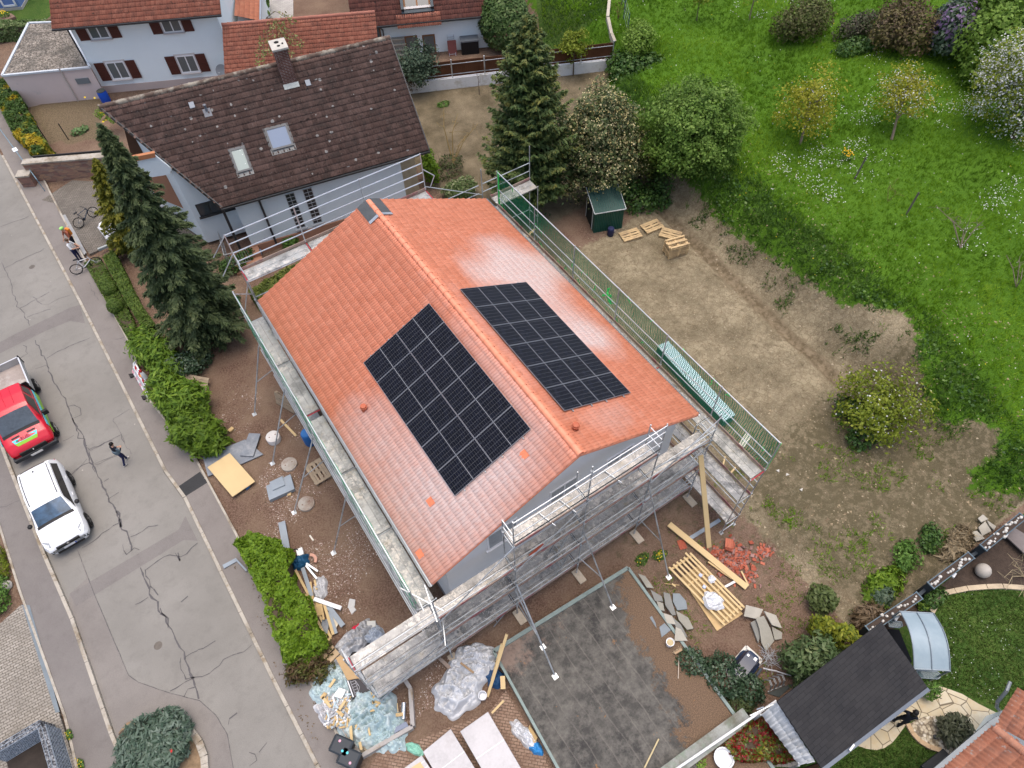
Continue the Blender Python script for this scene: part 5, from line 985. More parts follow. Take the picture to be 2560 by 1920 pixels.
# kerb wall at the right edge of the lawn, wire fence and rail fence at the far side
q=[GT('C',*p,.0) for p in((765,285),(745,235),(722,130),(735,0),(745,-120))]; mb=MB(); [mb.beam(a+(b-a)*(i+.01)/5+Z3(.1),a+(b-a)*(i+.99)/5+Z3(.1),.22,.4) for a,b in zip(q[:-1],q[1:]) for i in range(5)]; tag(mb.build('stone_edging_wall',MAT('pale_edging_stone',(.42,.38,.31),.85,.2,3,20)),'low pale stone wall along the right side of the mown lawn','wall')
RFN=thing('rail_fence','low dark wooden rail fence at the far end of the mown lawn','fence',tuple(G('C',500,20,0))); k=0
q=[G('C',*p,.2) for p in((230,-40),(360,5),(480,25),(600,45),(720,60))]
for a,b in zip(q[:-1],q[1:]): mb=MB(); [mb.beam(a+Z3(z),b+Z3(z),.05,.16) for z in(.35,.7)]; mb.build('rail',MAT('grey_rail_wood',(.11,.085,.065),.9,.2),RFN)
for a in q: MB().tube(a,a+Z3(1.0),.07,8).build('post',MAT('dark_post_wood',(.05,.042,.036),.9,.2),RFN)
WF=thing('wire_fence','grey green wire fence posts beyond the lawn edging wall','fence',tuple(GT('C',830,180)))
wp=[GT('C',*p) for p in((850,240),(825,130),(835,60),(815,30))]
for a in wp: MB().tube(a,a+Z3(1.7),.035,6).build('post',MAT('fence_green',(.07,.12,.11),.6,.1),WF)
mb=MB(); [mb.tube(a+Z3(z),b+Z3(z),.008,4) for a,b in zip(wp[:-1],wp[1:]) for z in(.4,.8,1.2,1.6)]; mb.build('wire',tube_m,WF)
# ---- red sandstone wall by the drive
sw0=A3([-13.55,40.0,0]); sw1=A3([-8.9,37.55,0]); sn=NT('sandstone_blocks'); n=sn; t_=n.n('TexCoord').outputs['Object']; m_=n.n('Mapping'); m_.inputs['Scale'].default_value=(2.4,2.4,7.); n.l(t_,m_.inputs[0]); cc=n.vor(1.,m_.outputs[0],'F1','Color'); de=n.vor(1.,m_.outputs[0],'DISTANCE_TO_EDGE'); x=n.ramp(cc,[(.1,(.17,.10,.085)),(.4,(.27,.15,.115)),(.65,(.34,.215,.14)),(.9,(.22,.16,.14))]); x=n.mix(n.ramp(de,[(.02,.7),(.07,0)]),x,(.17,.13,.11)); n.col(x).set(.9,0,.15); n.bump(de,.4,.03)
SWL=thing('sandstone_wall','red sandstone block wall with grey coping between drive and vegetable plot','wall',tuple((sw0+sw1)/2)); dsw=(sw1-sw0)/NM(sw1-sw0); nsw=A3([dsw[1],-dsw[0],0])
MB().beam(sw0+Z3(.65),sw1+Z3(.65),.4,1.5).build('wall',sn.m,SWL); MB().beam(sw0+Z3(1.45),sw1+Z3(1.45),.52,.10).build('coping',kerb_m,SWL)
MB().obox(sw0-dsw*.1+nsw*.45+Z3(.42),dsw*.38,nsw*.3,Z3(.46)).build('gate_pier',sn.m,SWL); MB().obox(sw0-dsw*.1+nsw*.45+Z3(.93),dsw*.42,nsw*.34,Z3(.05)).build('pier_cap',kerb_m,SWL)
MB().beam(sw0-nsw*.5+dsw*.5+Z3(1.35),sw1-nsw*.5+Z3(1.35),.06,.30).build('edge_plank',MAT('dark_plank',(.045,.042,.04),.8,.2),SWL)
# ---- green metal shed
s0=G('e',1383,1092,.06); s1=G('e',1690,1040,.06); s2=G('e',1310,1035,.06); ds=(s1-s0); Ls=1.75; ds/=NM(ds); ns=A3([-ds[1],ds[0],0]); SH=thing('garden_shed','dark green corrugated metal garden shed under the blossom tree','shed',tuple(s0))
gm=NT('green_corrugated_metal'); n=gm; t_=n.n('TexCoord').outputs['Object']; sp_=n.n('SeparateXYZ'); n.l(t_,sp_.inputs[0]); uu=n.math('ADD',n.math('MULTIPLY',sp_.outputs[0],float(ds[0])),n.math('MULTIPLY',sp_.outputs[1],float(ds[1]))); fr=n.math('SINE',n.math('MULTIPLY',uu,60.)); n.col(n.mix(n.ramp(n.noise(1.5,5,t_),[(.3,0),(.7,1)]),(.006,.06,.042),(.012,.09,.065))).set(.45,.2,.4); n.bump(fr,.8,.02)
MB().obox(s0+ds*Ls/2+ns*.85+Z3(.76),ds*Ls/2,ns*.85,Z3(.76)).build('wall',gm.m,SH)
rg=MB(); zr0=1.56; rg.slab([s0-ds*.06-ns*.08+Z3(zr0),s0+ds*(Ls+.06)-ns*.08+Z3(zr0),s0+ds*(Ls+.06)+ns*1.8+Z3(zr0+.42),s0-ds*.06+ns*1.8+Z3(zr0+.42)],.03)
for i in range(15): q=s0+ds*(i/14*Ls)-ns*.06+Z3(zr0+.012); rg.beam(q,q+ns*1.84+Z3(.415),.028,.03,mi=1)
rg.build('roof',[MAT('shed_roof',(.02,.07,.06),.5,.2),MAT('shed_rib',(.035,.055,.05),.5,.2)],SH)
mb=MB(); mb.beam(s0-ds*.07-ns*.09+Z3(zr0),s0+ds*(Ls+.07)-ns*.09+Z3(zr0),.03,.05); mb.beam(s0-ds*.07-ns*.09+Z3(zr0),s0-ds*.07+ns*1.82+Z3(zr0+.42),.03,.05); mb.beam(s0+ds*(Ls+.07)-ns*.09+Z3(zr0),s0+ds*(Ls+.07)+ns*1.82+Z3(zr0+.42),.03,.05); [mb.beam(s0-ds*.02+ns*k+Z3(.05),s0-ds*.02+ns*k+Z3(1.6),.04,.04) for k in(.35,1.55)]; mb.build('trim',MAT('pale_trim',(.5,.52,.52),.5,.05),SH)
MB().obox(s0-ds*.012+ns*.95+Z3(.8),ds*.012,ns*.58,Z3(.76)).build('door',MAT('dark_opening',(.008,.012,.011),.7,.1),SH)
q=GT('e',1590,1110); dm=thing('rain_barrel','small dark blue barrel at the corner of the green shed','barrel',tuple(q)); MB().lathe(q,[(.17,0),(.20,.05),(.20,.5),(.19,.52)],16).build('barrel_body',MAT('navy_plastic',(.012,.018,.06),.45,.1),dm,smooth=50); MB().lathe(q+Z3(.52),[(.17,0),(.16,.02)],16).build('lid',MAT('navy_lid',(.02,.025,.07),.5,.1),dm,smooth=50)
tag(MB().ball(GT('e',1637,1065,.1),(.13,.11,.12),8,6,jit=.3).build('boulder',MAT('tan_rock',(.30,.25,.19),.9,.2)),'pale round rock beside the dark blue barrel','rock')
# ---- steel handrail on the street with its little sign
hr0=G('T7',0,730,1.0); hr1=G('T7',545,1475,1.0); HRL=thing('street_handrail','blue grey handrail with small white sign along the upper pavement','handrail',tuple(hr0*A3([1,1,0])))
MB().tube(hr0+(hr0-hr1)*.3,hr1,.028,8).build('rail',MAT('blue_grey_paint',(.17,.25,.30),.5,.1),HRL,smooth=40)
for t in(-.25,.35,.72,1.0): q=hr0+(hr1-hr0)*t; MB().tube(q,(q[0],q[1],.1),.025,8).build('post',MAT('blue_grey_post',(.17,.25,.30),.5,.1),HRL,smooth=40)
q=hr0+(hr1-hr0)*.43; dq=(hr1-hr0)/NM(hr1-hr0); pq=A3([dq[1],-dq[0],0]); sg=MB().obox(q+Z3(.03),dq*.22,pq*.14,Z3(.012)).build('sign_plate',MAT('sign_white',(.72,.78,.80),.5,.03),HRL); MB().lathe(q+Z3(.043),[(.045,0),(.045,.003)],12).build('emblem',MAT('sign_blue',(.05,.16,.35),.5,.05),sg)
# ---- concrete surround of the rubbish corner
lw=[G('U1',*p,.42) for p in((1560,-60),(1700,150),(1745,870),(760,1440),(380,800))]; mb=MB()
for a,b in zip(lw[:-1],lw[1:]): mb.beam(a-Z3(.25),b-Z3(.25),.15,.52)
tag(mb.build('low_wall',MAT('dirty_concrete',(.36,.34,.32),.9,.15,2,20,c2=(.26,.20,.13),amt=.40)),'low grey concrete wall boxing in the heap of sheeting by the pavement','wall')
# ================================================================ SITE OBJECTS
pal_m=MAT('pallet_wood',(.48,.35,.19),.85,.2,5,30,c2=(.36,.26,.15),amt=.42); pal_old=MAT('old_pallet_wood',(.30,.24,.17),.9,.25,5,30)
def pallet(m=pal_m):
    r=thing('pallet','x','pallet'); mb=MB()
    for i,w in enumerate((.145,.10,.145,.10,.145)): y=(-.4+.0725,-.19,0,.19,.4-.0725)[i]; mb.box(-.6,y-w/2,.122,.6,y+w/2,.144)
    mb.build('top_boards',m,r); mb=MB()
    for x in(-.53,0,.53): mb.box(x-.072,-.4,.10,x+.072,.4,.1215)
    mb.build('stringer_boards',m,r); mb=MB()
    for x in(-.53,0,.53):
        for y in(-.33,0,.33): mb.box(x-.07,y-.05,.0225,x+.07,y+.05,.0995)
    mb.build('blocks',m,r); mb=MB()
    for y in(-.33,0,.33): mb.box(-.6,y-.05,0,.6,y+.05,.022)
    mb.build('bottom_boards',m,r); return r
p_new=pallet(); p_old=pallet(pal_old)
def put_pallet(src,used,loc,rot,label,group=None):
    if not used: src.location=loc; src.rotation_euler=rot; src['label']=label; o=src
    else: o=copy_thing(src,loc,rot,label)
    if group: o['group']=group
    return o
def ang(a,b): return atan2(b[1]-a[1],b[0]-a[0])
a_=GT('O',893,530); b_=GT('O',1020,495); put_pallet(p_new,0,tuple((GT('O',870,463)+b_)/2),(0,0,ang(a_,b_)),'single new pallet lying nearest the blue barrel','pallets behind the new house')
c_=GT('O',1080,425); put_pallet(p_new,1,tuple(c_),(0,0,ang(a_,b_)+.12),'single new pallet lying at the foot of the ivy bank','pallets behind the new house')
c_=GT('O',1195,475); put_pallet(p_new,1,tuple(c_),(0,0,-1.0),'single new pallet partly tucked behind the pallet stack','pallets behind the new house')
c_=(GT('O',1165,590)+GT('O',1345,640))/2+A3([.05,.45,0]); nm=['lowest','second lowest','third','fourth','fifth','topmost']
for k in range(6): put_pallet(p_new,1,(c_[0]+RN(0,.02),c_[1]+RN(0,.02),c_[2]+.146*k+(.144 if k==5 else 0)),(pi if k==5 else 0,0,-.27+RN(0,.015)),'new pallet, %s of the stack on the excavated ground'%nm[k],'stacked pallets')
c_=GT('K',955,700); put_pallet(p_old,0,(c_[0],c_[1],c_[2]+.02),(0,0,ang(GT('K',868,655),GT('K',960,800))),'pale worn pallet lying on the red soil beside the street side scaffold','pallets in the front yard')
c_=GT('E',1212,1140); put_pallet(p_old,1,(c_[0],c_[1],c_[2]+.25),(.45,.12,-.75),'tilted grey pallet leaning at the foot of the dark conifer','pallets in the front yard')
c_=GT('f',730,990); put_pallet(p_old,1,(c_[0],c_[1],c_[2]+.5),(1.35,0,-1.15),'pallet standing on edge under the street side scaffold','pallets in the front yard')
grey_b=MAT('blue_grey_board',(.25,.29,.33),.6,.12,2,20); grey_d=MAT('slate_grey_sheet',(.17,.19,.22),.6,.15,2,20,stain=(.35,.36,.37)); tan_b=MAT('tan_board',(.56,.42,.22),.7,.06,1.2,30); osb=MAT('tan_plywood',(.48,.34,.17),.75,.15,3,25)
def board(name,lab,cat,v,pts,z,t,m,zs=None,group=None):
    P=[G(v,*p,(zs[i] if zs else z)) for i,p in enumerate(pts)]; o=MB().slab(P,t).build(name,m); return tag(o,lab,cat,group)
def stick(name,lab,cat,v,a,b,w,h,m,za=.16,zb=None,group=None):
    A=G(v,*a,za); B=G(v,*b,za if zb is None else zb); return tag(MB().beam(A,B,w,h).build(name,m),lab,cat,group)
board('board','long blue grey board lying under the tan panel by the pavement','board','K',[(80,575),(400,448),(537,560),(375,632),(120,725)],.17,.05,grey_d)
board('board','darker grey sheet lying across the long blue grey board','board','K',[(430,400),(516,405),(460,575),(360,570)],.26,.04,grey_d)
board('panel','large tan chipboard panel lying on the front yard soil','panel','K',[(116,658),(285,550),(475,765),(305,880)],.34,.04,tan_b)
tag(MB().obox(G('K',420,810,.14),A3([.10,.03,0]),A3([0,.06,0]),Z3(.04)).build('plastic_scrap',MAT('blue_plastic',(.03,.17,.42),.5,.1)),'small bright blue plastic scrap under the tan panel edge','scrap')
tag(MB().obox(G('K',295,375,.18),A3([.12,.04,0]),A3([-.03,.08,0]),Z3(.06)).build('timber_block',timber),'small pale timber block beside the yew bush','timber')
pv=thing('paving_stack','stack of blue grey paving slabs on the front yard soil','paving slabs',tuple(GT('K',670,820)))
for k,(pts,z) in enumerate((([(560,800),(740,712),(770,820),(583,905)],.32),([(585,770),(680,725),(700,790),(610,830)],.38))):
    P=[G('K',*p,z) for p in pts]; c=np.mean(P,0)
    for i in range(4): MB().slab([c+(p-c)*(1.02-.02*(i%2))-Z3(.06*i) for p in P],.055).build('slab',grey_b,pv)
tag(MB().obox(G('K',735,855,.13),A3([.06,.11,0]),A3([.07,-.04,0]),Z3(.04)).build('timber_block',pal_m),'short timber offcut beside the paving slab stack','timber')
con=MAT('concrete_cover',(.36,.33,.29),.9,.18,3,20,stain=(.22,.14,.10)); conw=MAT('lime_white_cover',(.58,.56,.54),.9,.1,3,20)
def manhole(v,x,y,r,h,m,lab):
    q=GT(v,x,y); o=thing('manhole_cover',lab,'manhole',tuple(q),'manhole covers in the front yard'); MB().lathe(q-Z3(.1),[(r,0),(r,h+.1),(r*.97,h+.12)],28).build('ring',m,o,smooth=40); MB().lathe(q+Z3(h+.018),[(r*.82,0),(r*.82,.02),(r*.78,.028)],28).build('lid',m,o,smooth=40)
    for s in(-1,1): MB().obox(q+A3([s*r*.45,0,h+.05]),A3([.03,0,0]),A3([0,.02,0]),Z3(.01)).build('grip',MAT('rust',(.16,.08,.05),.8,.2),o)
manhole('K',735,640,.37,.08,con,'round concrete manhole lid between the tan panel and the pallet'); manhole('K',865,938,.37,.10,con,'round pale concrete manhole lid at the foot of the middle raking stay'); manhole('K',622,450,.33,.30,conw,'tall white manhole ring next to the grey sheets')
stick('batten','pale batten crossing under the strut of the upper raking stay','batten','K',(668,300),(785,422),.11,.04,tan_b,.16)
q=GT('K',897,470); bl=thing('blue_barrel','blue plastic barrel half hidden under the street side scaffold','barrel',tuple(q)); MB().lathe(q,[(.26,0),(.29,.1),(.29,.8),(.26,.88)],18).build('barrel_body',MAT('blue_barrel_plastic',(.02,.12,.34),.45,.1),bl,smooth=40); MB().lathe(q+Z3(.88),[(.24,0),(.23,.03)],18).build('lid',MAT('blue_lid',(.03,.15,.40),.45,.1),bl)
board('angle_profile','bent blue grey metal profile lying on the pavement by the bright hedge','profile','F',[(1125,632),(1190,598),(1200,612),(1133,650)],.16,.03,grey_b); stick('angle_profile','narrow blue grey strip standing from the pavement into the bright hedge','profile','F',(1190,600),(1248,662),.07,.05,grey_b,.15,.3)
stick('board','long pale grey plank at the top of the bright green hedge','board','U2',(25,-90),(105,360),.30,.05,grey_b,.22); stick('board','blue grey strip running along the hedge from the blue bag','board','U2',(335,590),(470,1010),.16,.04,grey_b,.22)
stick('board','blue grey strip sloping into the clear plastic sheet','board','U2',(700,1140),(935,1450),.20,.04,grey_b,.26); stick('board','blue grey strip between the timbers beside the hedge','board','U2',(715,1250),(815,1570),.22,.04,grey_b,.24)
stick('board','dark slate strip lying among the timbers beside the hedge','board','U2',(680,1350),(650,1560),.30,.03,grey_d,.2); stick('profile','white box profile lying across the timbers','profile','U2',(505,1052),(905,1190),.16,.10,MAT('white_profile',(.75,.76,.78),.4,.04),.34)
for k,(a,b,w,lab) in enumerate((((230,620),(755,1620),.10,'longest timber lying along the whole edge of the bright hedge'),((450,800),(490,1060),.09,'timber pointing from the white profile to the blue grey strip'),((512,770),(545,910),.08,'short timber touching the clear film in the front yard'),((560,1080),(590,1300),.20,'wide timber under the white profile end'),((655,1130),(790,1580),.11,'timber running beside the two blue grey strips'),((385,980),(560,1300),.09,'timber half under the edge of the bright hedge'),((560,1380),(700,1660),.09,'lowest timber beside the brown bush end of the hedge'),((610,1130),(650,1360),.08,'thin timber between the two wide timbers'))): stick('timber',lab,'timber','U2',a,b,w,.06,timber if k%2 else tan_b,.18+.02*k,group='timbers by the hedge')
board('plywood','pale plywood sheet under the blue grey strips','plywood','U2',[(770,1290),(860,1420),(800,1560),(730,1440)],.2,.02,MAT('pale_ply',(.62,.55,.42),.8,.1)); board('stone_slab','broken pale grey slab on the red soil','slab','U2',[(1030,1045),(1115,1060),(1105,1160),(1000,1180)],.13,.04,MAT('pale_slab',(.47,.47,.46),.8,.1)); board('stone_slab','second piece of the broken pale slab, nearest the rubbish','slab','U2',[(1010,1180),(1095,1165),(1130,1210),(1060,1278)],.13,.04,MAT('pale_slab2',(.44,.44,.43),.8,.1))
board('stone_slab','square pale slab right of the red bag','slab','U2',[(1285,1380),(1415,1370),(1415,1460),(1290,1490)],.3,.05,MAT('pale_slab3',(.45,.45,.42),.8,.1)); stick('pipe_piece','short white pipe piece on the red soil of the front yard','pipe','U2',(440,110),(495,185),.07,.05,MAT('off_white',(.6,.57,.5),.7,.1),.13)
def mound(name,lab,cat,c,rx,ry,h,rot,mats,seed,nu=46,wr=.22,kind=None,ex=2.2,colfn=None,z0=.08,wsc=.5):
    "crumpled sheet: radial grid, ridged folds"
    nr=34; nu=int(nu*1.5); vs=[];at=[]
    cr,sr=cos(rot),sin(rot)
    for i in range(nr+1):
        t=i/nr
        for j in range(nu):
            a=2*pi*j/nu; ro=1+.22*(fbm(cos(a)*2+9,sin(a)*2+seed,1.,seed)-.5)*2+.06*sin(a*7+seed)
            x=rx*t*ro*cos(a); y=ry*t*ro*sin(a)
            wx=x+.25*float(fbm(x,y,.6,seed+2)); wy=y+.25*float(fbm(y,x,.6,seed+4)); r1=1-abs(2*float(fbm(wx+seed,wy*1.7,wsc*.8,seed+3,2))-1)*2.4; r2=1-abs(2*float(fbm(wx*1.9,wy,wsc*.3,seed+8,2))-1)*2.2
            z=h*max(0,(1-t**ex))*(.55+.6*float(fbm(x,y,1.1,seed+5)))+wr*(r1*.6+r2*.42)*min(1,(1-t)*4+.15)
            vs.append((c[0]+x*cr-y*sr,c[1]+x*sr+y*cr,z0+max(0,z))); at.append(float(fbm(x,y,.7,seed+20)))
    f=[[i*nu+j,i*nu+(j+1)%nu,(i+1)*nu+(j+1)%nu,(i+1)*nu+j][::-1] for i in range(nr) for j in range(nu)]
    o=npmesh(name,vs,f,mats,None,dict(v=('POINT',at)),smooth=True);
    return tag(o,lab,cat,kind=kind)
tarp=MAT('white_tarp',(.50,.52,.55),.5,.10,1.5,14,stain=(.60,.62,.65),spec=.4); insul=MAT('pale_blue_sheet',(.36,.47,.50),.55,.14,1.6,14,c2=(.47,.55,.56),amt=.46,spec=.4); film=MAT('clear_film',(.42,.43,.45),.25,.15,2,18,spec=.6)
cw=G('c',1500,1170,.25); mound('white_tarpaulin','big crumpled white tarpaulin heap by the flat roof corner','tarpaulin',G('L',1420,1020,.3),1.15,.85,.55,.15,tarp,5,60,.34); mound('white_tarpaulin','smaller white tarpaulin heap under the gable scaffold end','tarpaulin',G('L',1560,800,.3),1.0,.72,.5,-.4,tarp,11,60,.30)
mound('sheeting_heap','big crumpled heap of pale blue sheeting inside the low concrete wall','sheeting',G('U1',950,700,.3),1.25,1.25,.55,.3,insul,21,64,.36); mound('sheeting_heap','pale blue sheeting spilling over the pavement edge by the brown bush','sheeting',G('U3',400,700,.2),.85,1.0,.32,.4,insul,33,56,.28); mound('sheeting_heap','narrow folded pale blue sheet nearest the low concrete wall','sheeting',G('U1',1230,830,.4),.55,1.05,.3,.15,insul,37,50,.26,wsc=.3)
mound('sheeting_heap','small blue sheet heap in front of the burlap sack','sheeting',G('U1',1100,1080,.4),.42,.5,.22,.2,insul,47,40,.2); mound('rubbish_bags','heap of white plastic scraps and bags along the pavement edge','rubbish',G('U1',330,560,.2),.85,.60,.35,-.7,MAT('white_bag',(.66,.67,.70),.4,.1,3,20,stain=(.40,.40,.42)),43,50,.30,wsc=.28)
mound('burlap_sack','brown burlap sheet draped at the corner of the low wall','sack',G('U1',780,1090,.45),.50,.62,.25,.2,MAT('burlap',(.27,.23,.17),.9,.15,3,30),53,40,.16)
mound('clear_film','torn clear plastic film lying by the timbers in the front yard','plastic film',G('U2',600,890,.14),.30,.55,.16,-.5,film,61,36,.14); mound('clear_film','clear plastic film draped over black sheet beside the red bag','plastic film',G('U3',640,110,.5),1.15,.5,.34,.25,MAT('film_grey',(.34,.35,.37),.3,.25,2,18,spec=.6,stain=(.10,.10,.11)),67,56,.26)
mound('clear_film','white plastic film between flat roof and white packs','plastic film',G('M',300,1440,.15),.28,.7,.25,.2,MAT('film_white',(.55,.57,.6),.3,.1,3,20,spec=.6),71,36,.18)
mound('black_sheet','black sheet left of the scaffold end above the tan board','sheet',G('U3',700,240,.35),1.2,.55,.14,.45,MAT('black_membrane',(.012,.012,.014),.6,.15),73,48,.06)
mound('red_bag','crumpled bright red bag on the clear film','bag',G('U2',1100,1480,.62),.36,.26,.18,.3,MAT('red_plastic',(.55,.015,.05),.45,.1),79,30,.10)
mound('grey_bags','grey blue bags beside the square pale slab','bags',G('U2',1380,1570,.3),.42,.36,.28,.2,MAT('grey_blue_bag',(.28,.32,.38),.5,.15),83,36,.2)
bgb=thing('blue_bag','dark blue bag on top of debris at the end of the bright hedge','bag',tuple(G('U2',270,490,.1))); 
o=mound('bag_body','x','x',G('U2',275,480,.3),.42,.36,.34,.2,MAT('navy_bag',(.012,.075,.16),.5,.15),89,40,.10); 
for k_ in('label','category'): del o[k_]
o.parent=bgb; o.location=tuple(A3(o.location)-A3(bgb.location))
hp=MB(); cq=G('U2',215,375,.4); hp.path([cq+A3([.19*cos(t),.17*sin(t),.03*sin(t*2)]) for t in LSP(0,2*pi,20)],.028,6); tag(hp.build('cable_coil',MAT('black_hose',(.012,.012,.013),.5,.1),smooth=60),'black hose ring lying beside the blue bag','hose')
tag(MB().obox(G('U2',300,360,.35),A3([.13,-.02,0]),A3([.03,.16,0]),Z3(.08)).build('white_box',MAT('white_box_card',(.72,.74,.74),.6,.05)),'small white box behind the blue bag','box')
mb=MB(); c=G('U2',445,490,.15); mb.loft([[c+A3([r*cos(t),r*sin(t),z]) for r,z in((.20,0),(.32,0),(.32,.08),(.20,.08))] for t in LSP(-.9,1.1,8)]); tag(mb.build('curved_tile',MAT('salmon_foam',(.52,.29,.22),.8,.1),fix=True),'curved salmon pink piece right of the blue bag','offcut')
for a,b,lab in(((390,525),(560,640),'upper pale metal profile fanned out from the blue bag'),((385,555),(545,750),'lower pale metal profile fanned out from the blue bag')): stick('metal_profile',lab,'profile','U2',a,b,.08,.04,bright,.24)
board('slate_sheet','dark slate sheet under the fanned metal profiles','sheet','U2',[(360,560),(420,560),(545,700),(500,720)],.15,.02,MAT('black_slate',(.03,.032,.035),.6,.15))
# carton with line drawing, tan board
board('tan_board','long tan fibreboard between black sheet and scaffold end','board','U3',[(438,362),(510,318),(850,690),(745,640),(600,665)],.62,.03,MAT('fibreboard',(.43,.29,.15),.75,.08))
ct=thing('flat_carton','dark flat carton printed with pale line drawing at the scaffold end','carton',tuple(G('U3',750,770,.3))); P=[G('U3',*p,.55) for p in((585,668),(735,630),(925,800),(668,918))]; MB().slab(P,.25).build('carton_body',MAT('dark_carton',(.045,.042,.045),.6,.1),ct)
mb=MB(); U=P[1]-P[0]; Vv=P[3]-P[0]; cp=lambda s,t: P[0]+U*s+Vv*t+Z3(.006)
for s0_,t0_,s1_,t1_ in((.30,.05,.36,.9),(.34,.15,.75,.12),(.36,.3,.72,.27),(.37,.45,.74,.42),(.38,.6,.76,.57),(.40,.75,.7,.72),(.75,.12,.95,.5),(.95,.5,.70,.75),(.75,.12,.70,.75),(.80,.35,.95,.5)): mb.beam(cp(s0_,t0_),cp(s1_,t1_),.016,.004)
mb.build('line_drawing',MAT('print_grey',(.35,.35,.37),.6,.05),ct); MB().slab([cp(.05,.03),cp(.15,.03),cp(.17,.95),cp(.07,.95)],.004).build('white_strip',MAT('print_white',(.72,.72,.73),.6,.03),ct)
bx_=thing('cardboard_box','small open brown cardboard box beside the brown bush','box',tuple(G('U3',385,330,.15))); MB().obox(G('U3',385,330,.35),A3([.26,.06,0]),A3([-.05,.22,0]),Z3(.2)).build('box_body',MAT('cardboard',(.42,.31,.19),.8,.08),bx_); MB().obox(G('U3',385,268,.56),A3([.14,.03,0]),A3([-.01,.02,0]),Z3(.006)).build('slot',MAT('slot_black',(.01,.01,.01),.9,.1),bx_)
stick('timber','timber sticking out over the brown bush left of the carton','timber','U3',(80,398),(375,75),.09,.06,timber,.45,.5); 
for a,b,w,lab in(((240,920),(300,845),.14,'broken timber end at the pavement edge'),((480,1090),(570,950),.10,'splintered batten among the white scraps'),((350,765),(430,650),.10,'timber on the pale blue sheeting near the carton'),((925,830),(1030,1020),.22,'wide golden plank leaning off the scaffold end'),((940,940),(950,1100),.18,'second golden plank below the scaffold end'),((640,1200),(665,1600),.10,'long batten lying over the burlap sack'),((880,1290),(915,1430),.07,'short batten behind the burlap sack'),((735,1280),(740,1350),.16,'short stub of timber at the burlap sack'),((770,1520),(795,1630),.09,'batten stub at the lowest corner of the burlap'),((1270,1150),(1370,1135),.12,'pale batten by the silver pipe'),((1290,985),(1300,1110),.03,'thin lath beside the silver pipe'),((370,1040),(260,900),.10,'broken frame piece on the white scraps'),((460,1085),(540,1160),.12,'short thick timber below the white scraps')): stick('timber',lab,'timber','U3',a,b,w,.05,timber if w>.1 else tan_b,.62,group='timbers on the rubbish heap')
board('white_board','square white panel lying on the pale blue sheeting','panel','U3',[(485,768),(580,800),(520,925),(400,880)],.62,.03,MAT('white_panel_m',(.74,.74,.72),.5,.04)); board('slate_board','flat slate blue panel in the corner of the low wall','panel','U3',[(1270,1315),(1410,1235),(1445,1300),(1245,1400)],.45,.03,MAT('slate_blue_panel',(.20,.23,.30),.6,.05))
stick('white_profile','thin white profile lying on the pavement edge below the scraps','profile','U3',(305,1220),(525,1330),.05,.04,MAT('white_strip_m',(.6,.62,.64),.5,.05),.16)
sp=thing('silver_pipe','silver corrugated pipe piece lying inside the low wall','pipe',tuple(G('U1',1580,560,.2))); a=G('U1',1580,430,.3); b=G('U1',1570,740,.3); MB().path([a+(b-a)*t for t in LSP(0,1,6)],.085,10).build('pipe',MAT('foil',(.55,.57,.60),.25,.3,4,12,metal=.8),sp,smooth=50)
sm_=MB(); 
for i in range(260):
    p=G('U1',RU(80,560),RU(250,900),RU(.2,.6)); t=RU(0,6.3); l=RU(.04,.18); sm_.obox(p,A3([cos(t)*l,sin(t)*l,RN(0,.04)]),A3([-sin(t)*.03,cos(t)*.03,0]),Z3(.01),mi=int(rng.integers(0,4)))
tag(sm_.build('scrap_pieces',[MAT('scrap_white',(.72,.73,.75),.5,.1),MAT('scrap_grey',(.34,.35,.37),.6,.2),timber,MAT('scrap_blue',(.42,.52,.56),.5,.1)]),'loose white and wood scraps over the pavement side of the heap','scraps',kind='stuff')
# wheelie bins
binm=MAT('bin_plastic',(.018,.023,.028),.5,.12); 
def wbin(v,x,y,rz,lab,cols):
    q=G(v,x,y,.12); o=thing('wheelie_bin',lab,'bin',tuple(q),'wheelie bins on the pavement'); c,s=cos(rz),sin(rz); X=A3([c,s,0]); Y=A3([-s,c,0]); L_=lambda a,b,z: q+X*a+Y*b+Z3(z)
    mb=MB(); mb.loft([[L_(a*k,b*k2,z) for a,b in((-1,-1),(1,-1),(1,1),(-1,1))] for k,k2,z in((.22,.26,.05),(.27,.33,.9),(.29,.35,.92),(.29,.35,.98))]); mb.build('bin_body',binm,o,bevel=.02,fix=True)
    mb=MB(); mb.loft([[L_(a*k,b*k2,z) for a,b in((-1,-1),(1,-1),(1,1),(-1,1))] for k,k2,z in((.30,.37,.985),(.30,.37,1.02),(.24,.30,1.06))]); l=mb.build('lid',MAT('bin_lid',(.03,.037,.045),.5,.12),o,bevel=.015,fix=True)
    MB().tube(L_(-.25,.39,.96),L_(.25,.39,.96),.02,6).build('handle',binm,o,smooth=40); 
    for sx in(-.24,.24): MB().tube(L_(sx-.03,.28,.1),L_(sx+.03,.28,.1),.1,12).build('wheel',MAT('tyre_black',(.01,.01,.01),.8,.1),o,smooth=40)
    for (a,b),cm in zip(((-.13,-.12),(.12,.12)),cols): MB().lathe(L_(a,b,1.058),[(.045,0),(.045,.006)],12).build('sticker',cm,l)
teal=MAT('teal_sticker',(.10,.55,.60),.5,.03); pink=MAT('pink_sticker',(.75,.35,.45),.5,.03)
wbin('U1',520,1320,.62,'dark grey wheelie bin nearest the rubbish heap, pink and teal stickers',(teal,pink)); wbin('U1',660,1540,.62,'dark grey wheelie bin at the bottom edge of the photo',(pink,teal))
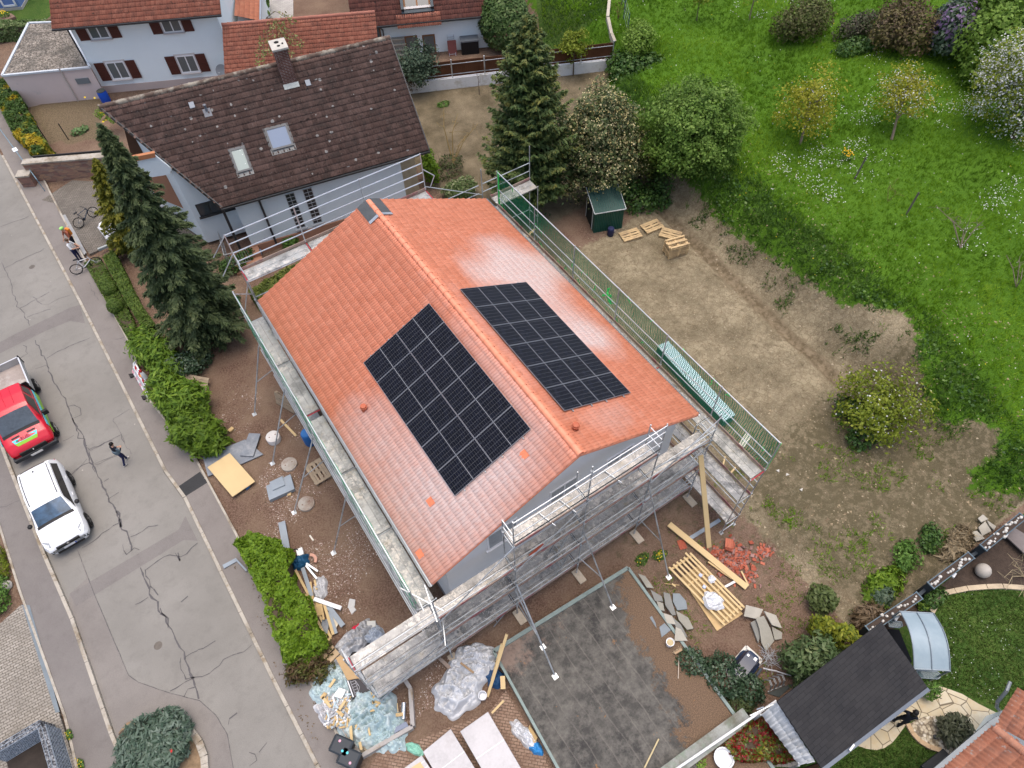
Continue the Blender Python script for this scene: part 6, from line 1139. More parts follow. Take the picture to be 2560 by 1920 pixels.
# white wrapped packs at the bottom
wp_m=MAT('white_wrap',(.43,.42,.43),.5,.16,1.6,12,stain=(.33,.31,.31),spec=.5); wp_e=MAT('pack_edges',(.50,.49,.48),.6,.2,3,18)
for pts,z,lab in(([(1440,1370),(1660,1215),(2060,1900),(1830,2050)],.9,'right white wrapped pack at the bottom, nearest the flat roof'),([(1143,1532),(1362,1352),(1700,1900),(1450,2060)],.8,'middle white wrapped pack at the bottom edge'),([(985,1665),(1130,1560),(1210,1680),(1080,1800)],.6,'left small white pack at the bottom edge carrying a timber offcut')):
    P=[G('L',*p,z) for p in pts]; o=thing('wrapped_pack',lab,'pack',tuple(np.mean(P,0)*A3([1,1,0])),'white wrapped packs'); MB().slab(P,z-.15).build('pack_body',wp_e,o,bevel=.03); c=np.mean(P,0); MB().slab([c+(p-c)*1.012+Z3(.012) for p in P],.05).build('wrap',wp_m,o,bevel=.015); 
    mb=MB(); k=9
    for i in range(1,3): t=i/3; mb.beam(P[0]+(P[3]-P[0])*t+Z3(.016),P[1]+(P[2]-P[1])*t+Z3(.016),.025,.006)
    mb.build('strap',MAT('pack_strap',(.68,.68,.69),.4,.05),o)
tag(MB().slab([G('L',*p,.63) for p in((1040,1660),(1120,1610),(1150,1660),(1100,1720))],.03).build('offcut',tan_b),'pale timber offcut lying on the small white pack','offcut')
mound('green_rag','crumpled mint green rag on the brown paving','rag',G('L',1075,1510,.1),.18,.36,.08,.5,MAT('mint_cloth',(.22,.48,.38),.7,.1),91,30,.10)
for a,b,za,zb,w,lab in(((1810,592),(1655,1090),1.6,.15,.11,'tall plank leaning beside the big white tarpaulin'),((1770,670),(1690,960),1.4,.3,.09,'second plank leaning behind the tall plank'),((1785,1122),(1690,1222),.5,.4,.08,'short batten on the brown paving by the right white pack'),((1775,925),(1780,1030),.6,.5,.18,'short board standing by the flat roof edge')): stick('plank',lab,'plank','L',a,b,w,.05,tan_b,za,zb)
stick('timber','brown stick lying on the white tarpaulin','timber','L',(1440,820),(1545,900),.08,.05,MAT('brown_stick',(.28,.19,.11),.8,.2),.85); board('plank','grey plank on the soil under the gable scaffold end','plank','c',[(1240,1010),(1290,1000),(1420,1115),(1370,1140)],.3,.04,MAT('muddy_plank',(.28,.22,.18),.9,.2))
q=G('L',1615,1080,.45); pb=thing('paint_bucket','white bucket lying beside the tarpaulin heap','bucket',tuple(q*A3([1,1,0]))); MB().lathe(q-Z3(.3),[(.14,0),(.16,.3),(.17,.31),(.15,.31),(.13,.05)],16).build('bucket_body',MAT('bucket_white',(.7,.72,.75),.4,.05),pb,smooth=40)
tag(MB().slab([G('M',*p,.3) for p in((330,1370),(385,1455),(370,1490),(305,1480))],.03).build('carton',MAT('brown_carton',(.40,.28,.13),.8,.1)),'brown carton piece beside the flat roof edge','carton'); mound('blue_sheet','crumpled blue plastic beside the brown carton','sheet',G('M',370,1520,.15),.2,.35,.15,.3,MAT('bright_blue_plastic',(.03,.20,.48),.4,.15),97,28,.12)
mound('blue_sheet','dark blue plastic under the right side of the white tarpaulin','sheet',G('L',1715,940,.15),.35,.4,.3,.3,MAT('dark_blue_plastic',(.015,.06,.15),.5,.15),99,28,.1)
# on the flat roof
stick('batten','thin batten lying near the bottom of the flat roof','batten','M',(1195,1465),(1100,1659),.05,.04,MAT('pale_batten',(.46,.38,.22),.8,.1),.54)
q=G('M',1265,830,.5); bu=thing('sand_bucket','white bucket filled with sand at the flat roof edge','bucket',tuple(q)); MB().lathe(q,[(.13,0),(.155,.28),(.165,.30),(.15,.30),(.145,.24)],18).build('bucket_body',MAT('bucket_white2',(.72,.73,.75),.4,.04),bu,smooth=40); MB().lathe(q+Z3(.22),[(.143,0),(.10,.05),(.02,.07)],16).build('sand',MAT('sand',(.46,.37,.21),.9,.15),bu,smooth=60)
br_o=thing('broom','long handled broom lying on the brown needles of the flat roof','broom',tuple(G('M',1330,960,.5))); a=G('M',1331,905,.60); b=G('M',1326,1060,.55); MB().tube(a,b,.017,6).build('handle',MAT('broom_handle',(.50,.42,.34),.6,.1),br_o,smooth=40); mb=MB(); hd=G('M',1327,880,.60); mb.obox(hd,A3([.17,-.02,0]),A3([0,.04,0]),Z3(.03)); mb.build('head',MAT('broom_head',(.36,.25,.15),.8,.1),br_o); mb=MB(); [mb.tube(hd+A3([x,0,0]),hd+A3([x*1.25,.10+RN(0,.02),-.03]),.006,4) for x in LSP(-.16,.16,22)]; mb.build('bristles',MAT('bristle',(.42,.33,.22),.9,.2),br_o)
# stone slabs
slab_m=[MAT('stone_slab_a',(.27,.26,.22),.9,.15,2,20),MAT('stone_slab_b',(.20,.20,.185),.9,.15,2,20),MAT('stone_slab_c',(.20,.23,.25),.85,.15,2,20),MAT('stone_slab_d',(.36,.34,.29),.9,.15,2,20)]
sl=[('M',[(1055,358),(1105,375),(1165,455),(1115,450)],.62,.35,0,'first slab leaning at the far corner of the flat roof'),('M',[(1140,465),(1215,510),(1225,545),(1170,540)],.62,.45,1,'slab leaning below the first slab'),('M',[(1228,478),(1270,490),(1310,635),(1285,640),(1240,570)],.6,.5,1,'tall dark slab in the middle of the leaning slabs'),('M',[(1290,490),(1335,490),(1380,540),(1388,595),(1320,605),(1290,545)],.16,.2,2,'blue grey slab lying flat right of the leaning slabs'),('M',[(1310,605),(1395,650),(1430,725),(1385,735),(1330,670)],.4,.2,0,'slab nearest the sand bucket side, right of the others'),('M',[(1225,620),(1285,640),(1310,700),(1250,690)],.66,.5,3,'pale slab at the roof edge beside the tall dark slab'),('M',[(1285,645),(1345,700),(1390,785),(1350,770),(1300,700)],.6,.45,1,'long slab above the sand bucket'),('M',[(1310,715),(1345,730),(1390,808),(1300,808)],.72,.55,3,'lowest pale slab next to the sand bucket'),('M',[(1180,540),(1225,555),(1235,610),(1200,600)],.6,.5,0,'small slab wedged between the leaning slabs'),('M',[(1135,650),(1150,640),(1175,690),(1180,725)],.54,.52,2,'thin sliver of slate lying on the flat roof'),('M',[(1200,715),(1235,688),(1278,735),(1215,785)],.54,.52,2,'dark slate piece lying on the flat roof edge'),
('N',[(10,655),(120,675),(95,735),(0,720)],.55,.3,3,'upper pale slab of the heap beside the spotted shrub'),('N',[(120,690),(200,710),(240,790),(175,775)],.5,.3,3,'right pale slab of the heap beside the spotted shrub'),('N',[(70,735),(120,720),(165,800),(190,870),(140,935),(110,880),(95,800)],.45,.25,0,'long grey slab of the heap beside the spotted shrub'),('N',[(40,760),(75,740),(105,830),(90,885)],.3,.2,1,'narrow dark slab under the slab heap'),('N',[(170,780),(235,820),(235,860),(190,865)],.3,.2,0,'lower right slab of the slab heap'),
('N',[(1450,110),(1480,88),(1508,120),(1470,138)],.35,.35,3,'topmost square slab beside the upper planter wall'),('N',[(1450,170),(1490,135),(1535,190),(1480,220)],.3,.25,3,'middle slab beside the upper planter wall'),('N',[(1500,125),(1565,160),(1550,185),(1520,160)],.3,.2,3,'right slab beside the upper planter wall'),('N',[(1395,200),(1440,190),(1490,240),(1440,255)],.25,.2,3,'lower slab beside the upper planter wall')]
for v,pts,zt,zb,mi,lab in sl:
    g0z=float(TH(*G(v,*pts[0],.1)[:2])); k=len(pts); zs=[ (zt if i<k/2 else zb)+(g0z-.08 if v=='N' else 0) for i in range(k)]; zs=[zs[0]]*1+zs[1:]; z=(zt+zb)/2+(g0z-.08 if v=='N' else 0)
    P=[G(v,*p,z) for p in pts]; c=np.mean(P,0); tl=RN(0,.12,2)
    P=[p+A3([0,0,(p-c)[:2]@tl]) for p in P]; tag(MB().slab(P,.06).build('stone_slab',slab_m[mi],bevel=.01),lab,'stone slab','loose stone slabs')
# crate frame on plywood, leaning plank, planks, tiles
z1=.16; board('plywood','large tan plywood sheet under the slatted timber frame','plywood','M',[(1345,385),(1480,290),(1760,628),(1585,742)],.14,.03,osb)
fr_=thing('slatted_frame','large slatted pale timber frame lying on plywood','timber frame',tuple(G('M',1510,460,.2))); F0,F1,F2,F3=[G('M',*p,.34) for p in((1272,322),(1412,228),(1762,580),(1630,695))]
mb=MB(); fp=lambda s,t,z=0: (F0*(1-s)+F1*s)*(1-t)+(F3*(1-s)+F2*s)*t+Z3(z)
for s in(0,.19,.36,.53,.70,.87,1.0): 
    MB().beam(fp(s,-.02 if s!=.87 else -.06),fp(s,1.02),.085,.03).build('slat',tan_b,fr_)
for t in(.02,.33,.62,.97): MB().beam(fp(-.03,t,-.07),fp(1.03,t,-.07),.09,.07).build('cross_batten',timber,fr_)
mound('clear_film','crumpled clear film lying on the slatted timber frame','plastic film',G('M',1560,545,.37),.36,.45,.14,.4,MAT('film_bright',(.58,.60,.63),.2,.2,4,14,spec=.7),101,36,.16,z0=.36); mound('clear_film','small wad of clear film on the upper frame slats','plastic film',G('M',1550,395,.37),.18,.16,.10,.4,MAT('film_bright2',(.62,.64,.68),.2,.2,4,14,spec=.7),103,24,.08,z0=.36)
for x,y in((1475,370),(1500,447)): tag(MB().obox(G('M',x,y,.40),A3([.06,.02,0]),A3([-.02,.06,0]),Z3(.03)).build('printed_wrap',MAT('printed_wrap_m%d'%x,(.35,.40,.55),.4,.5,14,40)),'small printed wrapper on the %s slats of the timber frame'%('upper' if y<400 else 'middle'),'wrapper')
stick('plank','long heavy plank lying between the timber frame and the broken tiles','plank','R',(1352,945),(1908,1398),.26,.06,tan_b,.30,.22); stick('plank','tall plank standing upright against the gable scaffold corner','plank','R',(1578,455),(1638,1112),.22,.05,tan_b,4.2,.12); stick('plank','thin batten beside the timber frame end','plank','R',(1632,1215),(1800,1335),.07,.04,tan_b,.2); stick('plank','thin lath standing out of the broken tiles','plank','R',(1868,1280),(1920,1385),.06,.04,tan_b,.35,.2)
stick('metal_channel','blue grey metal channel lying from the planks towards the scaffold foot','channel','R',(1505,1045),(1715,915),.16,.05,grey_b,.14); stick('white_profile','short white profile poking out beneath the long plank','profile','R',(1750,1395),(1830,1352),.09,.05,MAT('white_prof2',(.66,.68,.70),.5,.05),.2)
mk=thing('mallet','wooden mallet with long handle on the soil by the dark slabs','mallet',tuple(G('M',1290,440,.1))); MB().tube(G('M',1232,425,.14),G('M',1333,436,.14),.016,6).build('handle',timber,mk,smooth=40); MB().obox(G('M',1295,438,.15),A3([.03,.01,0]),A3([-.02,.09,0]),Z3(.05)).build('head',tan_b,mk)
clay=[MAT('broken_clay_a',(.33,.085,.05),.8,.25),MAT('broken_clay_b',(.40,.125,.075),.8,.25),MAT('broken_clay_c',(.27,.16,.14),.85,.25)]
def clay_tile(c,rz,lab,mi=0,tilt=0):
    c=A3(c,float); X=A3([cos(rz),sin(rz),tilt]); Y=A3([-sin(rz),cos(rz),0]); vs=[]
    for i in range(2):
        for j in range(13): vs.append(c+X*(i-.5)*.42+Y*(j/12-.5)*.32+A3([0,0,.03+.016*cos(j/12*4*pi)]))
    vs+=[v-Z3(.02) for v in vs]; f=[[j,j+1,14+j,13+j][::-1] for j in range(12)]+[[26+j,26+j+1,26+14+j,26+13+j] for j in range(12)]+[[j,26+j,27+j,j+1][::-1] for j in range(12)]+[[13+j,39+j,40+j,14+j] for j in range(12)]+[[0,13,39,26],[12,38,51,25]]
    mb=MB(); mb.add(vs,f); return tag(mb.build('roof_tile',clay[mi],fix=True),lab,'roof tile','loose roof tiles')
clay_tile(G('R',1443,1092,.1),1.2,'single red roof tile lying alone right of the yellow flowers'); 
for k in range(4): clay_tile(G('R',1790,1108,.16+.035*k)+A3([.02*k,.05*k,0]),.5+.08*k,'red roof tile, %s in the small stack on the broken tiles'%('lowest','second','third','topmost')[k],k%2)
bt_=MB()
for cx,cy,sx,sy,nn in((1820,1210,120,95,420),(1690,1150,60,35,70),(2030,1140,55,40,60),(1900,1330,70,60,60)):
    for i in range(nn):
        p=GT('R',cx+RN(0,sx*.55),cy+RN(0,sy*.55)); hgt=.22*math.exp(-((p[0]-6.3)**2+(p[1]+3.2)**2)/.6); p=p+A3([0,0,.02+RR()*hgt]); t=RU(0,6.3); l=RU(.015,.10); w=l*RU(.3,1.); bt_.obox(p,A3([cos(t)*l,sin(t)*l,RN(0,.03)]),A3([-sin(t)*w,cos(t)*w,RN(0,.03)]),Z3(.012),mi=int(rng.choice([0,1,2],p=[.35,.3,.35])))
tag(bt_.build('broken_tiles',clay),'spread heap of broken red roof tile shards','broken tiles',kind='stuff')
for i,(v,x,y) in enumerate((('a',1580,715),('a',1700,765),('Q',350,1525))):
    c=GT(v,x,y); P=[c+A3([.10*cos(t),.08*sin(t),.05]) for t in (.3+i,2.2+i,4.6+i)]; tag(MB().slab(P,.03).build('paper_scrap',MAT('paper_white%d'%i,(.50,.48,.43),.8,.05)),('triangular white scrap nearest the net scaffold corner','triangular white scrap a step further from the net scaffold corner','small white paper scrap on the open dirt')[i],'scrap')
# pebbles and rubble specks in the yards
def specks(name,n_,fn,mats,smin,smax,flat=.6):
    P=[];F_=[];M_=[]; base=A3([[1,0,0],[-.5,.87,0],[-.5,-.87,0],[0,0,1.]]); tri=A3([[0,1,3],[1,2,3],[2,0,3]])
    pts=fn(n_); k=0
    V_=np.zeros((len(pts),4,3))
    for i,p in enumerate(pts):
        s=RU(smin,smax)*(1 if RR()<.9 else 1.8); t=RU(0,6.3); c,sn=cos(t),sin(t); b=base*s; b[:,2]*=flat; x=b[:,0]*c-b[:,1]*sn*.8; y=b[:,0]*sn+b[:,1]*c*.8; V_[i]=np.stack([x+p[0],y+p[1],b[:,2]+p[2]],1)
    F_=(tri[None]+(np.arange(len(pts))*4)[:,None,None]).reshape(-1,3); mi=np.repeat(rng.integers(0,len(mats),len(pts)),3)
    return npmesh(name,V_.reshape(-1,3),F_,mats,None,None,mi=mi)
def yard(n_):
    out=[]
    while len(out)<n_:
        x=RU(-11,-5.6); y=RU(-2,17); d=float(fbm(x,y,1.8,77))
        if RR()<sm(.42,.62,d)*(1 if x>-9.5 or y>8 else .5): out.append((x,y,float(TH(x,y))))
    return out
o=specks('rubble',6500,yard,[MAT('chip_pink',(.42,.31,.28),.9,.2),MAT('chip_pale',(.40,.34,.30),.9,.2),MAT('chip_brown',(.24,.15,.12),.9,.2),MAT('chip_white',(.52,.48,.45),.9,.1)],.008,.030); tag(o,'pink and pale rubble chips over the red soil','rubble',kind='stuff')
def back(n_):
    out=[]
    while len(out)<n_:
        x=RU(7.2,24); y=RU(-9,15); 
        if RR()<.9*float(fbm(x,y,1.2,55))**2*2: out.append((x,y,float(TH(x,y))))
    return out
o=specks('soil_clods',3500,back,[MAT('clod_a',(.30,.235,.15),.95,.2),MAT('clod_b',(.16,.12,.075),.95,.2),MAT('clod_c',(.31,.26,.18),.95,.2)],.02,.06); tag(o,'clods and stones over the dug ground','soil',kind='stuff')
def straw(n_,x0,x1,y0,y1):
    out=[]
    while len(out)<n_: x=RU(x0,x1); y=RU(y0,y1); out.append((x,y,float(TH(x,y))))
    return out
tw=MB()
for x,y,z in straw(300,7.5,22,-9,14): t=RU(0,6.3); l=RU(.1,.35); tw.beam((x,y,z+.02),(x+l*cos(t),y+l*sin(t),float(TH(x+l*cos(t),y+l*sin(t)))+.03),.012,.012)
tag(tw.build('twigs',MAT('dry_twig',(.16,.115,.07),.9,.2)),'dry roots and twigs strewn over the dug ground','twigs',kind='stuff')
# pale blue wrapped long pack lying behind the net scaffold
P=[G('O',*p,.75) for p in((1115,1170),(1185,1140),(1605,1600),(1530,1640))]; lp=thing('long_pack','long pale blue wrapped pack lying on the ground behind the green net','pack',tuple(np.mean(P,0)*A3([1,1,0]))); MB().slab(P,.6).build('pack_body',MAT('pack_side',(.06,.16,.13),.6,.1),lp,bevel=.03); c=np.mean(P,0); MB().slab([c+(p-c)*1.01+Z3(.015) for p in P],.06).build('wrap',MAT('pale_blue_wrap',(.42,.56,.60),.35,.1,2,14,spec=.5),lp,bevel=.02)
mb=MB(); [mb.beam(P[0]+(P[3]-P[0])*t+Z3(.02),P[1]+(P[2]-P[1])*t+Z3(.02),.04,.008) for t in(.08,.2,.5,.55,.9)]; mb.build('strap',MAT('white_strap',(.7,.72,.72),.5,.05),lp)
tag(MB().obox(GT('a',1150,320,.06),A3([.35,.12,0]),A3([-.05,.14,0]),Z3(.05)).build('cut_board',MAT('creamy_board',(.58,.55,.46),.8,.08)),'pale broken board on the ground beyond the net scaffold end','board'); 
for a,b,lab in(((895,525),(865,655),'batten seen between the two upper decks at the net scaffold end'),((1030,665),(955,755),'batten seen below the first batten between the decks')): stick('batten',lab,'batten','a',a,b,.07,.04,tan_b,.2)
board('board','grey board on the ground between the decks at the net scaffold end','board','a',[(975,775),(1090,715),(1115,745),(1015,795)],.15,.04,MAT('pale_grey_board',(.45,.42,.37),.8,.1))
# blue drum and garden bits of the white house plot
q=G('A',695,665,.05); wb_=thing('water_butt','bright blue water barrel at the corner of the white house','barrel',tuple(q)); MB().lathe(q,[(.28,0),(.33,.2),(.33,.75),(.29,.92)],18).build('barrel_body',MAT('royal_blue',(.01,.07,.42),.4,.1),wb_,smooth=40); MB().lathe(q+Z3(.92),[(.30,0),(.30,.03),(.24,.04)],18).build('lid',MAT('dark_lid',(.05,.055,.05),.6,.2),wb_,smooth=40)
for a,b,lab in(((700,910),(545,670),'left black stake at the edge of the vegetable plot'),((1015,885),(862,645),'right black stake at the edge of the vegetable plot')): q=G('T7',*a,.1); zz=HT('T7',*b,q); tag(MB().tube(q,(q[0],q[1],min(zz,2.)),.035,6).build('stake',MAT('black_stake',(.015,.015,.016),.7,.1)),lab,'stake','stakes of the vegetable plot')
for k,(a,b) in enumerate(((665,1160),(1000,1390))):
    q=GT('D',a,b); t=GT('D',*((790,1020),(1092,1235))[k]); d=(t-q)/NM(t-q); tag(MB().tube(q,q+A3([d[0]*.35,d[1]*.35,1.25]),.05,7).build('wooden_stake',MAT('grey_stake',(.09,.08,.07),.9,.2)),('grey wooden stake near the yellow flowers on the meadow','grey wooden stake lower on the meadow slope')[k],'stake','stakes on the meadow')
# roof-box like dark tub on a white frame, bike rack, pots, hose
fz=.14; P=[G('U5',*p,fz) for p in((400,382),(652,85),(848,262),(492,690))]; wfm=thing('window_leaf','white window leaf lying under the dark blue tub','window leaf',tuple(np.mean(P,0)*A3([1,1,0]))); mb=MB(); [mb.beam(P[i],P[(i+1)%4],.10,.06) for i in range(4)]; mb.build('leaf_frame',MAT('old_white_frame',(.62,.60,.55),.6,.1),wfm); MB().slab([p-Z3(.02) for p in P],.015).build('pane',MAT('grey_pane',(.30,.33,.36),.3,.1),wfm)
a=G('U5',505,500,.3); b=G('U5',735,205,.3); d=(b-a); L=NM(d); d/=L; nn_=A3([-d[1],d[0],0]); tb=thing('dark_blue_tub','upturned dark navy tub with white stickers lying in the garden corner','tub',tuple((a+b)/2*A3([1,1,0]))); secs=[]
for t,k in((0,.72),(.04,.9),(.15,1),(.85,1),(.96,.9),(1,.72)): secs.append([a+d*(L*t)+nn_*w*k*.42+A3([0,0,z*(k*.3+.7)-.16]) for w,z in((-1,0),(-.98,.10),(-.78,.14),(-.72,.40),(-.55,.50),(.55,.50),(.72,.40),(.78,.14),(.98,.10),(1,0))])
MB().loft(secs).build('tub_shell',MAT('navy_gloss',(.012,.022,.05),.22,.12,2,20,spec=.6),tb,smooth=35,fix=True); 
for s,t,w in((-.30,.16,.10),(-.05,.12,.09),(.35,.10,.06),(-.3,.86,.08),(.35,.80,.06)): MB().obox(a+d*L*t+nn_*s*.42+Z3(.345),d*w*.8,nn_*w*.7,Z3(.006)).build('sticker',MAT('sticker_white',(.78,.78,.78),.5,.03),tb)
tag(MB().tube(G('U5',722,545,.2),G('U5',850,370,.3),.05,8).build('grey_pole',MAT('dark_pole',(.05,.06,.075),.5,.1),smooth=40),'thick dark pole right of the navy tub','pole'); hs=MB(); hs.path([G('U5',*p,.35) for p in((870,365),(930,380),(1030,400),(1120,430),(1230,458),(1265,450),(1285,430))],.028,6); tag(hs.build('pale_hose',MAT('pale_hose_m',(.42,.43,.45),.5,.1),smooth=60),'pale bent pipe reaching from the dark pole under the tree','pipe')
q=G('U5',970,240,.6); ms=MB(); 
for i in range(60): t=RU(0,6.3); p=G('U5',RU(900,1050),RU(160,340),.4); ms.tube(p,p+A3([RN(0,.25),RN(0,.25),RU(0,.2)]),.006,4)
tag(ms.build('wire_tangle',bright),'tangle of silvery wire mesh beside the round shrub','wire')
bk=thing('bicycle_rack','grey tubular bicycle rack behind the pavilion roof','bicycle rack',tuple(G('U5',1020,620,.1))); mb=MB(); u0=G('U5',930,670,.15); u1=G('U5',1150,580,.15); du=(u1-u0); nu_=A3([-du[1],du[0],0])/NM(du); mb.tube(u0,u1,.018,6)
for k in range(4):
    for s in(-.03,.03): p=u0+du*(.12+.25*k+s); mb.path([p,p+Z3(.45)+nu_*.10,p+Z3(.5)+nu_*.28,p+Z3(.05)+nu_*.42],.014,6)
mb.build('rack_frame',MAT('rack_grey',(.33,.35,.36),.5,.1,metal=.4),bk,smooth=40); tag(MB().slab([G('U5',*p,.12) for p in((920,690),(1080,740),(1270,570),(1170,590))],.06).build('grey_mat',MAT('grey_green_sheet',(.05,.058,.055),.8,.2)),'dark grey sheet lying between bicycle rack and pavilion','sheet')
def pot(v,x,y,z,r,h,m,m2,lab):
    q=G(v,x,y,z); o=thing('plant_pot',lab,'pot',tuple(q)); MB().lathe(q,[(r*.72,0),(r,h),(r*1.04,h),(r*.86,h),(r*.8,h*.8)],22).build('pot_body',m,o,smooth=40); MB().lathe(q+Z3(h*.72),[(r*.83,0),(r*.4,.02),(.02,.03)],18).build('soil',m2,o)
pot('U5',315,1560,.12,.36,.62,MAT('white_pot',(.66,.67,.68),.5,.05),MAT('terracotta_inside',(.25,.085,.06),.8,.2),'large white pot lined with terracotta left of the red shrub'); pot('U5',868,770,.12,.10,.22,MAT('old_terracotta',(.33,.19,.15),.8,.1),soil_d,'tiny terracotta pot below the bicycle rack')
tag(MB().obox(G('U7',125,290,.2),A3([.5,.1,0]),A3([-.1,.4,0]),Z3(.12)).build('flower_trough',MAT('trough_brown',(.20,.13,.10),.8,.1),bevel=.05),'round edged brown flower trough on the top left lawn','trough')
tag(MB().obox(G('T4',895,1005,.35),A3([.42,.0,0]),A3([0,.06,0]),Z3(.08)).build('grey_kerb_piece',MAT('pale_kerb',(.34,.38,.38),.7,.1)),'short grey block at the hedge corner by the drive','block')
# construction barrier with lamps
def barrier():
    a=G('T3',375,625,.12); b=G('T3',815,1385,.12); d=b-a; L=NM(d); d/=L; uz=(G('T3',430,310,.75)-a+G('T3',845,985,.75)-b)/2; nn_=np.cross(uz,d); nn_/=NM(nn_); nn_*=1 if nn_[2]>0 else -1; o=thing('site_barrier','white slatted construction barrier with red bands standing before the green hedge','barrier',tuple((a+b)/2)); P_=lambda s,z,k=0: a+d*s+nn_*k+uz*z
    wm=MAT('barrier_white',(.72,.73,.75),.5,.05); rm=MAT('barrier_red',(.42,.02,.03),.5,.05); mb=MB(); mb.beam(P_(0,.1),P_(L,.1),.05,.06); mb.beam(P_(0,.98),P_(L,.98),.05,.05); mb.beam(P_(0,.56),P_(L,.56),.05,.05)
    for i in range(25): mb.beam(P_(L*i/24,.1),P_(L*i/24,.98),.03,.022)
    mb.build('slatted_panel',wm,o); k=8
    for i in range(k): MB().obox(P_(L*(i+.5)/k,.80,.035),d*L/k/2,uz*.11,nn_*.012).build('warning_band',rm if i%2 else wm,o); MB().obox(P_(L*(i+.5)/k,.2,.035),d*L/k/2,uz*.07,nn_*.012).build('foot_band',wm if i%2 else MAT('faded_pink',(.62,.30,.36),.6,.05),o)
    for s in(.15,L-.15): MB().obox(P_(s,-.05,-.1),d*.12,nn_*.3,Z3(.05)).build('rubber_foot',MAT('rubber',(.03,.028,.028),.8,.2),o)
    MB().lathe(P_(L*.62,1.0),[(.08,0),(.11,.04),(.11,.16),(.04,.2)],12).build('amber_lamp',MAT('amber_glass',(.75,.28,.02),.3,.05),o,smooth=40); MB().lathe(P_(L*.75,1.2,0),[(.11,0),(.11,.22),(.09,.42),(.06,.5)],12).build('white_marker',wm,o,smooth=40); MB().lathe(P_(L*.75,1.2,0)+Z3(.5),[(.065,0),(.06,.12),(.02,.15)],12).build('marker_cap',rm,o)
barrier()
q=G('U4',1855,515,.55); mp=thing('garden_gnome_post','small white and red marker post standing in the round island bush','marker post',tuple(q-Z3(.55))); MB().tube(q-Z3(.45),q+Z3(.1),.10,12).build('post',MAT('marker_white',(.74,.74,.75),.5,.04),mp,smooth=40); MB().lathe(q+Z3(.1),[(.105,0),(.105,.16),(.06,.24)],12).build('red_cap',MAT('marker_red',(.50,.02,.02),.5,.04),mp,smooth=40)
# ================================================================ VEHICLES, BICYCLES, PEOPLE
def carpaint(name,c,rough=.25): return MAT(name,c,rough,.03,1.5,20,spec=.6)
rubber=MAT('tyre_rubber',(.012,.012,.012),.85,.1); blackp=MAT('black_trim',(.014,.014,.015),.5,.1); rimm=MAT('dark_alloy',(.09,.09,.095),.35,.1,metal=.7); silver=MAT('silver_alloy',(.5,.5,.5),.35,.1,metal=.7)
lampg=MAT('headlight_glass',(.30,.32,.34),.12,.25,9,30,spec=.8); redl=MAT('tail_light',(.30,.01,.015),.2,.1); bluegl=NT('blue_tint_windscreen'); bluegl.col(bluegl.mix(bluegl.ramp(bluegl.noise(1.6,4),[(.35,0),(.65,1)]),(.010,.03,.05),(.05,.12,.22))).set(.05,0,.8); bluegl=bluegl.m
dgl=MAT('dark_glass',(.012,.013,.014),.08,.2,spec=.6)
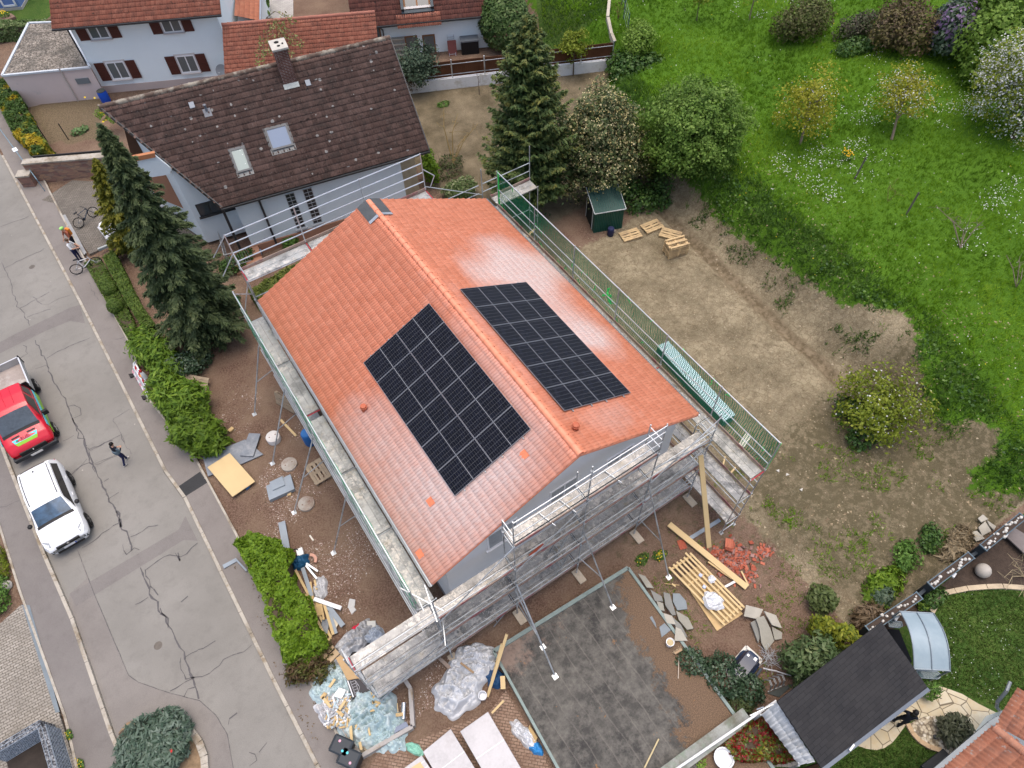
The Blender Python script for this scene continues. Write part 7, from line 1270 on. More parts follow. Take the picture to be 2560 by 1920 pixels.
class Car:
    def __init__(s,o,pos,rz): s.o=o; c,n=cos(rz),sin(rz); s.X=A3([c,n,0]); s.Y=A3([-n,c,0]); s.p=A3(pos,float)
    def T(s,x,y,z): return s.p+s.X*x+s.Y*y+Z3(z)
    def stat(s,x):
        st_=s.st; x=max(st_[0][0],min(st_[-1][0],x))
        for a,b in zip(st_[:-1],st_[1:]):
            if a[0]<=x<=b[0]: t=(x-a[0])/(b[0]-a[0]); return [a[i]*(1-t)+b[i]*t for i in range(len(a))]
    def top(s,x,f,d=0): q=s.stat(x); return s.T(x,f*q[5],q[6]-.05*abs(f)**3+d)
    def side(s,x,t,sg,d=0): q=s.stat(x); return s.T(x,sg*(q[3]*(1-t)+q[5]*t+d),q[4]*(1-t)+(q[6]-.05)*t)
    def body(s,st_,m,n=40):
        s.st=st_; secs=[]; xs=sorted(set([q[0] for q in st_]+list(LSP(st_[0][0],st_[-1][0],n))))
        for x in xs:
            _,wl,wm,wb,zb,wt,zt,z0=s.stat(x); h=[(wl*.86,z0),(wl,z0+.12),(wm,z0+.34),(wm*.995,zb-.16),(wb,zb)]+[(wb*(1-t)+wt*t,zb*(1-t)+(zt-.05)*t) for t in(.5,1)]+[(wt*f,zt-.05*f**3) for f in(.8,.5,.2)]
            secs.append([s.T(x,y,z) for y,z in h]+[s.T(x,-y,z) for y,z in h[::-1]])
        return MB().loft(secs).build('body',m,s.o,smooth=50,fix=True)
    def pane_top(s,x0,x1,f,name,m,d=.008,nx_=8):
        vs=[s.top(x0+(x1-x0)*i/nx_,ff,d) for i in range(nx_+1) for ff in LSP(-f,f,9)]; return npmesh(name,vs,[[i*9+j,i*9+j+1,(i+1)*9+j+1,(i+1)*9+j] for i in range(nx_) for j in range(8)],m,s.o,smooth=True)
    def pane_side(s,x0,x1,t0,t1,sg,name,m,d=.008,sl0=0,sl1=0,nx_=10):
        vs=[s.side(x0+(x1-x0)*i/nx_+ (sl0*(1-i/nx_)+sl1*i/nx_)*(t/1.),t0+(t1-t0)*t,sg,d) for i in range(nx_+1) for t in(0,.5,1)]; return npmesh(name,vs,[[i*3+j,i*3+j+1,(i+1)*3+j+1,(i+1)*3+j] for i in range(nx_) for j in range(2)],m,s.o,smooth=True)
    def wheel(s,x,sg,y,r,w,rm):
        c=s.T(x,sg*y,r); ax=s.Y*sg; o=MB().lathe(c-ax*w/2,[(r*.7,0),(r*.95,.01),(r,.05),(r,w-.05),(r*.95,w-.01),(r*.68,w)],24,ax).build('wheel',rubber,s.o,smooth=40)
        mb=MB(); mb.lathe(c+ax*(w/2-.035),[(r*.68,0),(r*.66,.02),(r*.60,.015),(.06,.03)],20,ax); 
        for k in range(5): t=2*pi*k/5; dv_=s.X*cos(t)+A3([0,0,sin(t)]); mb.beam(c+ax*(w/2-.004),c+ax*(w/2-.008)+dv_*r*.62,.07,.03,up=tuple(ax))
        mb.build('rim',rm,o,smooth=40); return o
    def arch(s,x,sg,y,r):
        mb=MB(); c=s.T(x,sg*y,r*.95); mb.lathe(c-s.Y*sg*.09,[(r*1.16,0),(r*1.16,.10),(.02,.10)],24,s.Y*sg); mb.build('wheel_arch',blackp,s.o)
rzc=atan2(-1,.055)
# ---- white SUV
o=thing('parked_suv','parked white SUV with dark windows facing the viewer in front of the red truck','car',(-17.8,15.0,0)); v_=Car(o,(-17.73,14.5,0.0),rzc)
v_.body([(-2.19,.66,.74,.72,.95,.60,1.02,.34),(-2.12,.80,.86,.83,1.00,.64,1.22,.28),(-1.9,.86,.91,.86,1.04,.66,1.47,.25),(-1.65,.88,.92,.86,1.05,.67,1.55,.25),(-1.0,.89,.92,.86,1.04,.68,1.60,.25),(-.2,.89,.91,.86,1.03,.68,1.61,.25),(.30,.89,.91,.86,1.02,.67,1.56,.25),(1.05,.89,.92,.87,1.00,.78,1.09,.25),(1.6,.88,.93,.86,.95,.76,1.02,.26),(1.95,.86,.90,.82,.88,.70,.93,.28),(2.12,.78,.82,.72,.78,.60,.82,.30),(2.19,.62,.68,.60,.66,.45,.68,.34)],carpaint('white_paint',(.78,.80,.82)))
v_.pane_top(.36,1.04,.93,'windscreen',bluegl); v_.pane_top(-2.09,-1.84,.80,'rear_window',dgl)
for sg in(-1,1):
    v_.pane_side(-1.78,.92,.10,.86,sg,'side_window',dgl,.01,sl0=.12,sl1=-.55); v_.pane_top(.98,1.10,.98,'wiper_panel',blackp,.010,2) if sg==1 else None
    mb=MB(); mb.path([v_.top(x,sg*.86,.035) for x in LSP(-1.7,.15,8)],.016,6); mb.build('roof_rail',MAT('roof_rail_grey',(.06,.06,.065),.4,.1),o,smooth=40)
    for x in(-1.32,1.32): v_.arch(x,sg,.925,.33); v_.wheel(x,sg,.86,.335,.22,rimm)
    m_=MB(); m_.ball(v_.T(.72,sg*1.0,1.08),(.10,.12,.085),10,6); m_.build('wing_mirror',blackp,o,smooth=60)
    mb=MB(); mb.slab([v_.T(1.88,sg*.60,.945),v_.T(1.68,sg*.83,.955),v_.T(1.92,sg*.83,.84),v_.T(2.07,sg*.62,.83)],.03); mb.build('headlight',lampg,o)
    mb=MB(); mb.obox(v_.T(-2.08,sg*.70,.98),v_.X*.06,v_.Y*.12,Z3(.06)); mb.build('tail_light',redl,o)
    mb=MB(); mb.obox(v_.T(2.10,sg*.66,.52),v_.X*.06,v_.Y*.10,Z3(.09)); mb.build('bumper_vent',blackp,o)
    for x in (-.95,.05): MB().obox(v_.T(x,sg*.915,.88),v_.X*.10,v_.Y*.014,Z3(.014)).build('door_handle',MAT('white_handle',(.7,.71,.72),.3,.03),o)
mb=MB(); mb.obox(v_.T(2.16,0,.70),v_.X*.05,v_.Y*.48,Z3(.075)); mb.build('grille',blackp,o,bevel=.02); MB().lathe(v_.T(2.21,0,.74),[(.055,0),(.05,.01)],14,v_.X).build('badge',silver,o); mb=MB(); mb.obox(v_.T(2.20,0,.545),v_.X*.01,v_.Y*.26,Z3(.055)); mb.build('number_plate',MAT('plate_white',(.72,.72,.72),.5,.03),o); mb=MB(); mb.obox(v_.T(2.17,0,.42),v_.X*.05,v_.Y*.56,Z3(.06)); mb.build('lower_grille',blackp,o); MB().lathe(v_.top(-1.55,0,0),[(.04,0),(.02,.06)],8).build('aerial_fin',blackp,o)
MB().obox(v_.T(2.215,.23,.545),v_.X*.003,v_.Y*.028,Z3(.055)).build('plate_band',MAT('plate_blue',(.02,.06,.35),.5,.03),o)
# ---- red tipper truck
o=thing('parked_truck','parked red tipper truck with blue and green decals and grey load bed','truck',(-17.9,21,0)); t_=Car(o,(-17.98,20.75,0.0),rzc); red=carpaint('red_paint',(.55,.012,.03))
t_.body([(-.42,.90,.98,.96,1.35,.80,2.02,.40),(-.30,.92,1.0,.97,1.35,.84,2.10,.38),(.3,.93,1.0,.97,1.33,.84,2.13,.36),(.95,.93,1.0,.97,1.30,.82,2.06,.36),(1.15,.93,1.0,.97,1.29,.82,1.98,.36),(1.85,.93,1.01,.95,1.24,.86,1.36,.36),(2.25,.92,1.0,.92,1.10,.84,1.18,.36),(2.5,.90,.97,.86,.92,.76,.98,.38),(2.62,.82,.90,.78,.78,.66,.80,.40)],red)
t_.pane_top(1.16,1.84,.94,'windscreen',MAT('grey_windscreen',(.05,.065,.08),.08,.4,2.5,12,spec=.7)); t_.pane_top(1.80,1.92,.96,'wiper_panel',blackp,.012,2)
cy=MAT('cyan_decal',(.10,.62,.75),.4,.05); gn=MAT('green_decal',(.25,.50,.04),.4,.05); ol=MAT('olive_decal',(.33,.36,.05),.4,.25,5,20)
for sg in(-1,1):
    t_.pane_side(-.28,.25,.12,.85,sg,'side_window',dgl,.01); t_.pane_side(.42,1.5,.06,.88,sg,'side_window',dgl,.01,sl1=-.45)
    mb=MB(); mb.slab([t_.T(-.38,sg*1.012,1.24),t_.T(2.02,sg*1.022,1.12),t_.T(1.95,sg*1.022,.86),t_.T(-.38,sg*1.012,1.02)],.012); mb.build('cyan_decal',cy,o)
    mb=MB(); mb.slab([t_.T(-.38,sg*1.014,1.01),t_.T(1.95,sg*1.024,.85),t_.T(2.2,sg*1.018,.62),t_.T(-.38,sg*1.014,.66)],.012); mb.build('green_decal',gn if sg>0 else ol,o)
    for x,r in((1.72,.35),(-1.55,.35)): t_.arch(x,sg,1.0,r) if x>0 else None; t_.wheel(x,sg,.96 if x>0 else .95,r,.24,silver)
    MB().obox(t_.T(1.42,sg*1.18,1.28),t_.X*.07,t_.Y*.13,Z3(.14)).build('wing_mirror',blackp,o,bevel=.03); 
    mb=MB(); mb.slab([t_.T(2.12,sg*.72,1.05),t_.T(2.0,sg*.93,1.07),t_.T(2.34,sg*.93,.86),t_.T(2.42,sg*.78,.84)],.05); mb.build('headlight',lampg,o)
    mb=MB(); mb.slab([t_.top(2.02,sg*.20,.012),t_.top(2.02,sg*.62,.012),t_.top(2.09,sg*.62,.012),t_.top(2.09,sg*.20,.012)],.006); mb.build('bonnet_vent',blackp,o)
mb=MB(); mb.slab([t_.top(2.14,-.66,.014),t_.top(2.14,.66,.014),t_.top(2.30,.60,.014),t_.top(2.30,-.60,.014)],.006); mb.build('cyan_decal',cy,o); mb=MB(); mb.slab([t_.top(2.30,-.62,.015),t_.top(2.30,.62,.015),t_.top(2.42,.55,.015),t_.top(2.42,-.55,.015)],.006); mb.build('green_decal',gn,o)
q=t_.top(2.22,-.42,.02); MB().ball(q,(.055,.055,.012),8,4).build('tree_emblem',MAT('emblem_green',(.01,.25,.20),.5,.05),o)
def text_mesh(txt,size,m,parent,origin,xdir,ydir,ext=.004,name='lettering'):
    cu=bpy.data.curves.new(name,'FONT'); cu.body=txt; cu.size=size; cu.extrude=ext; cu.align_x='CENTER'; cu.align_y='CENTER'; tmp=bpy.data.objects.new('tmp_text',cu); COL.objects.link(tmp); dg=bpy.context.evaluated_depsgraph_get(); me=bpy.data.meshes.new_from_object(tmp.evaluated_get(dg)); bpy.data.objects.remove(tmp); me.name=name
    x=A3(xdir)/NM(xdir); y=A3(ydir)/NM(ydir); z=np.cross(x,y); ro=rootloc(parent)
    for v in me.vertices: v.co=Vector(tuple(A3(origin)+x*v.co[0]+y*v.co[1]+z*v.co[2]-ro))
    me.materials.clear(); me.materials.append(m); return link_mesh(name,me,parent)
qa=t_.top(2.26,0,.022); qb=t_.top(2.18,0,.022); text_mesh('RUEI',.19,MAT('maroon_print',(.25,.03,.07),.5,.05),o,(qa+qb)/2,t_.Y,qb-qa)
mb=MB(); mb.obox(t_.T(2.60,0,.68),t_.X*.06,t_.Y*.60,Z3(.13)); mb.build('grille',blackp,o,bevel=.03); mb=MB(); mb.obox(t_.T(2.58,0,.46),t_.X*.14,t_.Y*.99,Z3(.12)); mb.build('bumper',MAT('grey_black_bumper',(.03,.032,.036),.6,.1),o,bevel=.05); MB().ball(t_.T(2.67,0,.74),(.03,.07,.035),10,6).build('badge',silver,o,smooth=60); mb=MB(); mb.obox(t_.T(2.735,0,.46),t_.X*.008,t_.Y*.26,Z3(.055)); mb.build('number_plate',MAT('plate_white2',(.7,.7,.68),.5,.03),o)
for f in(-.45,0,.45): mb=MB(); mb.path([t_.top(x,f,.004) for x in LSP(-.2,.8,6)],.010,4); mb.build('roof_rib',red,o)
alum=MAT('bed_aluminium',(.42,.44,.45),.45,.15,2,15,metal=.5); bedf=MAT('dusty_bed_floor',(.30,.255,.23),.8,.25,1.5,18,c2=(.44,.41,.38),amt=.40)
mb=MB(); mb.obox(t_.T(-1.62,0,.93),t_.X*1.12,t_.Y*1.02,Z3(.05)); mb.build('bed_floor',bedf,o)
for a,b in(((-2.74,-1.04),(-.52,-1.04)),((-2.74,1.04),(-.52,1.04)),((-2.76,-1.05),(-2.76,1.05))): mb=MB(); mb.beam(t_.T(*a,1.16),t_.T(*b,1.16),.04,.42); mb.build('drop_side',alum,o); mb=MB(); mb.beam(t_.T(*a,1.385),t_.T(*b,1.385),.06,.03); mb.build('side_rail',MAT('bright_rail',(.68,.69,.70),.35,.05,metal=.5),o)
mb=MB(); mb.beam(t_.T(-.50,-1.05,1.35),t_.T(-.50,1.05,1.35),.05,.80); mb.build('headboard',blackp,o)
for sg in(-1,1): mb=MB(); mb.slab([t_.T(-.50,sg*1.05,1.74),t_.T(-.50,sg*1.05,1.0),t_.T(-.95,sg*1.05,1.0)],.04); mb.build('headboard_gusset',blackp,o); MB().tube(t_.T(-2.76,sg*1.05,.92),t_.T(-2.76,sg*1.05,1.45),.045,8).build('corner_post',blackp,o)
mb=MB(); mb.obox(t_.T(-1.2,0,.62),t_.X*1.5,t_.Y*.40,Z3(.12)); mb.build('chassis',blackp,o)
# ---- white car largely hidden behind the golden cypress
o=thing('parked_car','white car end showing behind the golden cypress on the drive','car',(-9.6,29.8,0)); q=G('T4',830,740,.5); h_=Car(o,(q[0]+2.0,q[1]-.1,.1),pi+.12)
h_.body([(-2.0,.7,.78,.74,.92,.6,1.0,.3),(-1.7,.82,.85,.8,.98,.62,1.42,.26),(-.5,.83,.86,.8,.98,.64,1.48,.26),(.4,.83,.86,.8,.96,.62,1.40,.26),(1.1,.83,.86,.8,.92,.72,.98,.26),(1.8,.80,.82,.74,.80,.62,.84,.28),(2.0,.65,.70,.6,.62,.5,.66,.32)],carpaint('white_paint2',(.76,.77,.80))); h_.pane_top(.45,1.08,.92,'windscreen',dgl)
for sg in(-1,1):
    for x in(-1.25,1.25): h_.arch(x,sg,.86,.31); h_.wheel(x,sg,.80,.31,.2,rimm)
    h_.pane_side(-1.5,.8,.1,.86,sg,'side_window',dgl,.01,sl0=.1,sl1=-.4)
# ---- bicycles
def bicycle(lab,a,b,lean,fm,wheel=.34,sadd=True):
    "a,b wheel contact points on the ground; lean vector sideways"
    a=A3(a,float); b=A3(b,float); d=(b-a); d/=NM(d); up=Z3(1.)+A3(lean); up/=NM(up); nn_=np.cross(d,up); o=thing('bicycle',lab,'bicycle',tuple((a+b)/2)); ca=a+up*wheel; cb_2=ca+d*1.10; fw=MB()
    for nm,c in(('wheel',ca),('wheel',cb_2)):
        w=MB(); ring=[c+(d*cos(t)+up*sin(t))*(wheel-.025) for t in LSP(0,2*pi,29)]; w.path(ring,.025,6); wo=w.build('wheel',rubber,o,smooth=60); sp=MB()
        for k in range(14): t=2*pi*k/14; sp.tube(c,c+(d*cos(t)+up*sin(t))*(wheel-.04),.0035,3)
        sp.tube(c-nn_*.04,c+nn_*.04,.02,8); sp.lathe(c+nn_*.03,[(.07,0),(.07,.004)],12,nn_); sp.build('spokes',silver,wo)
    P_=lambda x,z: ca+d*x+up*z; bb=P_(.42,-.05); st_=P_(.30,.42); hd=P_(.88,.42); hd2=P_(.92,.28); mb=MB()
    for p,q,r in((bb,st_,.022),(st_,hd,.02),(bb,hd2,.026),(ca,bb,.014),(ca,st_,.012),(hd,hd2,.026),(hd2,cb_2,.018),(st_,P_(.27,.56),.014),(hd,P_(.86,.55),.016)): mb.tube(p,q,r,8)
    mb.build('frame',fm,o,smooth=40); mb=MB(); mb.tube(P_(.84,.56)-nn_*.34,P_(.84,.56)+nn_*.34,.014,6); mb.build('handlebar',blackp,o,smooth=40); MB().obox(P_(.24,.58),d*.13,nn_*.06,up*.025).build('saddle',blackp,o,bevel=.02); mb=MB(); mb.lathe(bb-nn_*.04,[(.09,0),(.09,.012)],16,nn_); mb.tube(bb-nn_*.10,bb+d*.15-up*.06-nn_*.10,.012,5); mb.tube(bb+nn_*.10,bb-d*.15+up*.06+nn_*.10,.012,5); mb.build('crankset',blackp,o)
a=G('T4',440,615,.12); b=G('T4',720,400,.12); bicycle('dark bicycle with tan rimmed wheels parked on the paved drive',a,b,(-.12,.10,0),MAT('dark_blue_frame',(.02,.035,.06),.35,.1))
a=G('T4',385,1540,.1); bicycle('white framed bicycle half hidden by the clipped hedge on the pavement',a,a+A3([1.1,-.05,0]),(.02,.12,0),MAT('white_frame_m',(.65,.66,.68),.35,.05))
# ---- people
def person(lab,joints,edges,mats,segmat,loc,rz,extras=None,height=1.72):
    "joints {name:(x,y,z,radius)} facing +x, metres; one skinned surface"
    k=height/1.72; names=list(joints); c,s=cos(rz),sin(rz); me=bpy.data.meshes.new('person_skeleton'); co=[tuple(A3(joints[n_][:3])*k) for n_ in names]; ed=[(names.index(a),names.index(b)) for a,b in edges]; me.from_pydata(co,ed,[])
    ob=bpy.data.objects.new('tmp_person',me); COL.objects.link(ob); ob.modifiers.new('skin','SKIN').use_smooth_shade=True; sv=me.skin_vertices[0].data
    for i,n_ in enumerate(names): r=joints[n_][3]*k; sv[i].radius=(r,r); sv[i].use_root=(i==0)
    ss=ob.modifiers.new('sub','SUBSURF'); ss.levels=2; ss.render_levels=2; dg=bpy.context.evaluated_depsgraph_get(); m2=bpy.data.meshes.new_from_object(ob.evaluated_get(dg)); bpy.data.objects.remove(ob); m2.name='body'
    seg=[(A3(co[a]),A3(co[b]),segmat.get((names[a],names[b]),segmat.get((names[b],names[a]),0))) for a,b in ed]; m2.materials.clear(); [m2.materials.append(m) for m in mats]
    for p in m2.polygons:
        q=A3(p.center); best=1e9
        for a,b,mi in seg:
            ab=b-a; t=min(1,max(0,(q-a)@ab/(ab@ab+1e-9))); dd=NM(q-a-ab*t)
            if dd<best: best=dd; p.material_index=mi
    root=thing('person',lab,'person',loc,rz=rz); b=link_mesh('body',m2,root)
    return root
BASE={'pel':(0,0,.96,.115),'wst':(0,0,1.10,.115),'chs':(.01,0,1.30,.145),'nk0':(.01,0,1.47,.075),'nk':(.03,0,1.53,.055),'hd':(.05,0,1.62,.090),'hd2':(.04,0,1.70,.075),'fc':(.11,0,1.60,.045),'ns':(.145,0,1.615,.014)}
def build_pose(larm,rarm,lleg,rleg,lean=0.,hand_r=.009):
    j=dict(BASE); e=[('pel','wst'),('wst','chs'),('chs','nk0'),('nk0','nk'),('nk','hd'),('hd','hd2'),('hd','fc'),('fc','ns')]
    for sd,(sg,arm,leg) in {'l':(1,larm,lleg),'r':(-1,rarm,rleg)}.items():
        j['sh'+sd]=(.0,sg*.17,1.42,.062); j['el'+sd]=(*arm[0],.043); j['wr'+sd]=(*arm[1],.030); d=A3(arm[1])-A3(arm[0]); d/=NM(d); pm=A3(arm[1])+d*.06; j['pa'+sd]=(*pm,.034); e+=[('chs','sh'+sd),('sh'+sd,'el'+sd),('el'+sd,'wr'+sd),('wr'+sd,'pa'+sd)]
        sx=np.cross(d,(0,0,1.)); sx=sx/max(NM(sx),.01)
        for i in range(4): p1=pm+d*.055+sx*(i-1.5)*.019; j['f%d%s'%(i,sd)]=(*p1,hand_r); L=(.045,.055,.05,.038)[i]; j['g%d%s'%(i,sd)]=(*(p1+d*L-Z3(.008)),hand_r*.85); e+=[('pa'+sd,'f%d%s'%(i,sd)),('f%d%s'%(i,sd),'g%d%s'%(i,sd))]
        tp=A3(arm[1])+d*.045+sx*.045*sg; j['th'+sd]=(*tp,hand_r*1.1); j['ti'+sd]=(*(tp+d*.035+sx*.012*sg),hand_r); e+=[('wr'+sd,'th'+sd),('th'+sd,'ti'+sd)]
        j['hp'+sd]=(0,sg*.09,.90,.098); j['kn'+sd]=(*leg[0],.062); j['an'+sd]=(*leg[1],.042); f=A3(leg[1]); j['he'+sd]=(f[0]-.04,f[1],f[2]-.045,.034); j['to'+sd]=(f[0]+.16,f[1]+.01*sg,f[2]-.055,.032); e+=[('pel','hp'+sd),('hp'+sd,'kn'+sd),('kn'+sd,'an'+sd),('an'+sd,'he'+sd),('an'+sd,'to'+sd)]
    if lean:
        for n_ in j:
            x,y,z,r=j[n_]
            if z>.95: j[n_]=(x+(z-.95)*lean,y,z,r)
    return j,e
def segm(top,sleeve,fore,trou,shin,shoe,skin):
    d={}
    for k_ in(('pel','wst'),('wst','chs'),('chs','nk0')): d[k_]=top
    for k_ in(('nk0','nk'),('nk','hd'),('hd','hd2'),('hd','fc'),('fc','ns')): d[k_]=skin
    for s in 'lr':
        d[('chs','sh'+s)]=top; d[('sh'+s,'el'+s)]=sleeve; d[('el'+s,'wr'+s)]=fore; d[('wr'+s,'pa'+s)]=skin; d[('wr'+s,'th'+s)]=skin; d[('th'+s,'ti'+s)]=skin
        for i in range(4): d[('pa'+s,'f%d%s'%(i,s))]=skin; d[('f%d%s'%(i,s),'g%d%s'%(i,s))]=skin
        d[('pel','hp'+s)]=trou; d[('hp'+s,'kn'+s)]=trou; d[('kn'+s,'an'+s)]=shin; d[('an'+s,'he'+s)]=shoe; d[('an'+s,'to'+s)]=shoe
    return d
skin_m=MAT('skin',(.46,.26,.18),.6,.08); dk=MAT('near_black_cloth',(.008,.010,.018),.85,.15); greyc=MAT('slate_cloth',(.10,.14,.17),.85,.15); jean=MAT('navy_denim',(.012,.016,.06),.85,.15); shoe_w=MAT('pale_shoe',(.55,.52,.47),.6,.05); hair_m=MAT('black_hair',(.006,.005,.005),.6,.2); white_c=MAT('white_cloth',(.74,.76,.78),.85,.04); orange_c=MAT('orange_cloth',(.60,.20,.03),.7,.1); rust_c=MAT('rust_cloth',(.30,.09,.05),.85,.1)
def headkit(root,k,kind,hm,lean=0.):
    c=A3([.045+ .68*lean,0,1.66])*k; g=MB()
    if kind=='hair': g.ball(c+A3([-.012,0,.015])*k,(.102*k,.092*k,.105*k),14,9)
    if kind=='long': g.ball(c+A3([-.02,0,.01])*k,(.108*k,.10*k,.11*k),14,9); g.loft([[A3([-.06+r*cos(t)*.5,r*sin(t),z])*k+A3([.68*lean*k,0,0]) for t in LSP(0,2*pi,10)[:-1]] for r,z in((.09,1.68),(.11,1.58),(.10,1.46),(.05,1.36))])
    if kind=='helmet': g.ball(c+Z3(.045)*k,(.135*k,.105*k,.09*k),14,9)
    o=g.build('hair' if kind!='helmet' else 'helmet',hm,None,smooth=70); o.location=(0,0,0); mm=g.v; 
    o.data.vertices.foreach_set('co',A3(g.v,np.float32).ravel()); o.parent=root
    for sg in(-1,1):
        e=MB().ball(A3([.125+.66*lean,sg*.034,1.635])*k,(.010*k,.013*k,.009*k),8,5); eo=e.build('eye',MAT('eye_dark',(.02,.015,.012),.3,.1),None); eo.location=(0,0,0); eo.data.vertices.foreach_set('co',A3(e.v,np.float32).ravel()); eo.parent=root
        e=MB().ball(A3([.045+.66*lean,sg*.093,1.62])*k,(.020*k,.012*k,.032*k),8,5); eo=e.build('ear',skin_m,None,smooth=70); eo.location=(0,0,0); eo.data.vertices.foreach_set('co',A3(e.v,np.float32).ravel()); eo.parent=root
    e=MB().obox(A3([.142+.65*lean,0,1.575])*k,A3([.004,0,0]),A3([0,.022*k,0]),Z3(.005)); eo=e.build('mouth',MAT('lips',(.30,.09,.08),.5,.05),None); eo.location=(0,0,0); eo.data.vertices.foreach_set('co',A3(e.v,np.float32).ravel()); eo.parent=root
def child(root,mb,name,m,smooth=40):
    o=mb.build(name,m,None,smooth=smooth); o.location=(0,0,0); o.data.vertices.foreach_set('co',A3(mb.v,np.float32).ravel()); o.parent=root; return o
# man with dark jacket walking on the street
q=G('T5',1180,1370,0); j,e=build_pose(((.03,.25,1.16),(.20,.12,1.10)),((.04,-.25,1.16),(.22,-.10,1.12)),((.14,.09,.50),(.16,.09,.09)),((-.02,-.09,.50),(-.22,-.09,.10)),.06)
p_=person('walking person in dark jacket with slate grey hem and navy trousers on the street',j,e,[dk,greyc,skin_m,jean,shoe_w],segm(0,1,0,3,3,4,2),tuple(q),math.radians(35),height=1.66); headkit(p_,1.66/1.72,'hair',hair_m,.06)
mb=MB(); mb.loft([[A3([.0+r*.8*cos(t),r*sin(t),z])*.965 for t in LSP(0,2*pi,14)[:-1]] for r,z in((.175,.98),(.185,1.05),(.19,1.12),(.17,1.20))]); child(p_,mb,'jacket_hem',greyc)
# two people at the kerb by the drive
q=G('T4',440,1170,.1); q2=G('T4',310,1000,.1)
j,e=build_pose(((.12,.24,1.16),(.34,.14,1.12)),((.12,-.24,1.16),(.34,-.12,1.12)),((.03,.10,.50),(.0,.10,.09)),((.0,-.10,.50),(-.02,-.10,.09)))
b0=G('T4',420,1285,.1); p_=person('person in white shirt and navy trousers standing beside the white bicycle',j,e,[white_c,skin_m,jean,dk],segm(0,0,1,2,2,3,1),tuple(b0),math.radians(-30),height=1.70); headkit(p_,1.70/1.72,'hair',MAT('brown_hair',(.10,.06,.035),.6,.2))
b1=G('T4',365,1040,.1); j,e=build_pose(((.14,.24,1.14),(.30,.20,.95)),((.14,-.24,1.14),(.30,-.2,.95)),((.05,.10,.50),(.0,.10,.09)),((.02,-.10,.50),(-.06,-.10,.09)),.10)
p_=person('cyclist wearing a green helmet and orange backpack standing on the pavement',j,e,[rust_c,skin_m,dk],segm(0,0,1,2,1,2,1),tuple(b1),math.radians(-150),height=1.70); headkit(p_,1.70/1.72,'helmet',MAT('lime_helmet',(.28,.62,.16),.4,.25,14,30),.10)
mb=MB(); mb.obox(A3([-.13,0,1.27]),A3([.085,0,.0]),A3([0,.15,0]),Z3(.22)); bp_=child(p_,mb,'backpack',orange_c); bm=bp_.modifiers.new('bevel','BEVEL'); bm.width=.05; bm.segments=3
# woman in black by the pavilion
b2=G('T6',760,620,.12); b2=G('T6',620,800,.12); j,e=build_pose(((.10,.24,1.16),(.30,.16,1.06)),((.10,-.24,1.16),(.30,-.16,1.06)),((.05,.10,.50),(.02,.10,.09)),((.0,-.10,.50),(-.06,-.10,.09)),.12)
p_=person('person in black with long black hair stepping out from under the pavilion gutter',j,e,[dk,skin_m],segm(0,0,1,0,0,0,1),tuple(b2),math.radians(20),height=1.68); headkit(p_,1.68/1.72,'long',hair_m,.12)
# ================================================================ VEGETATION
def cards(name,P,Nr,size,mat,parent,v,asp=1.7,T=None,origin=None):
    "diamond leaves: positions, normals, size, optional leaf direction"
    P=np.asarray(P,float); n=len(P); Nr=np.asarray(Nr,float); Nr/=NM(Nr,axis=1,keepdims=True)+1e-9
    if T is None: T=RN(size=(n,3))
    T=np.asarray(T,float); T=T-Nr*(T*Nr).sum(1,keepdims=True); T/=NM(T,axis=1,keepdims=True)+1e-9; B=np.cross(Nr,T); s=np.broadcast_to(np.asarray(size,float),(n,))[:,None]
    V_=np.stack([P-T*s*asp/2,P+B*s/2+Nr*s*.12,P+T*s*asp/2,P-B*s/2+Nr*s*.12],1).reshape(-1,3); F_=np.arange(4*n).reshape(-1,4)
    return npmesh(name,V_,F_,mat,parent,dict(v=('FACE',CLP(v,0,1))),origin=origin)
def limb_tree(base,top,r,nlimb,spread,lev=2,start=.35,curl=.25):
    "trunk and limbs as tubes; returns MB and limb end points"
    mb=MB(); ends=[]; base=A3(base,float); top=A3(top,float); k=5; tr=[base+(top-base)*t+A3([RN(0,.04),RN(0,.04),0])*(t>0)*NM(top-base)*.2 for t in LSP(0,1,k)]; mb.path(tr,r,8,r*.35)
    H=NM(top-base)
    def grow(p,d,L,rr,lv):
        pts=[p]; q=p; 
        for i in range(4): d=d+RN(0,curl*.5,3)+Z3(.10); d/=NM(d); q=q+d*L/4; pts.append(q)
        mb.path(pts,rr,5,rr*.4); ends.append(q); 
        if lv>0:
            for k_ in range(3): i=rng.integers(1,4); dd=d+RN(0,.7,3); dd/=NM(dd); grow(pts[i],dd,L*.6,rr*.55,lv-1)
    for i in range(nlimb):
        t=start+(1-start)*(i+.5)/nlimb; p=base+(top-base)*t; a=i*2.4+RN(0,.3); d=A3([cos(a),sin(a),.35+.5*t]); d/=NM(d); grow(p,d,spread*(1.1-.5*t)*RU(.8,1.1),r*.45,lev-1)
    return mb,ends
bark=MAT('bark_grey_brown',(.10,.078,.058),.95,.3,4,18,bump=.5); bark_l=MAT('bark_pale',(.20,.155,.11),.95,.25,4,18,bump=.4); needle_core=MAT('twig_brown',(.060,.045,.03),.95,.3)
def blob_pts(n,c,r,shell=.35,bottom=-.5,lump=.25,seed=0,flat=None):
    "points in the outer shell of a lumpy ellipsoid"
    d=RN(size=(n*2,3)); d/=NM(d,axis=1,keepdims=True); d=d[d[:,2]>bottom][:n]; lum=1+lump*(2*fbm(np.arctan2(d[:,1],d[:,0])*1.6+seed,d[:,2]*2.2+seed*3,.8,seed)-1)*1.6
    rad=(1-shell*RR(len(d))**1.6)*lum; P=A3(c)+d*rad[:,None]*A3(r); return P,d,lum
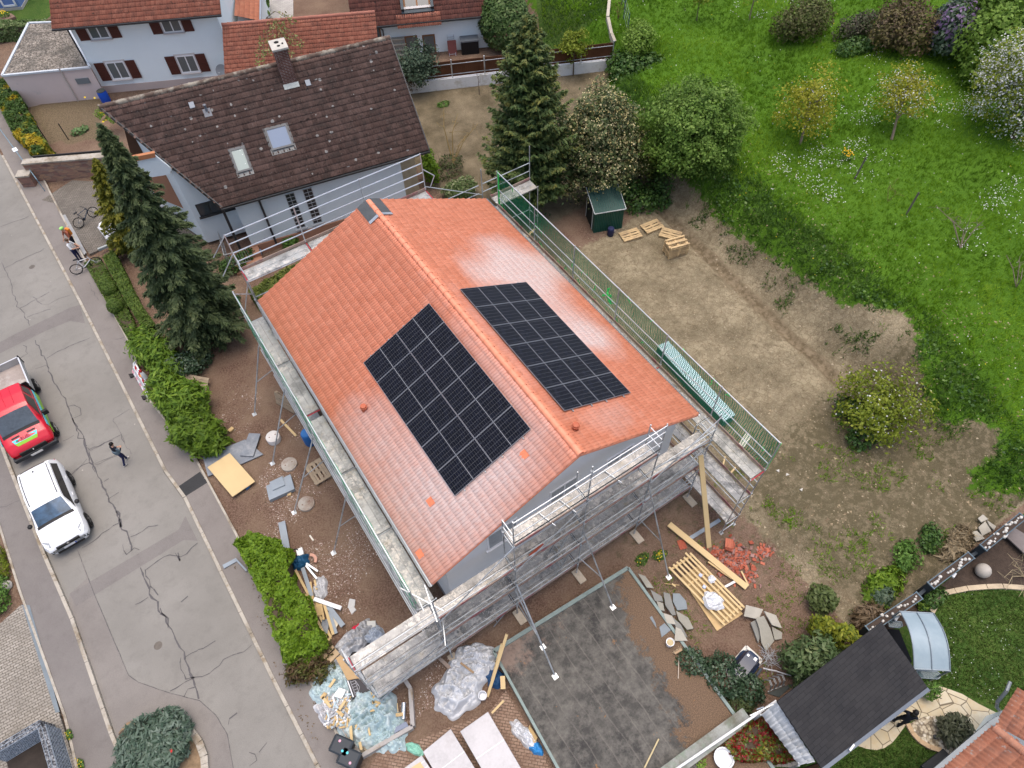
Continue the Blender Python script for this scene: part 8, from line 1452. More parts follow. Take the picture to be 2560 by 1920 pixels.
def shrub(name,label,cat,base,blobs,mat,size,n,asp=1.7,group=None,stems=True,shell=.35,lump=.25,up=.35,vfun=None,rand=.9,parts='foliage'):
    "blobs: list of (dx,dy,dz,rx,ry,rz) relative to base"
    o=thing(name,label,cat,tuple(base),group); tot=sum((b[3]*b[4]*b[5])**.667 for b in blobs); PP=[];DD=[];VV=[]
    for i,b in enumerate(blobs):
        k=int(n*(b[3]*b[4]*b[5])**.667/tot); P,d,lum=blob_pts(k,A3(base)+A3(b[:3]),b[3:6],shell,-.75,lump,seed=i*7+int(abs(base[0])*13)%50); PP.append(P); DD.append(d); VV.append(RR(len(P))*.55+.45*fbm(P[:,0]*1.+P[:,2],P[:,1]+P[:,2]*.7,.55,i+3))
    P=CAT(PP); d=CAT(DD); v=CAT(VV); nr=d*1.0+RN(0,rand,d.shape)*.7; nr[:,2]+=up
    keep=P[:,2]>np.array([float(base[2])])-.05; P,nr,v=P[keep],nr[keep],v[keep]
    if vfun is not None: v=vfun(P,v)
    cards('foliage',P,nr,size*RU(.6,1.3,len(P)),mat,o,v,asp)
    if stems:
        mb=MB(); 
        for b in blobs:
            c=A3(base)+A3(b[:3])
            for k in range(5): e=c+RN(0,.45,3)*A3(b[3:6]); mb.path([A3(base)+A3([b[0]*.3,b[1]*.3,-.05]),(A3(base)+e)/2+RN(0,.06,3),e],.035,5,.012)
        mb.build('stems',bark,o)
    return o
def hedge(name,label,cat,poly,z0,h,mat,size,dens,round_=.18,group=None,vfun=None,asp=1.6,lump=.12,core=True,topw=.92):
    "clipped hedge on a ground polygon: leaves over sides and top of a bulging prism"
    poly=[A3(p[:2],float) for p in poly]; c=np.mean(poly,0); k=len(poly); PP=[];NN=[]
    if sum(poly[i][0]*poly[(i+1)%k][1]-poly[(i+1)%k][0]*poly[i][1] for i in range(k))<0: poly=poly[::-1]
    o=thing(name,label,cat,(c[0],c[1],z0),group)
    for i in range(k):
        a,b=poly[i],poly[(i+1)%k]; L=NM(b-a); m=int(L*h*dens); t=RR(m); z=RR(m); q=a+(b-a)*t[:,None]; nn_=A3([(b-a)[1],-(b-a)[0]])/L
        inset=(np.maximum(0,z-.7)/.3)**2*round_+.05*RR(m); bul=lump*(2*fbm(q[:,0]*1.5,q[:,1]*1.5+z*2,.7,5)-1); q=q+nn_*(bul-inset)[:,None]; PP.append(np.stack([q[:,0],q[:,1],z0+z*h],1)); NN.append(np.stack([np.full(m,nn_[0]),np.full(m,nn_[1]),.3+.8*np.maximum(0,z-.7)],1))
    xs_2=[p[0] for p in poly]; ys_2=[p[1] for p in poly]; ar=abs(sum(poly[i][0]*poly[(i+1)%k][1]-poly[(i+1)%k][0]*poly[i][1] for i in range(k)))/2; m=int(ar*dens*1.25*(max(xs_2)-min(xs_2))*(max(ys_2)-min(ys_2))/max(ar,.01)); x=RU(min(xs_2),max(xs_2),m); y=RU(min(ys_2),max(ys_2),m); kp=inpoly(x,y,poly); x,y=x[kp],y[kp]
    z=z0+h+lump*1.6*(2*fbm(x*1.5,y*1.5,.7,8)-1)-.12*RR(len(x))**2; PP.append(np.stack([x,y,z],1)); NN.append(np.tile([0,0,1.],(len(x),1)))
    P=CAT(PP); N_=CAT(NN)+RN(0,.55,(len(P),3)); v=RR(len(P))*.55+.45*fbm(P[:,0]+P[:,2],P[:,1],.6,4)
    if vfun is not None: v=vfun(P,v)
    cards('foliage',P,N_,size*RU(.6,1.3,len(P)),mat,o,v,asp)
    if core: MB().prism([tuple(c+(p-c)*.86) for p in poly],z0-.05,z0+h*.86).build('twig_core',needle_core,o)
    return o
def conifer(name,label,base,h,R,prof,nb,mat,size,droop=.25,asp=2.6,seed=0,per=40,lift=.1,lean=(0,0),width=.28):
    o=thing(name,label,'tree',tuple(base)); base=A3(base,float); P=[];T=[];N_=[];v=[]; mb=MB(); ax=A3([lean[0],lean[1],h]); mb.path([base+ax*t for t in(0,.3,.6,.97)],.16*R/1.8+.05,8,.02); mb.build('trunk',bark,o); lm=MB()
    for i in range(nb):
        t=(i+RR())/nb; t=t**.9; z=.04+.95*t; L=R*prof(t)*RU(.72,1.12)
        a=i*2.39996+RN(0,.25); d=A3([cos(a),sin(a)]); m=max(6,int(per*(.3+L/R))); s=.12+.88*RR(m)**.75; zz=lift*L*s-droop*L*s**2+ .16*L*s**3*RR()+RN(0,.06)*L
        side=RN(0,1,m)*width*L*(1.05-s)*.9; p=base+ax*z; s=s*RU(.85,1.1); x=p[0]+d[0]*s*L-d[1]*side; y=p[1]+d[1]*s*L+d[0]*side; zc=p[2]+zz-np.abs(side)*.35+RN(0,.04,m)
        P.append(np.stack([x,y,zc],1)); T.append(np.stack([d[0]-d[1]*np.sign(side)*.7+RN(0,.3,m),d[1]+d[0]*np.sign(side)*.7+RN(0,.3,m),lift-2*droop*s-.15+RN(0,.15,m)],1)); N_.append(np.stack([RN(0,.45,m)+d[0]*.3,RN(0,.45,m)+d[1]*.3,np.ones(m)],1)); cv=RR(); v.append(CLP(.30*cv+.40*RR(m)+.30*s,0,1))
        if i%3==0: lm.path([p,p+A3([d[0]*L*.5,d[1]*L*.5,lift*L*.5-droop*L*.25]),p+A3([d[0]*L*.85,d[1]*L*.85,lift*L*.85-droop*L*.72])],.025,4,.008)
    lm.build('branches',needle_core,o); P=CAT(P); cards('needles',P,CAT(N_),size*RU(.6,1.35,len(P)),mat,o,CAT(v),asp,T=CAT(T)); return o
def leaf_tree(name,label,base,top,r,nl,spread,mat,size,ncl,nper,clr,lev=2,start=.3,mats2=None,frac2=0,bk=None,asp=1.6,crown=None,group=None,flowname='blossom',cat='tree'):
    "trunk + limbs + leaf clusters at limb ends and through the crown ellipsoid (centre,radii)"
    o=thing(name,label,cat,tuple(base),group); mb,ends=limb_tree(base,top,r,nl,spread,lev,start); mb.build('trunk',bk or bark,o,smooth=60)
    cl=[e+RN(0,.12,3) for e in ends]
    if crown is not None:
        P,d,l=blob_pts(max(0,ncl-len(cl)),crown[0],crown[1],.65,-.8,.3,int(abs(base[1])*7)); cl+=list(P)
    PP=[];V_=[]; cc=A3(crown[0]) if crown is not None else np.mean(ends,0)
    for c in cl[:ncl]:
        m=int(nper*RU(.6,1.4)); PP.append(c+RN(0,clr*.5,(m,3))*A3([1,1,.75])); V_.append(.45*RR()+.55*RR(m))
    P=CAT(PP); v=CAT(V_); nr=(P-cc); nr/=NM(nr,axis=1,keepdims=True)+1e-6; nr=nr+RN(0,.8,nr.shape); nr[:,2]+=.5
    f=RR(len(P))<frac2 if mats2 is not None else np.zeros(len(P),bool)
    cards('crown',P[~f],nr[~f],size*RU(.6,1.3,(~f).sum()),mat,o,v[~f],asp)
    if f.any(): cards(flowname,P[f]+nr[f]*.03,nr[f],size*.8*RU(.6,1.2,f.sum()),mats2,o,v[f],1.1)
    return o
# leaf materials
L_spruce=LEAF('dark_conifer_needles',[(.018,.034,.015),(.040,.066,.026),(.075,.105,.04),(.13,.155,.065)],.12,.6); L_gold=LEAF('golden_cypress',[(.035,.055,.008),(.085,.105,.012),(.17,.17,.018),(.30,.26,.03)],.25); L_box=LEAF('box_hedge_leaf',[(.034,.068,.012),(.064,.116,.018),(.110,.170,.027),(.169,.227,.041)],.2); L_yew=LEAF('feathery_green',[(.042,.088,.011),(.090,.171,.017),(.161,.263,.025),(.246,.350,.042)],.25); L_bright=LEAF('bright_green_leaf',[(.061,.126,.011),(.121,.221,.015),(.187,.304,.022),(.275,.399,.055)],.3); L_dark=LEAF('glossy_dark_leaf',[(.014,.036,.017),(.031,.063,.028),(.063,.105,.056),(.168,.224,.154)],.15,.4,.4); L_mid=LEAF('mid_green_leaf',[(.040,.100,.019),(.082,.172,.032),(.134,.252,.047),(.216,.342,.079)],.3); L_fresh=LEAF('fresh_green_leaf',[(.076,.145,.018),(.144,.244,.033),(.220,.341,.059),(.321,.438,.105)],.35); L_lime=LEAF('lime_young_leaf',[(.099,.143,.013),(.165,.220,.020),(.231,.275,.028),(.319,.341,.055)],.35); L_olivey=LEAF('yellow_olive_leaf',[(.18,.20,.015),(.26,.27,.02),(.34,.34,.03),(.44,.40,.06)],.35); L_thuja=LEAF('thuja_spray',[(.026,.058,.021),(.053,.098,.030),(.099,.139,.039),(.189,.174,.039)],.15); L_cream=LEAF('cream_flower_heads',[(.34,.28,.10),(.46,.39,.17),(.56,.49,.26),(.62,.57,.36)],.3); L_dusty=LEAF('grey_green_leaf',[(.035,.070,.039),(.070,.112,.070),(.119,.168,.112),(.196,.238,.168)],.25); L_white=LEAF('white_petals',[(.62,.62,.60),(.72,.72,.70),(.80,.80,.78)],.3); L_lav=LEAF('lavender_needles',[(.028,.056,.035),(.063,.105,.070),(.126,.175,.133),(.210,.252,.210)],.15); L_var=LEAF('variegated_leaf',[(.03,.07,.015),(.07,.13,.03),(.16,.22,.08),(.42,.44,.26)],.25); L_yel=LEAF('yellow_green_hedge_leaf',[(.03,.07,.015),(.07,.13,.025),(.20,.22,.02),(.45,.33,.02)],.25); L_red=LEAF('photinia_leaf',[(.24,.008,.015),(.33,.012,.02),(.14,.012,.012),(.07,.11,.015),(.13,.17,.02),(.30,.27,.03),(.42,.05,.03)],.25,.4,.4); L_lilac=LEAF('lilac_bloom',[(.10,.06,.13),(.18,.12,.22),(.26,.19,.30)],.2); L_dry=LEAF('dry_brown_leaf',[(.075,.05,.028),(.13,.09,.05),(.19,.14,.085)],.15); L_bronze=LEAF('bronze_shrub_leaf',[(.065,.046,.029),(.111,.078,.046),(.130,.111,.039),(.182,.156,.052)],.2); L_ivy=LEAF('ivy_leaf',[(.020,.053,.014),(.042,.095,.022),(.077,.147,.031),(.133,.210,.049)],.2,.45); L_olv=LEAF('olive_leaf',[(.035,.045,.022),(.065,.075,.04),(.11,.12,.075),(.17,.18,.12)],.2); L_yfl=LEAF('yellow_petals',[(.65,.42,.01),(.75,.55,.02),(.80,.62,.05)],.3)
# ---- front garden conifers and hedges
b=GT('E',1293,835); ht=HT('A',640,800,b); ht=min(ht-b[2],13); tp_=G('A',640,800,b[2]+ht)-b
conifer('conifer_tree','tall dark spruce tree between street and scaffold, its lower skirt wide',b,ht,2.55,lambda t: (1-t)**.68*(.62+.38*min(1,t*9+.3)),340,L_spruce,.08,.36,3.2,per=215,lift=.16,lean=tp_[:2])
b=GT('E',850,310); ht=min(HT('A',612,1030,b)-b[2],9); tp_=G('A',612,1030,b[2]+ht)-b
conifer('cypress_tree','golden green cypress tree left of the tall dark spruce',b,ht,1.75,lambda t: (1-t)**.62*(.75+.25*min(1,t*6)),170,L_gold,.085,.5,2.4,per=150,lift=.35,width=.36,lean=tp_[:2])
E_=lambda pts,z=.1: [tuple(G('E',*p,z)[:2]) for p in pts]
hedge('clipped_hedge','long clipped inner box hedge running below the dark spruce','hedge',E_([(620,345),(690,300),(830,590),(945,760),(885,800),(770,625)],.9),.08,.85,L_box,.055,900,lump=.05)
hedge('ground_cover','low outer strip of clipped ground cover along the pavement edge','hedge',E_([(512,380),(610,350),(770,640),(850,830),(800,880),(660,640)],.35),.08,.30,L_box,.055,800,lump=.06)
q=G('E',725,680,.1); shrub('ball_shrub','clipped ball shaped box shrub on the ground cover','shrub',q,[(0,0,.45,.42,.42,.42)],L_box,.05,1800,shell=.12,lump=.03,rand=.6); q=G('E',690,565,.1); shrub('dome_shrub','clipped dome shaped box shrub above the ball shrub','shrub',q,[(0,0,.4,.42,.48,.42),(-.1,.5,.4,.38,.48,.40)],L_box,.05,2600,shell=.12,lump=.04,rand=.6)
def feathery(label,v,x,y,blobs,mat,n,size=.10): return shrub('yew_shrub',label,'shrub',GT(v,x,y),blobs,mat,size,n,asp=4.,shell=.7,lump=.5,up=1.,rand=1.1)
feathery('feathery green yew shrub above the construction barrier','E',960,1020,[(.15,.75,.7,.8,1.2,.85),(.6,-.3,.75,.75,1.1,.9),(.6,-1.3,.6,.6,.8,.7)],L_yew,6500); feathery('feathery green yew shrub in the middle of the row by the pavement','E',1110,1260,[(-.25,.6,.8,.8,1.2,.95),(.25,-.5,.8,.95,1.2,.95),(.4,-1.4,.5,.7,.7,.6)],L_yew,6500); feathery('lightest feathery yew shrub next to the tan panel','E',1235,1480,[(-.1,.3,.85,.95,1.1,1.0),(.35,-.45,.6,.85,.8,.75)],LEAF('light_feathery',[(.035,.075,.008),(.075,.14,.012),(.12,.20,.018),(.18,.27,.03)],.25),5500)
shrub('laurel_shrub','dark glossy shrub at the foot of the tall spruce','shrub',GT('E',1160,1050),[(0,0,.6,1.0,.75,.7),(.7,.2,.5,.7,.6,.55)],L_dark,.09,2800)
hd=[tuple(G('K',*p,1.0)[:2]) for p in((335,1230),(450,1175),(600,1210),(720,1290))]+[tuple(G('L',*p,1.0)[:2]) for p in((100,150),(215,330),(330,600),(360,680),(240,760),(60,800),(-60,560),(-120,300))]
hedge('bright_hedge','bright yellow green informal hedge between pavement and front yard','hedge',hd,.08,1.35,L_bright,.08,760,round_=.55,lump=.38); 
shrub('dry_bush','brown twiggy lower end of the bright hedge beside the blue sheeting','shrub',GT('L',235,850),[(.15,.1,.5,.95,.55,.6),(-.3,-.1,.4,.6,.5,.5),(.3,-.5,.35,.5,.5,.45)],LEAF('twiggy_mixed',[(.07,.04,.025),(.11,.065,.035),(.09,.10,.025),(.16,.19,.04)],.15),.07,2600,asp=3.0,shell=.6,rand=1.2)
c=G('F',775,1560,.1); shrub('island_shrub','large round rosemary like shrub on the kerbed island','shrub',(c[0],c[1],.1),[(-.1,.15,.45,1.05,.9,.7),(.75,.05,.4,.8,.85,.6),(.2,-.6,.4,1.1,.7,.6)],L_lav,.075,8500,asp=3.6,shell=.5,lump=.2,up=.9,rand=.9)
mb=MB(); q=[G('F',*p,.06) for p in((880,1425),(960,1460),(1010,1530),(1035,1600),(1040,1680),(1030,1760))]; 
for a,b_ in zip(q[:-1],q[1:]): d=(b_-a); k=2; [mb.beam(a+d*(i+.02)/k,a+d*(i+.98)/k,.26,.16) for i in range(k)]
st(mb,'island_kerb',kerb_m); st(MB().sheet([tuple(G('F',*p,.03)) for p in((600,1480),(640,1430),(720,1400),(880,1425),(960,1460),(1010,1530),(1035,1600),(1040,1680),(1030,1760),(700,1760),(620,1640))],None),'island_bed',MAT('dry_leaf_soil',(.20,.14,.085),.95,.4,4,20,bump=.4))
gd=MB(); P=[G('F',*p,.025) for p in((600,1490),(650,1445),(665,1465),(615,1515))]; 
for i in range(6): t=i/5; gd.beam(P[0]+(P[3]-P[0])*t,P[1]+(P[2]-P[1])*t,.03,.03)
tag(gd.build('drain_grate',MAT('grate_iron',(.05,.045,.04),.6,.2,metal=.4)),'iron drain grate beside the round island shrub','drain grate')
# ---- left edge
q=GT('F',20,840); shrub('edge_shrub','small green shrub at the left edge above the setts','shrub',q,[(-.2,.2,.3,.6,.7,.4),(.1,.9,.3,.35,.5,.35)],L_mid,.07,1500); q=GT('F',15,620); shrub('edge_shrub','yellowish shrub strip at the left edge beside the white SUV','shrub',q,[(0,0,.25,.3,.9,.35)],L_lime,.06,900)
tag(MB().ball(GT('F',25,740,.1),(.30,.25,.2),10,7,jit=.3).build('boulder',MAT('pale_boulder',(.40,.38,.34),.9,.2)),'pale boulder between the shrubs at the left edge','rock')
for v,x,y,lab in(('U4',745,330,'yellow dandelion tuft against the gabion foot'),('U4',870,640,'second yellow dandelion tuft lower along the gabion foot')):
    q=G(v,x,y,.11); o=shrub('dandelion_tuft',lab,'plant',q,[(0,0,.06,.10,.22,.1)],L_mid,.05,120,stems=False); cards('flowers',q+RN(0,.06,(8,3))*A3([1,2,.3])+Z3(.15),np.tile([0,0,1.],(8,1)),.05,L_yfl,o,RR(8),1.)
hp_=[tuple(G('A',*p,1.2)[:2]) for p in((-120,540),(30,515),(110,590),(215,790),(300,920),(235,990),(75,850),(0,700),(-120,500))]; 
def yel(P,v): k=fbm(P[:,0],P[:,1],.9,12); return CLP(v*.45+.75*sm(.5,.66,k),0,1)
hedge('garden_hedge','mixed yellow and green garden hedge along the upper pavement','hedge',hp_,.08,1.15,L_yel,.10,330,round_=.3,vfun=yel,lump=.2)
hp_=[tuple(G('U7',*p,1.2)[:2]) for p in((-200,330),(460,320),(900,330),(900,420),(420,440),(-200,450))]; hedge('variegated_hedge','pale variegated clipped hedge behind the flat garage','hedge',hp_,.08,1.2,L_var,.10,260,round_=.2)
q=G('U7',95,265,.35); o=shrub('daffodil_clump','yellow daffodils growing in the brown trough','plant',q,[(0,0,.12,.4,.25,.2)],L_mid,.06,160,stems=False); cards('flowers',q+RN(0,.1,(14,3))+Z3(.4),np.tile([.3,-.6,.7],(14,1)),.12,L_yfl,o,RR(14),1.)
q=GT('T7',1180,790); shrub('rhubarb_plant','big leaved rhubarb plant at the front of the vegetable plot','plant',q,[(0,0,.15,.55,.3,.2),(.4,.15,.15,.3,.25,.2)],LEAF('rhubarb_leaf',[(.07,.14,.04),(.13,.22,.08),(.20,.30,.13)],.25),.17,130,asp=1.2,stems=False)
q=GT('A',745,850); o=shrub('yellow_flower_shrub','green plant with yellow blooms at the brown roof corner','plant',(q[0],q[1],1.2),[(0,0,.3,.6,.5,.4),(.4,-.8,.2,.4,.5,.35)],L_fresh,.10,500,stems=False); cards('flowers',A3([q[0],q[1],1.7])+RN(0,.3,(16,3)),np.tile([0,-.4,1.],(16,1)),.16,L_yfl,o,RR(16),1.)
q=G('S',530,850,.1); hedge('cherry_laurel_hedge','yellow green leafy hedge seen below the back scaffold deck','hedge',[tuple(G('S',*p,.9)[:2]) for p in((390,910),(600,770),(760,700),(900,640),(960,700),(800,800),(640,900),(450,980))],.08,.85,LEAF('yellowish_laurel',[(.04,.075,.014),(.09,.13,.025),(.17,.20,.04),(.28,.28,.08)],.3),.11,330,lump=.12)
shrub('low_shrub','dark green low shrub by the terracotta plinth behind the scaffold','shrub',G('S',690,600,.1),[(0,0,.3,.5,.3,.35)],L_mid,.09,500); shrub('low_shrub','dark shrub in the corner between brown roof house and spruce','shrub',G('S',300,760,.1),[(0,0,.45,.9,.5,.5),(.9,.2,.4,.6,.4,.45)],L_ivy,.10,1400)
tag(MB().lathe(G('S',465,655,.1),[(.15,0),(.2,.3),(.21,.32)],12).build('blue_flower_pot',MAT('pale_blue_pot',(.20,.32,.50),.5,.1)),'pale blue flower pot by the terracotta plinth','pot')
# ---- back garden
b=GT('C',215,1330); ht=min(HT('C',205,95,b)-b[2],14); tp_=G('C',205,95,b[2]+ht)-b
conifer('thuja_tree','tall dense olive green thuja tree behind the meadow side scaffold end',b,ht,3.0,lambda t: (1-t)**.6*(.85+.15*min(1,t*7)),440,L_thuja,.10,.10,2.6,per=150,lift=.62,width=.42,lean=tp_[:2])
b=GT('C',660,1265); tp_=HT('C',700,430,b); leaf_tree('loquat_tree','wide evergreen tree covered in creamy flower heads beside the thuja',b,b+A3([.1,.3,3.6]),.14,7,2.2,LEAF('leathery_leaf',[(.03,.048,.018),(.06,.085,.03),(.10,.13,.045),(.17,.19,.08)],.2,.45),.13,620,50,.42,crown=(b+A3([.15,.35,3.5]),(2.6,2.5,3.3)),mats2=L_cream,frac2=.44,flowname='flower_heads')
b=GT('C',1260,1110); leaf_tree('green_tree','broad fresh green leafy tree at the top of the excavated bank',b,b+A3([.2,.5,3.0]),.13,7,2.1,LEAF('willow_green',[(.06,.125,.02),(.11,.20,.03),(.17,.28,.05),(.26,.37,.09)],.35),.11,620,50,.42,crown=(b+A3([.2,.6,2.6]),(2.9,2.9,2.5)))
shrub('hazel_thicket','loose yellow green thicket filling the gap between cream tree and green tree','shrub',GT('C',930,1150),[(0,0,1.6,1.1,1.3,1.8),(.3,1.6,1.6,1.1,1.3,1.7)],LEAF('hazel_mix',[(.05,.08,.015),(.10,.14,.025),(.17,.20,.04),(.25,.26,.08)],.3),.12,4200,shell=.8,lump=.4); shrub('understory','dark leafy undergrowth along the foot of the trees behind the shed','shrub',GT('C',960,1330),[(0,0,.4,1.6,.9,.6),(1.9,.3,.5,1.3,1.0,.7),(-.6,1.4,.6,1.2,1.,.8),(.9,-.7,.2,.8,.5,.3)],L_ivy,.12,3600,shell=.7,lump=.4)
shrub('ivy_mound','dark ivy covered mound above the fence end','shrub',GT('C',1010,520),[(0,0,.7,1.5,1.4,.9),(-1.3,1.6,.7,1.4,1.5,.9),(.9,1.0,.6,1.2,1.3,.8),(-.6,-.7,.4,1.0,.9,.6)],L_ivy,.15,4200); shrub('hazel_shrub','light green shrub over the ivy mound beside the lawn kerb','shrub',GT('C',920,330),[(0,0,.9,1.3,1.2,.9),(.8,.9,.8,1.0,1.1,.8),(-.6,-.3,.5,.8,.8,.6)],L_fresh,.11,3200,shell=.6)
b=GT('C',500,490); leaf_tree('young_tree','slim young tree with lime leaves in front of the brown fence',b,b+Z3(2.6),.05,6,1.0,L_lime,.12,60,26,.35,start=.45,crown=(b+Z3(2.4),(1.0,1.0,.8)))
b=GT('C',90,330); shrub('spotted_laurel','big dense round speckled laurel beside the second white house','shrub',b,[(0,.6,2.0,1.9,1.9,2.1)],L_var,.15,6500,shell=.18,lump=.08,rand=.6,vfun=lambda P,v: CLP(v*.8-.05,0,1))
b=GT('T8',1010,1330); leaf_tree('olive_tree','grey green leaning shrub tree before the brown fence',b,b+A3([-.1,.2,2.2]),.08,6,1.3,LEAF('blue_grey_leaf',[(.025,.05,.03),(.05,.085,.05),(.085,.125,.08),(.13,.17,.11)],.25),.11,110,42,.45,start=.35,crown=(b+A3([0,.1,2.0]),(1.6,1.3,1.0)))
shrub('fence_bush','brown leaved thin bush at the foot of the leaning shrub tree','shrub',GT('T8',880,1340),[(0,0,.8,.5,.5,.9)],L_dry,.08,500,shell=.8)
def bare(label,v,x,y,tips,r,m,name='bare_shrub'):
    b=GT(v,x,y); o=thing(name,label,'shrub',tuple(b)); mb=MB()
    for (tx,ty),h in tips:
        e=G(v,tx,ty,float(b[2])+h); mid=(b+e)/2+A3([RN(0,.12),RN(0,.12),.2*h]); mb.path([b,b*.55+mid*.45,mid,mid*.4+e*.6,e],r,6,r*.3)
        for k in range(3): p=mid*(1-k*.3)+e*k*.3; mb.path([p,p+RN(0,.22,3)+Z3(.2),p+RN(0,.3,3)+Z3(.4)],r*.35,5,r*.12)
    mb.build('branches',m,o,smooth=60); return o
bare('bare branching shrub on the sandy soil of the back garden','B',1330,1060,[((1270,690),2.6),((1360,735),2.2),((1425,860),1.3),((1490,800),1.6)],.045,MAT('yellow_bark',(.22,.16,.07),.9,.2))
shrub('variegated_shrub','grey white variegated shrub right of the brown roof house','shrub',GT('B',1390,1270),[(0,0,.55,.95,.75,.65),(-.5,.3,.4,.6,.6,.5)],L_var,.10,2300,vfun=lambda P,v: CLP(v+.12,0,1)); shrub('upright_shrub','fresh green upright shrub at the corner of the brown roof house','shrub',GT('B',1195,1190),[(0,0,1.0,.5,.6,1.1),(.15,.5,1.3,.4,.5,1.1)],L_bright,.10,1500,vfun=lambda P,v: v*.7); shrub('ground_ivy','low tangled ground plants between shrubs of the back garden','shrub',GT('B',1290,1130),[(0,0,.2,1.2,.7,.3),(.8,.8,.2,.9,.7,.3)],LEAF('mixed_low',[(.05,.05,.025),(.07,.09,.03),(.10,.13,.05)],.2),.08,900)
b=GT('B',1265,680); shrub('garden_tuft','small green clump on the soil below the white wall','plant',b,[(0,0,.05,.5,.35,.12)],L_mid,.07,300,stems=False); bare('thin dark sapling before the white retaining wall','B',1500,615,[((1490,480),1.4)],.03,bark,'sapling')
b=G('U6',1800,1150,3.4); o=thing('climbing_shrub','reddish green climbing shrub rising behind the brown roof chimney','shrub',tuple(G('U6',1800,1150,.0)*A3([1,1,0])+A3([0,1.2,0]))); bb=A3(o.location); tips=[G('U6',*p,z) for p,z in(((2060,460),5.6),((1800,660),5.3),((2150,830),4.9),((1660,820),4.9),((2190,980),4.6),((1540,1050),4.6),((1990,900),4.9),((1300,1310),4.3),((1420,1250),4.4),((2000,1130),4.5))]; mb=MB(); PP=[]
for e in tips: m=bb+Z3(3.2)+(e-bb-Z3(3.2))*A3([.4,.4,.5]); mb.path([bb,bb+Z3(2.6),m,e],.03,5,.01); k=46; t=RR(k)**.6; PP.append(m+(e-m)*t[:,None]+RN(0,.12,(k,3)))
mb.build('stems',bark,o); P=CAT(PP); cards('foliage',P,RN(size=P.shape)+Z3(.8),.10*RU(.6,1.3,len(P)),LEAF('reddish_green',[(.20,.13,.05),(.16,.18,.05),(.24,.27,.09),(.32,.34,.14)],.3),o,RR(len(P)),2.2)
shrub('round_hedge','clipped dark green block hedge beside the pale orange roof','hedge',G('U6',1440,240,.1),[(0,1.2,.8,.75,1.9,.9)],L_mid,.12,1500,shell=.15,lump=.05); shrub('low_shrub','small light green shrub on the paved court','shrub',G('U6',1430,380,.1),[(0,0,.35,.5,.5,.4)],L_fresh,.10,500)
# ---- meadow trees
b=GT('D',312,935); leaf_tree('fruit_tree','left young fruit tree on the meadow, thin yellow green leaves',b,b+A3([.35,.6,2.6]),.085,9,1.45,L_olivey,.09,240,18,.42,start=.3,crown=(b+A3([.4,.6,2.3]),(1.75,1.7,1.9)),mats2=L_white,frac2=.05,bk=bark_l,group=None)
b=GT('D',905,905); leaf_tree('fruit_tree','right young fruit tree on the meadow with white blossom among amber leaves',b,b+A3([.75,.9,2.3]),.09,9,1.3,L_olivey,.09,200,20,.38,start=.4,crown=(b+A3([.9,1.0,2.3]),(1.6,1.5,1.5)),mats2=L_white,frac2=.24,bk=bark_l)
b=GT('D',1690,900); leaf_tree('blossom_tree','tree full of white blossom at the right edge of the meadow',b,b+A3([.4,.8,3.2]),.14,9,2.0,L_lime,.12,420,38,.45,start=.2,crown=(b+A3([.5,1.4,2.7]),(2.4,2.6,2.5)),mats2=L_white,frac2=.55)
b=GT('D',1500,470); shrub('hawthorn','large pale green bushy tree behind the white blossom tree','tree',b,[(0,0,2.0,2.3,2.2,2.3),(2.2,1.6,2.4,2.6,2.4,2.6),(-1.2,-.3,1.3,1.5,1.4,1.5),(4.5,2.5,2.6,2.6,2.4,2.4)],L_fresh,.17,11000,shell=.4,vfun=lambda P,v: v*.8)
b=GT('D',1230,360); o=shrub('lilac_shrub','lilac shrub with mauve flower spikes at the meadow edge','shrub',b,[(0,0,1.4,1.3,1.3,1.6),(.9,.8,1.6,1.2,1.2,1.5)],L_dusty,.15,3300); P,d_,l_=blob_pts(420,A3(b)+A3([.3,.2,1.5]),(1.7,1.6,1.7),.25,-.3,.2,3); cards('flower_spikes',P,d_,.14,L_lilac,o,RR(len(P)),2.0)['kind']='stuff'
b=GT('D',980,330); shrub('bronze_shrub','dark bronze leaved shrub in the hedge behind the meadow','shrub',b,[(0,0,1.3,1.7,1.6,1.5),(-1.0,.8,1.3,1.3,1.3,1.3),(.8,1.5,1.6,1.5,1.4,1.5)],L_bronze,.13,5200,shell=.5); b=GT('D',330,235); shrub('twiggy_shrub','yellow green twiggy shrub at the far left of the meadow hedge','shrub',b,[(0,0,1.2,1.9,1.5,1.3),(-1.4,.5,.9,1.1,1.1,1.0),(1.3,.8,1.0,1.2,1.2,1.1)],LEAF('twiggy_green',[(.06,.045,.028),(.09,.085,.03),(.11,.14,.035),(.16,.19,.05)],.25),.11,5200,shell=.6); b=GT('D',640,235); shrub('bramble_thicket','brown bramble thicket between the twiggy and the bronze shrub','shrub',b,[(0,0,.6,1.6,.9,.8),(1.3,-.2,.6,1.3,.9,.7)],LEAF('bramble_mix',[(.06,.045,.035),(.10,.08,.06),(.05,.08,.025),(.07,.11,.03)],.2),.10,2600,shell=.6)
b=GT('D',640,330); shrub('ivy_bank','dark green low ivy at the foot of the bramble thicket','shrub',b,[(0,0,.3,1.5,.7,.4),(1.6,-.5,.3,1.4,.7,.4)],L_ivy,.12,1600)
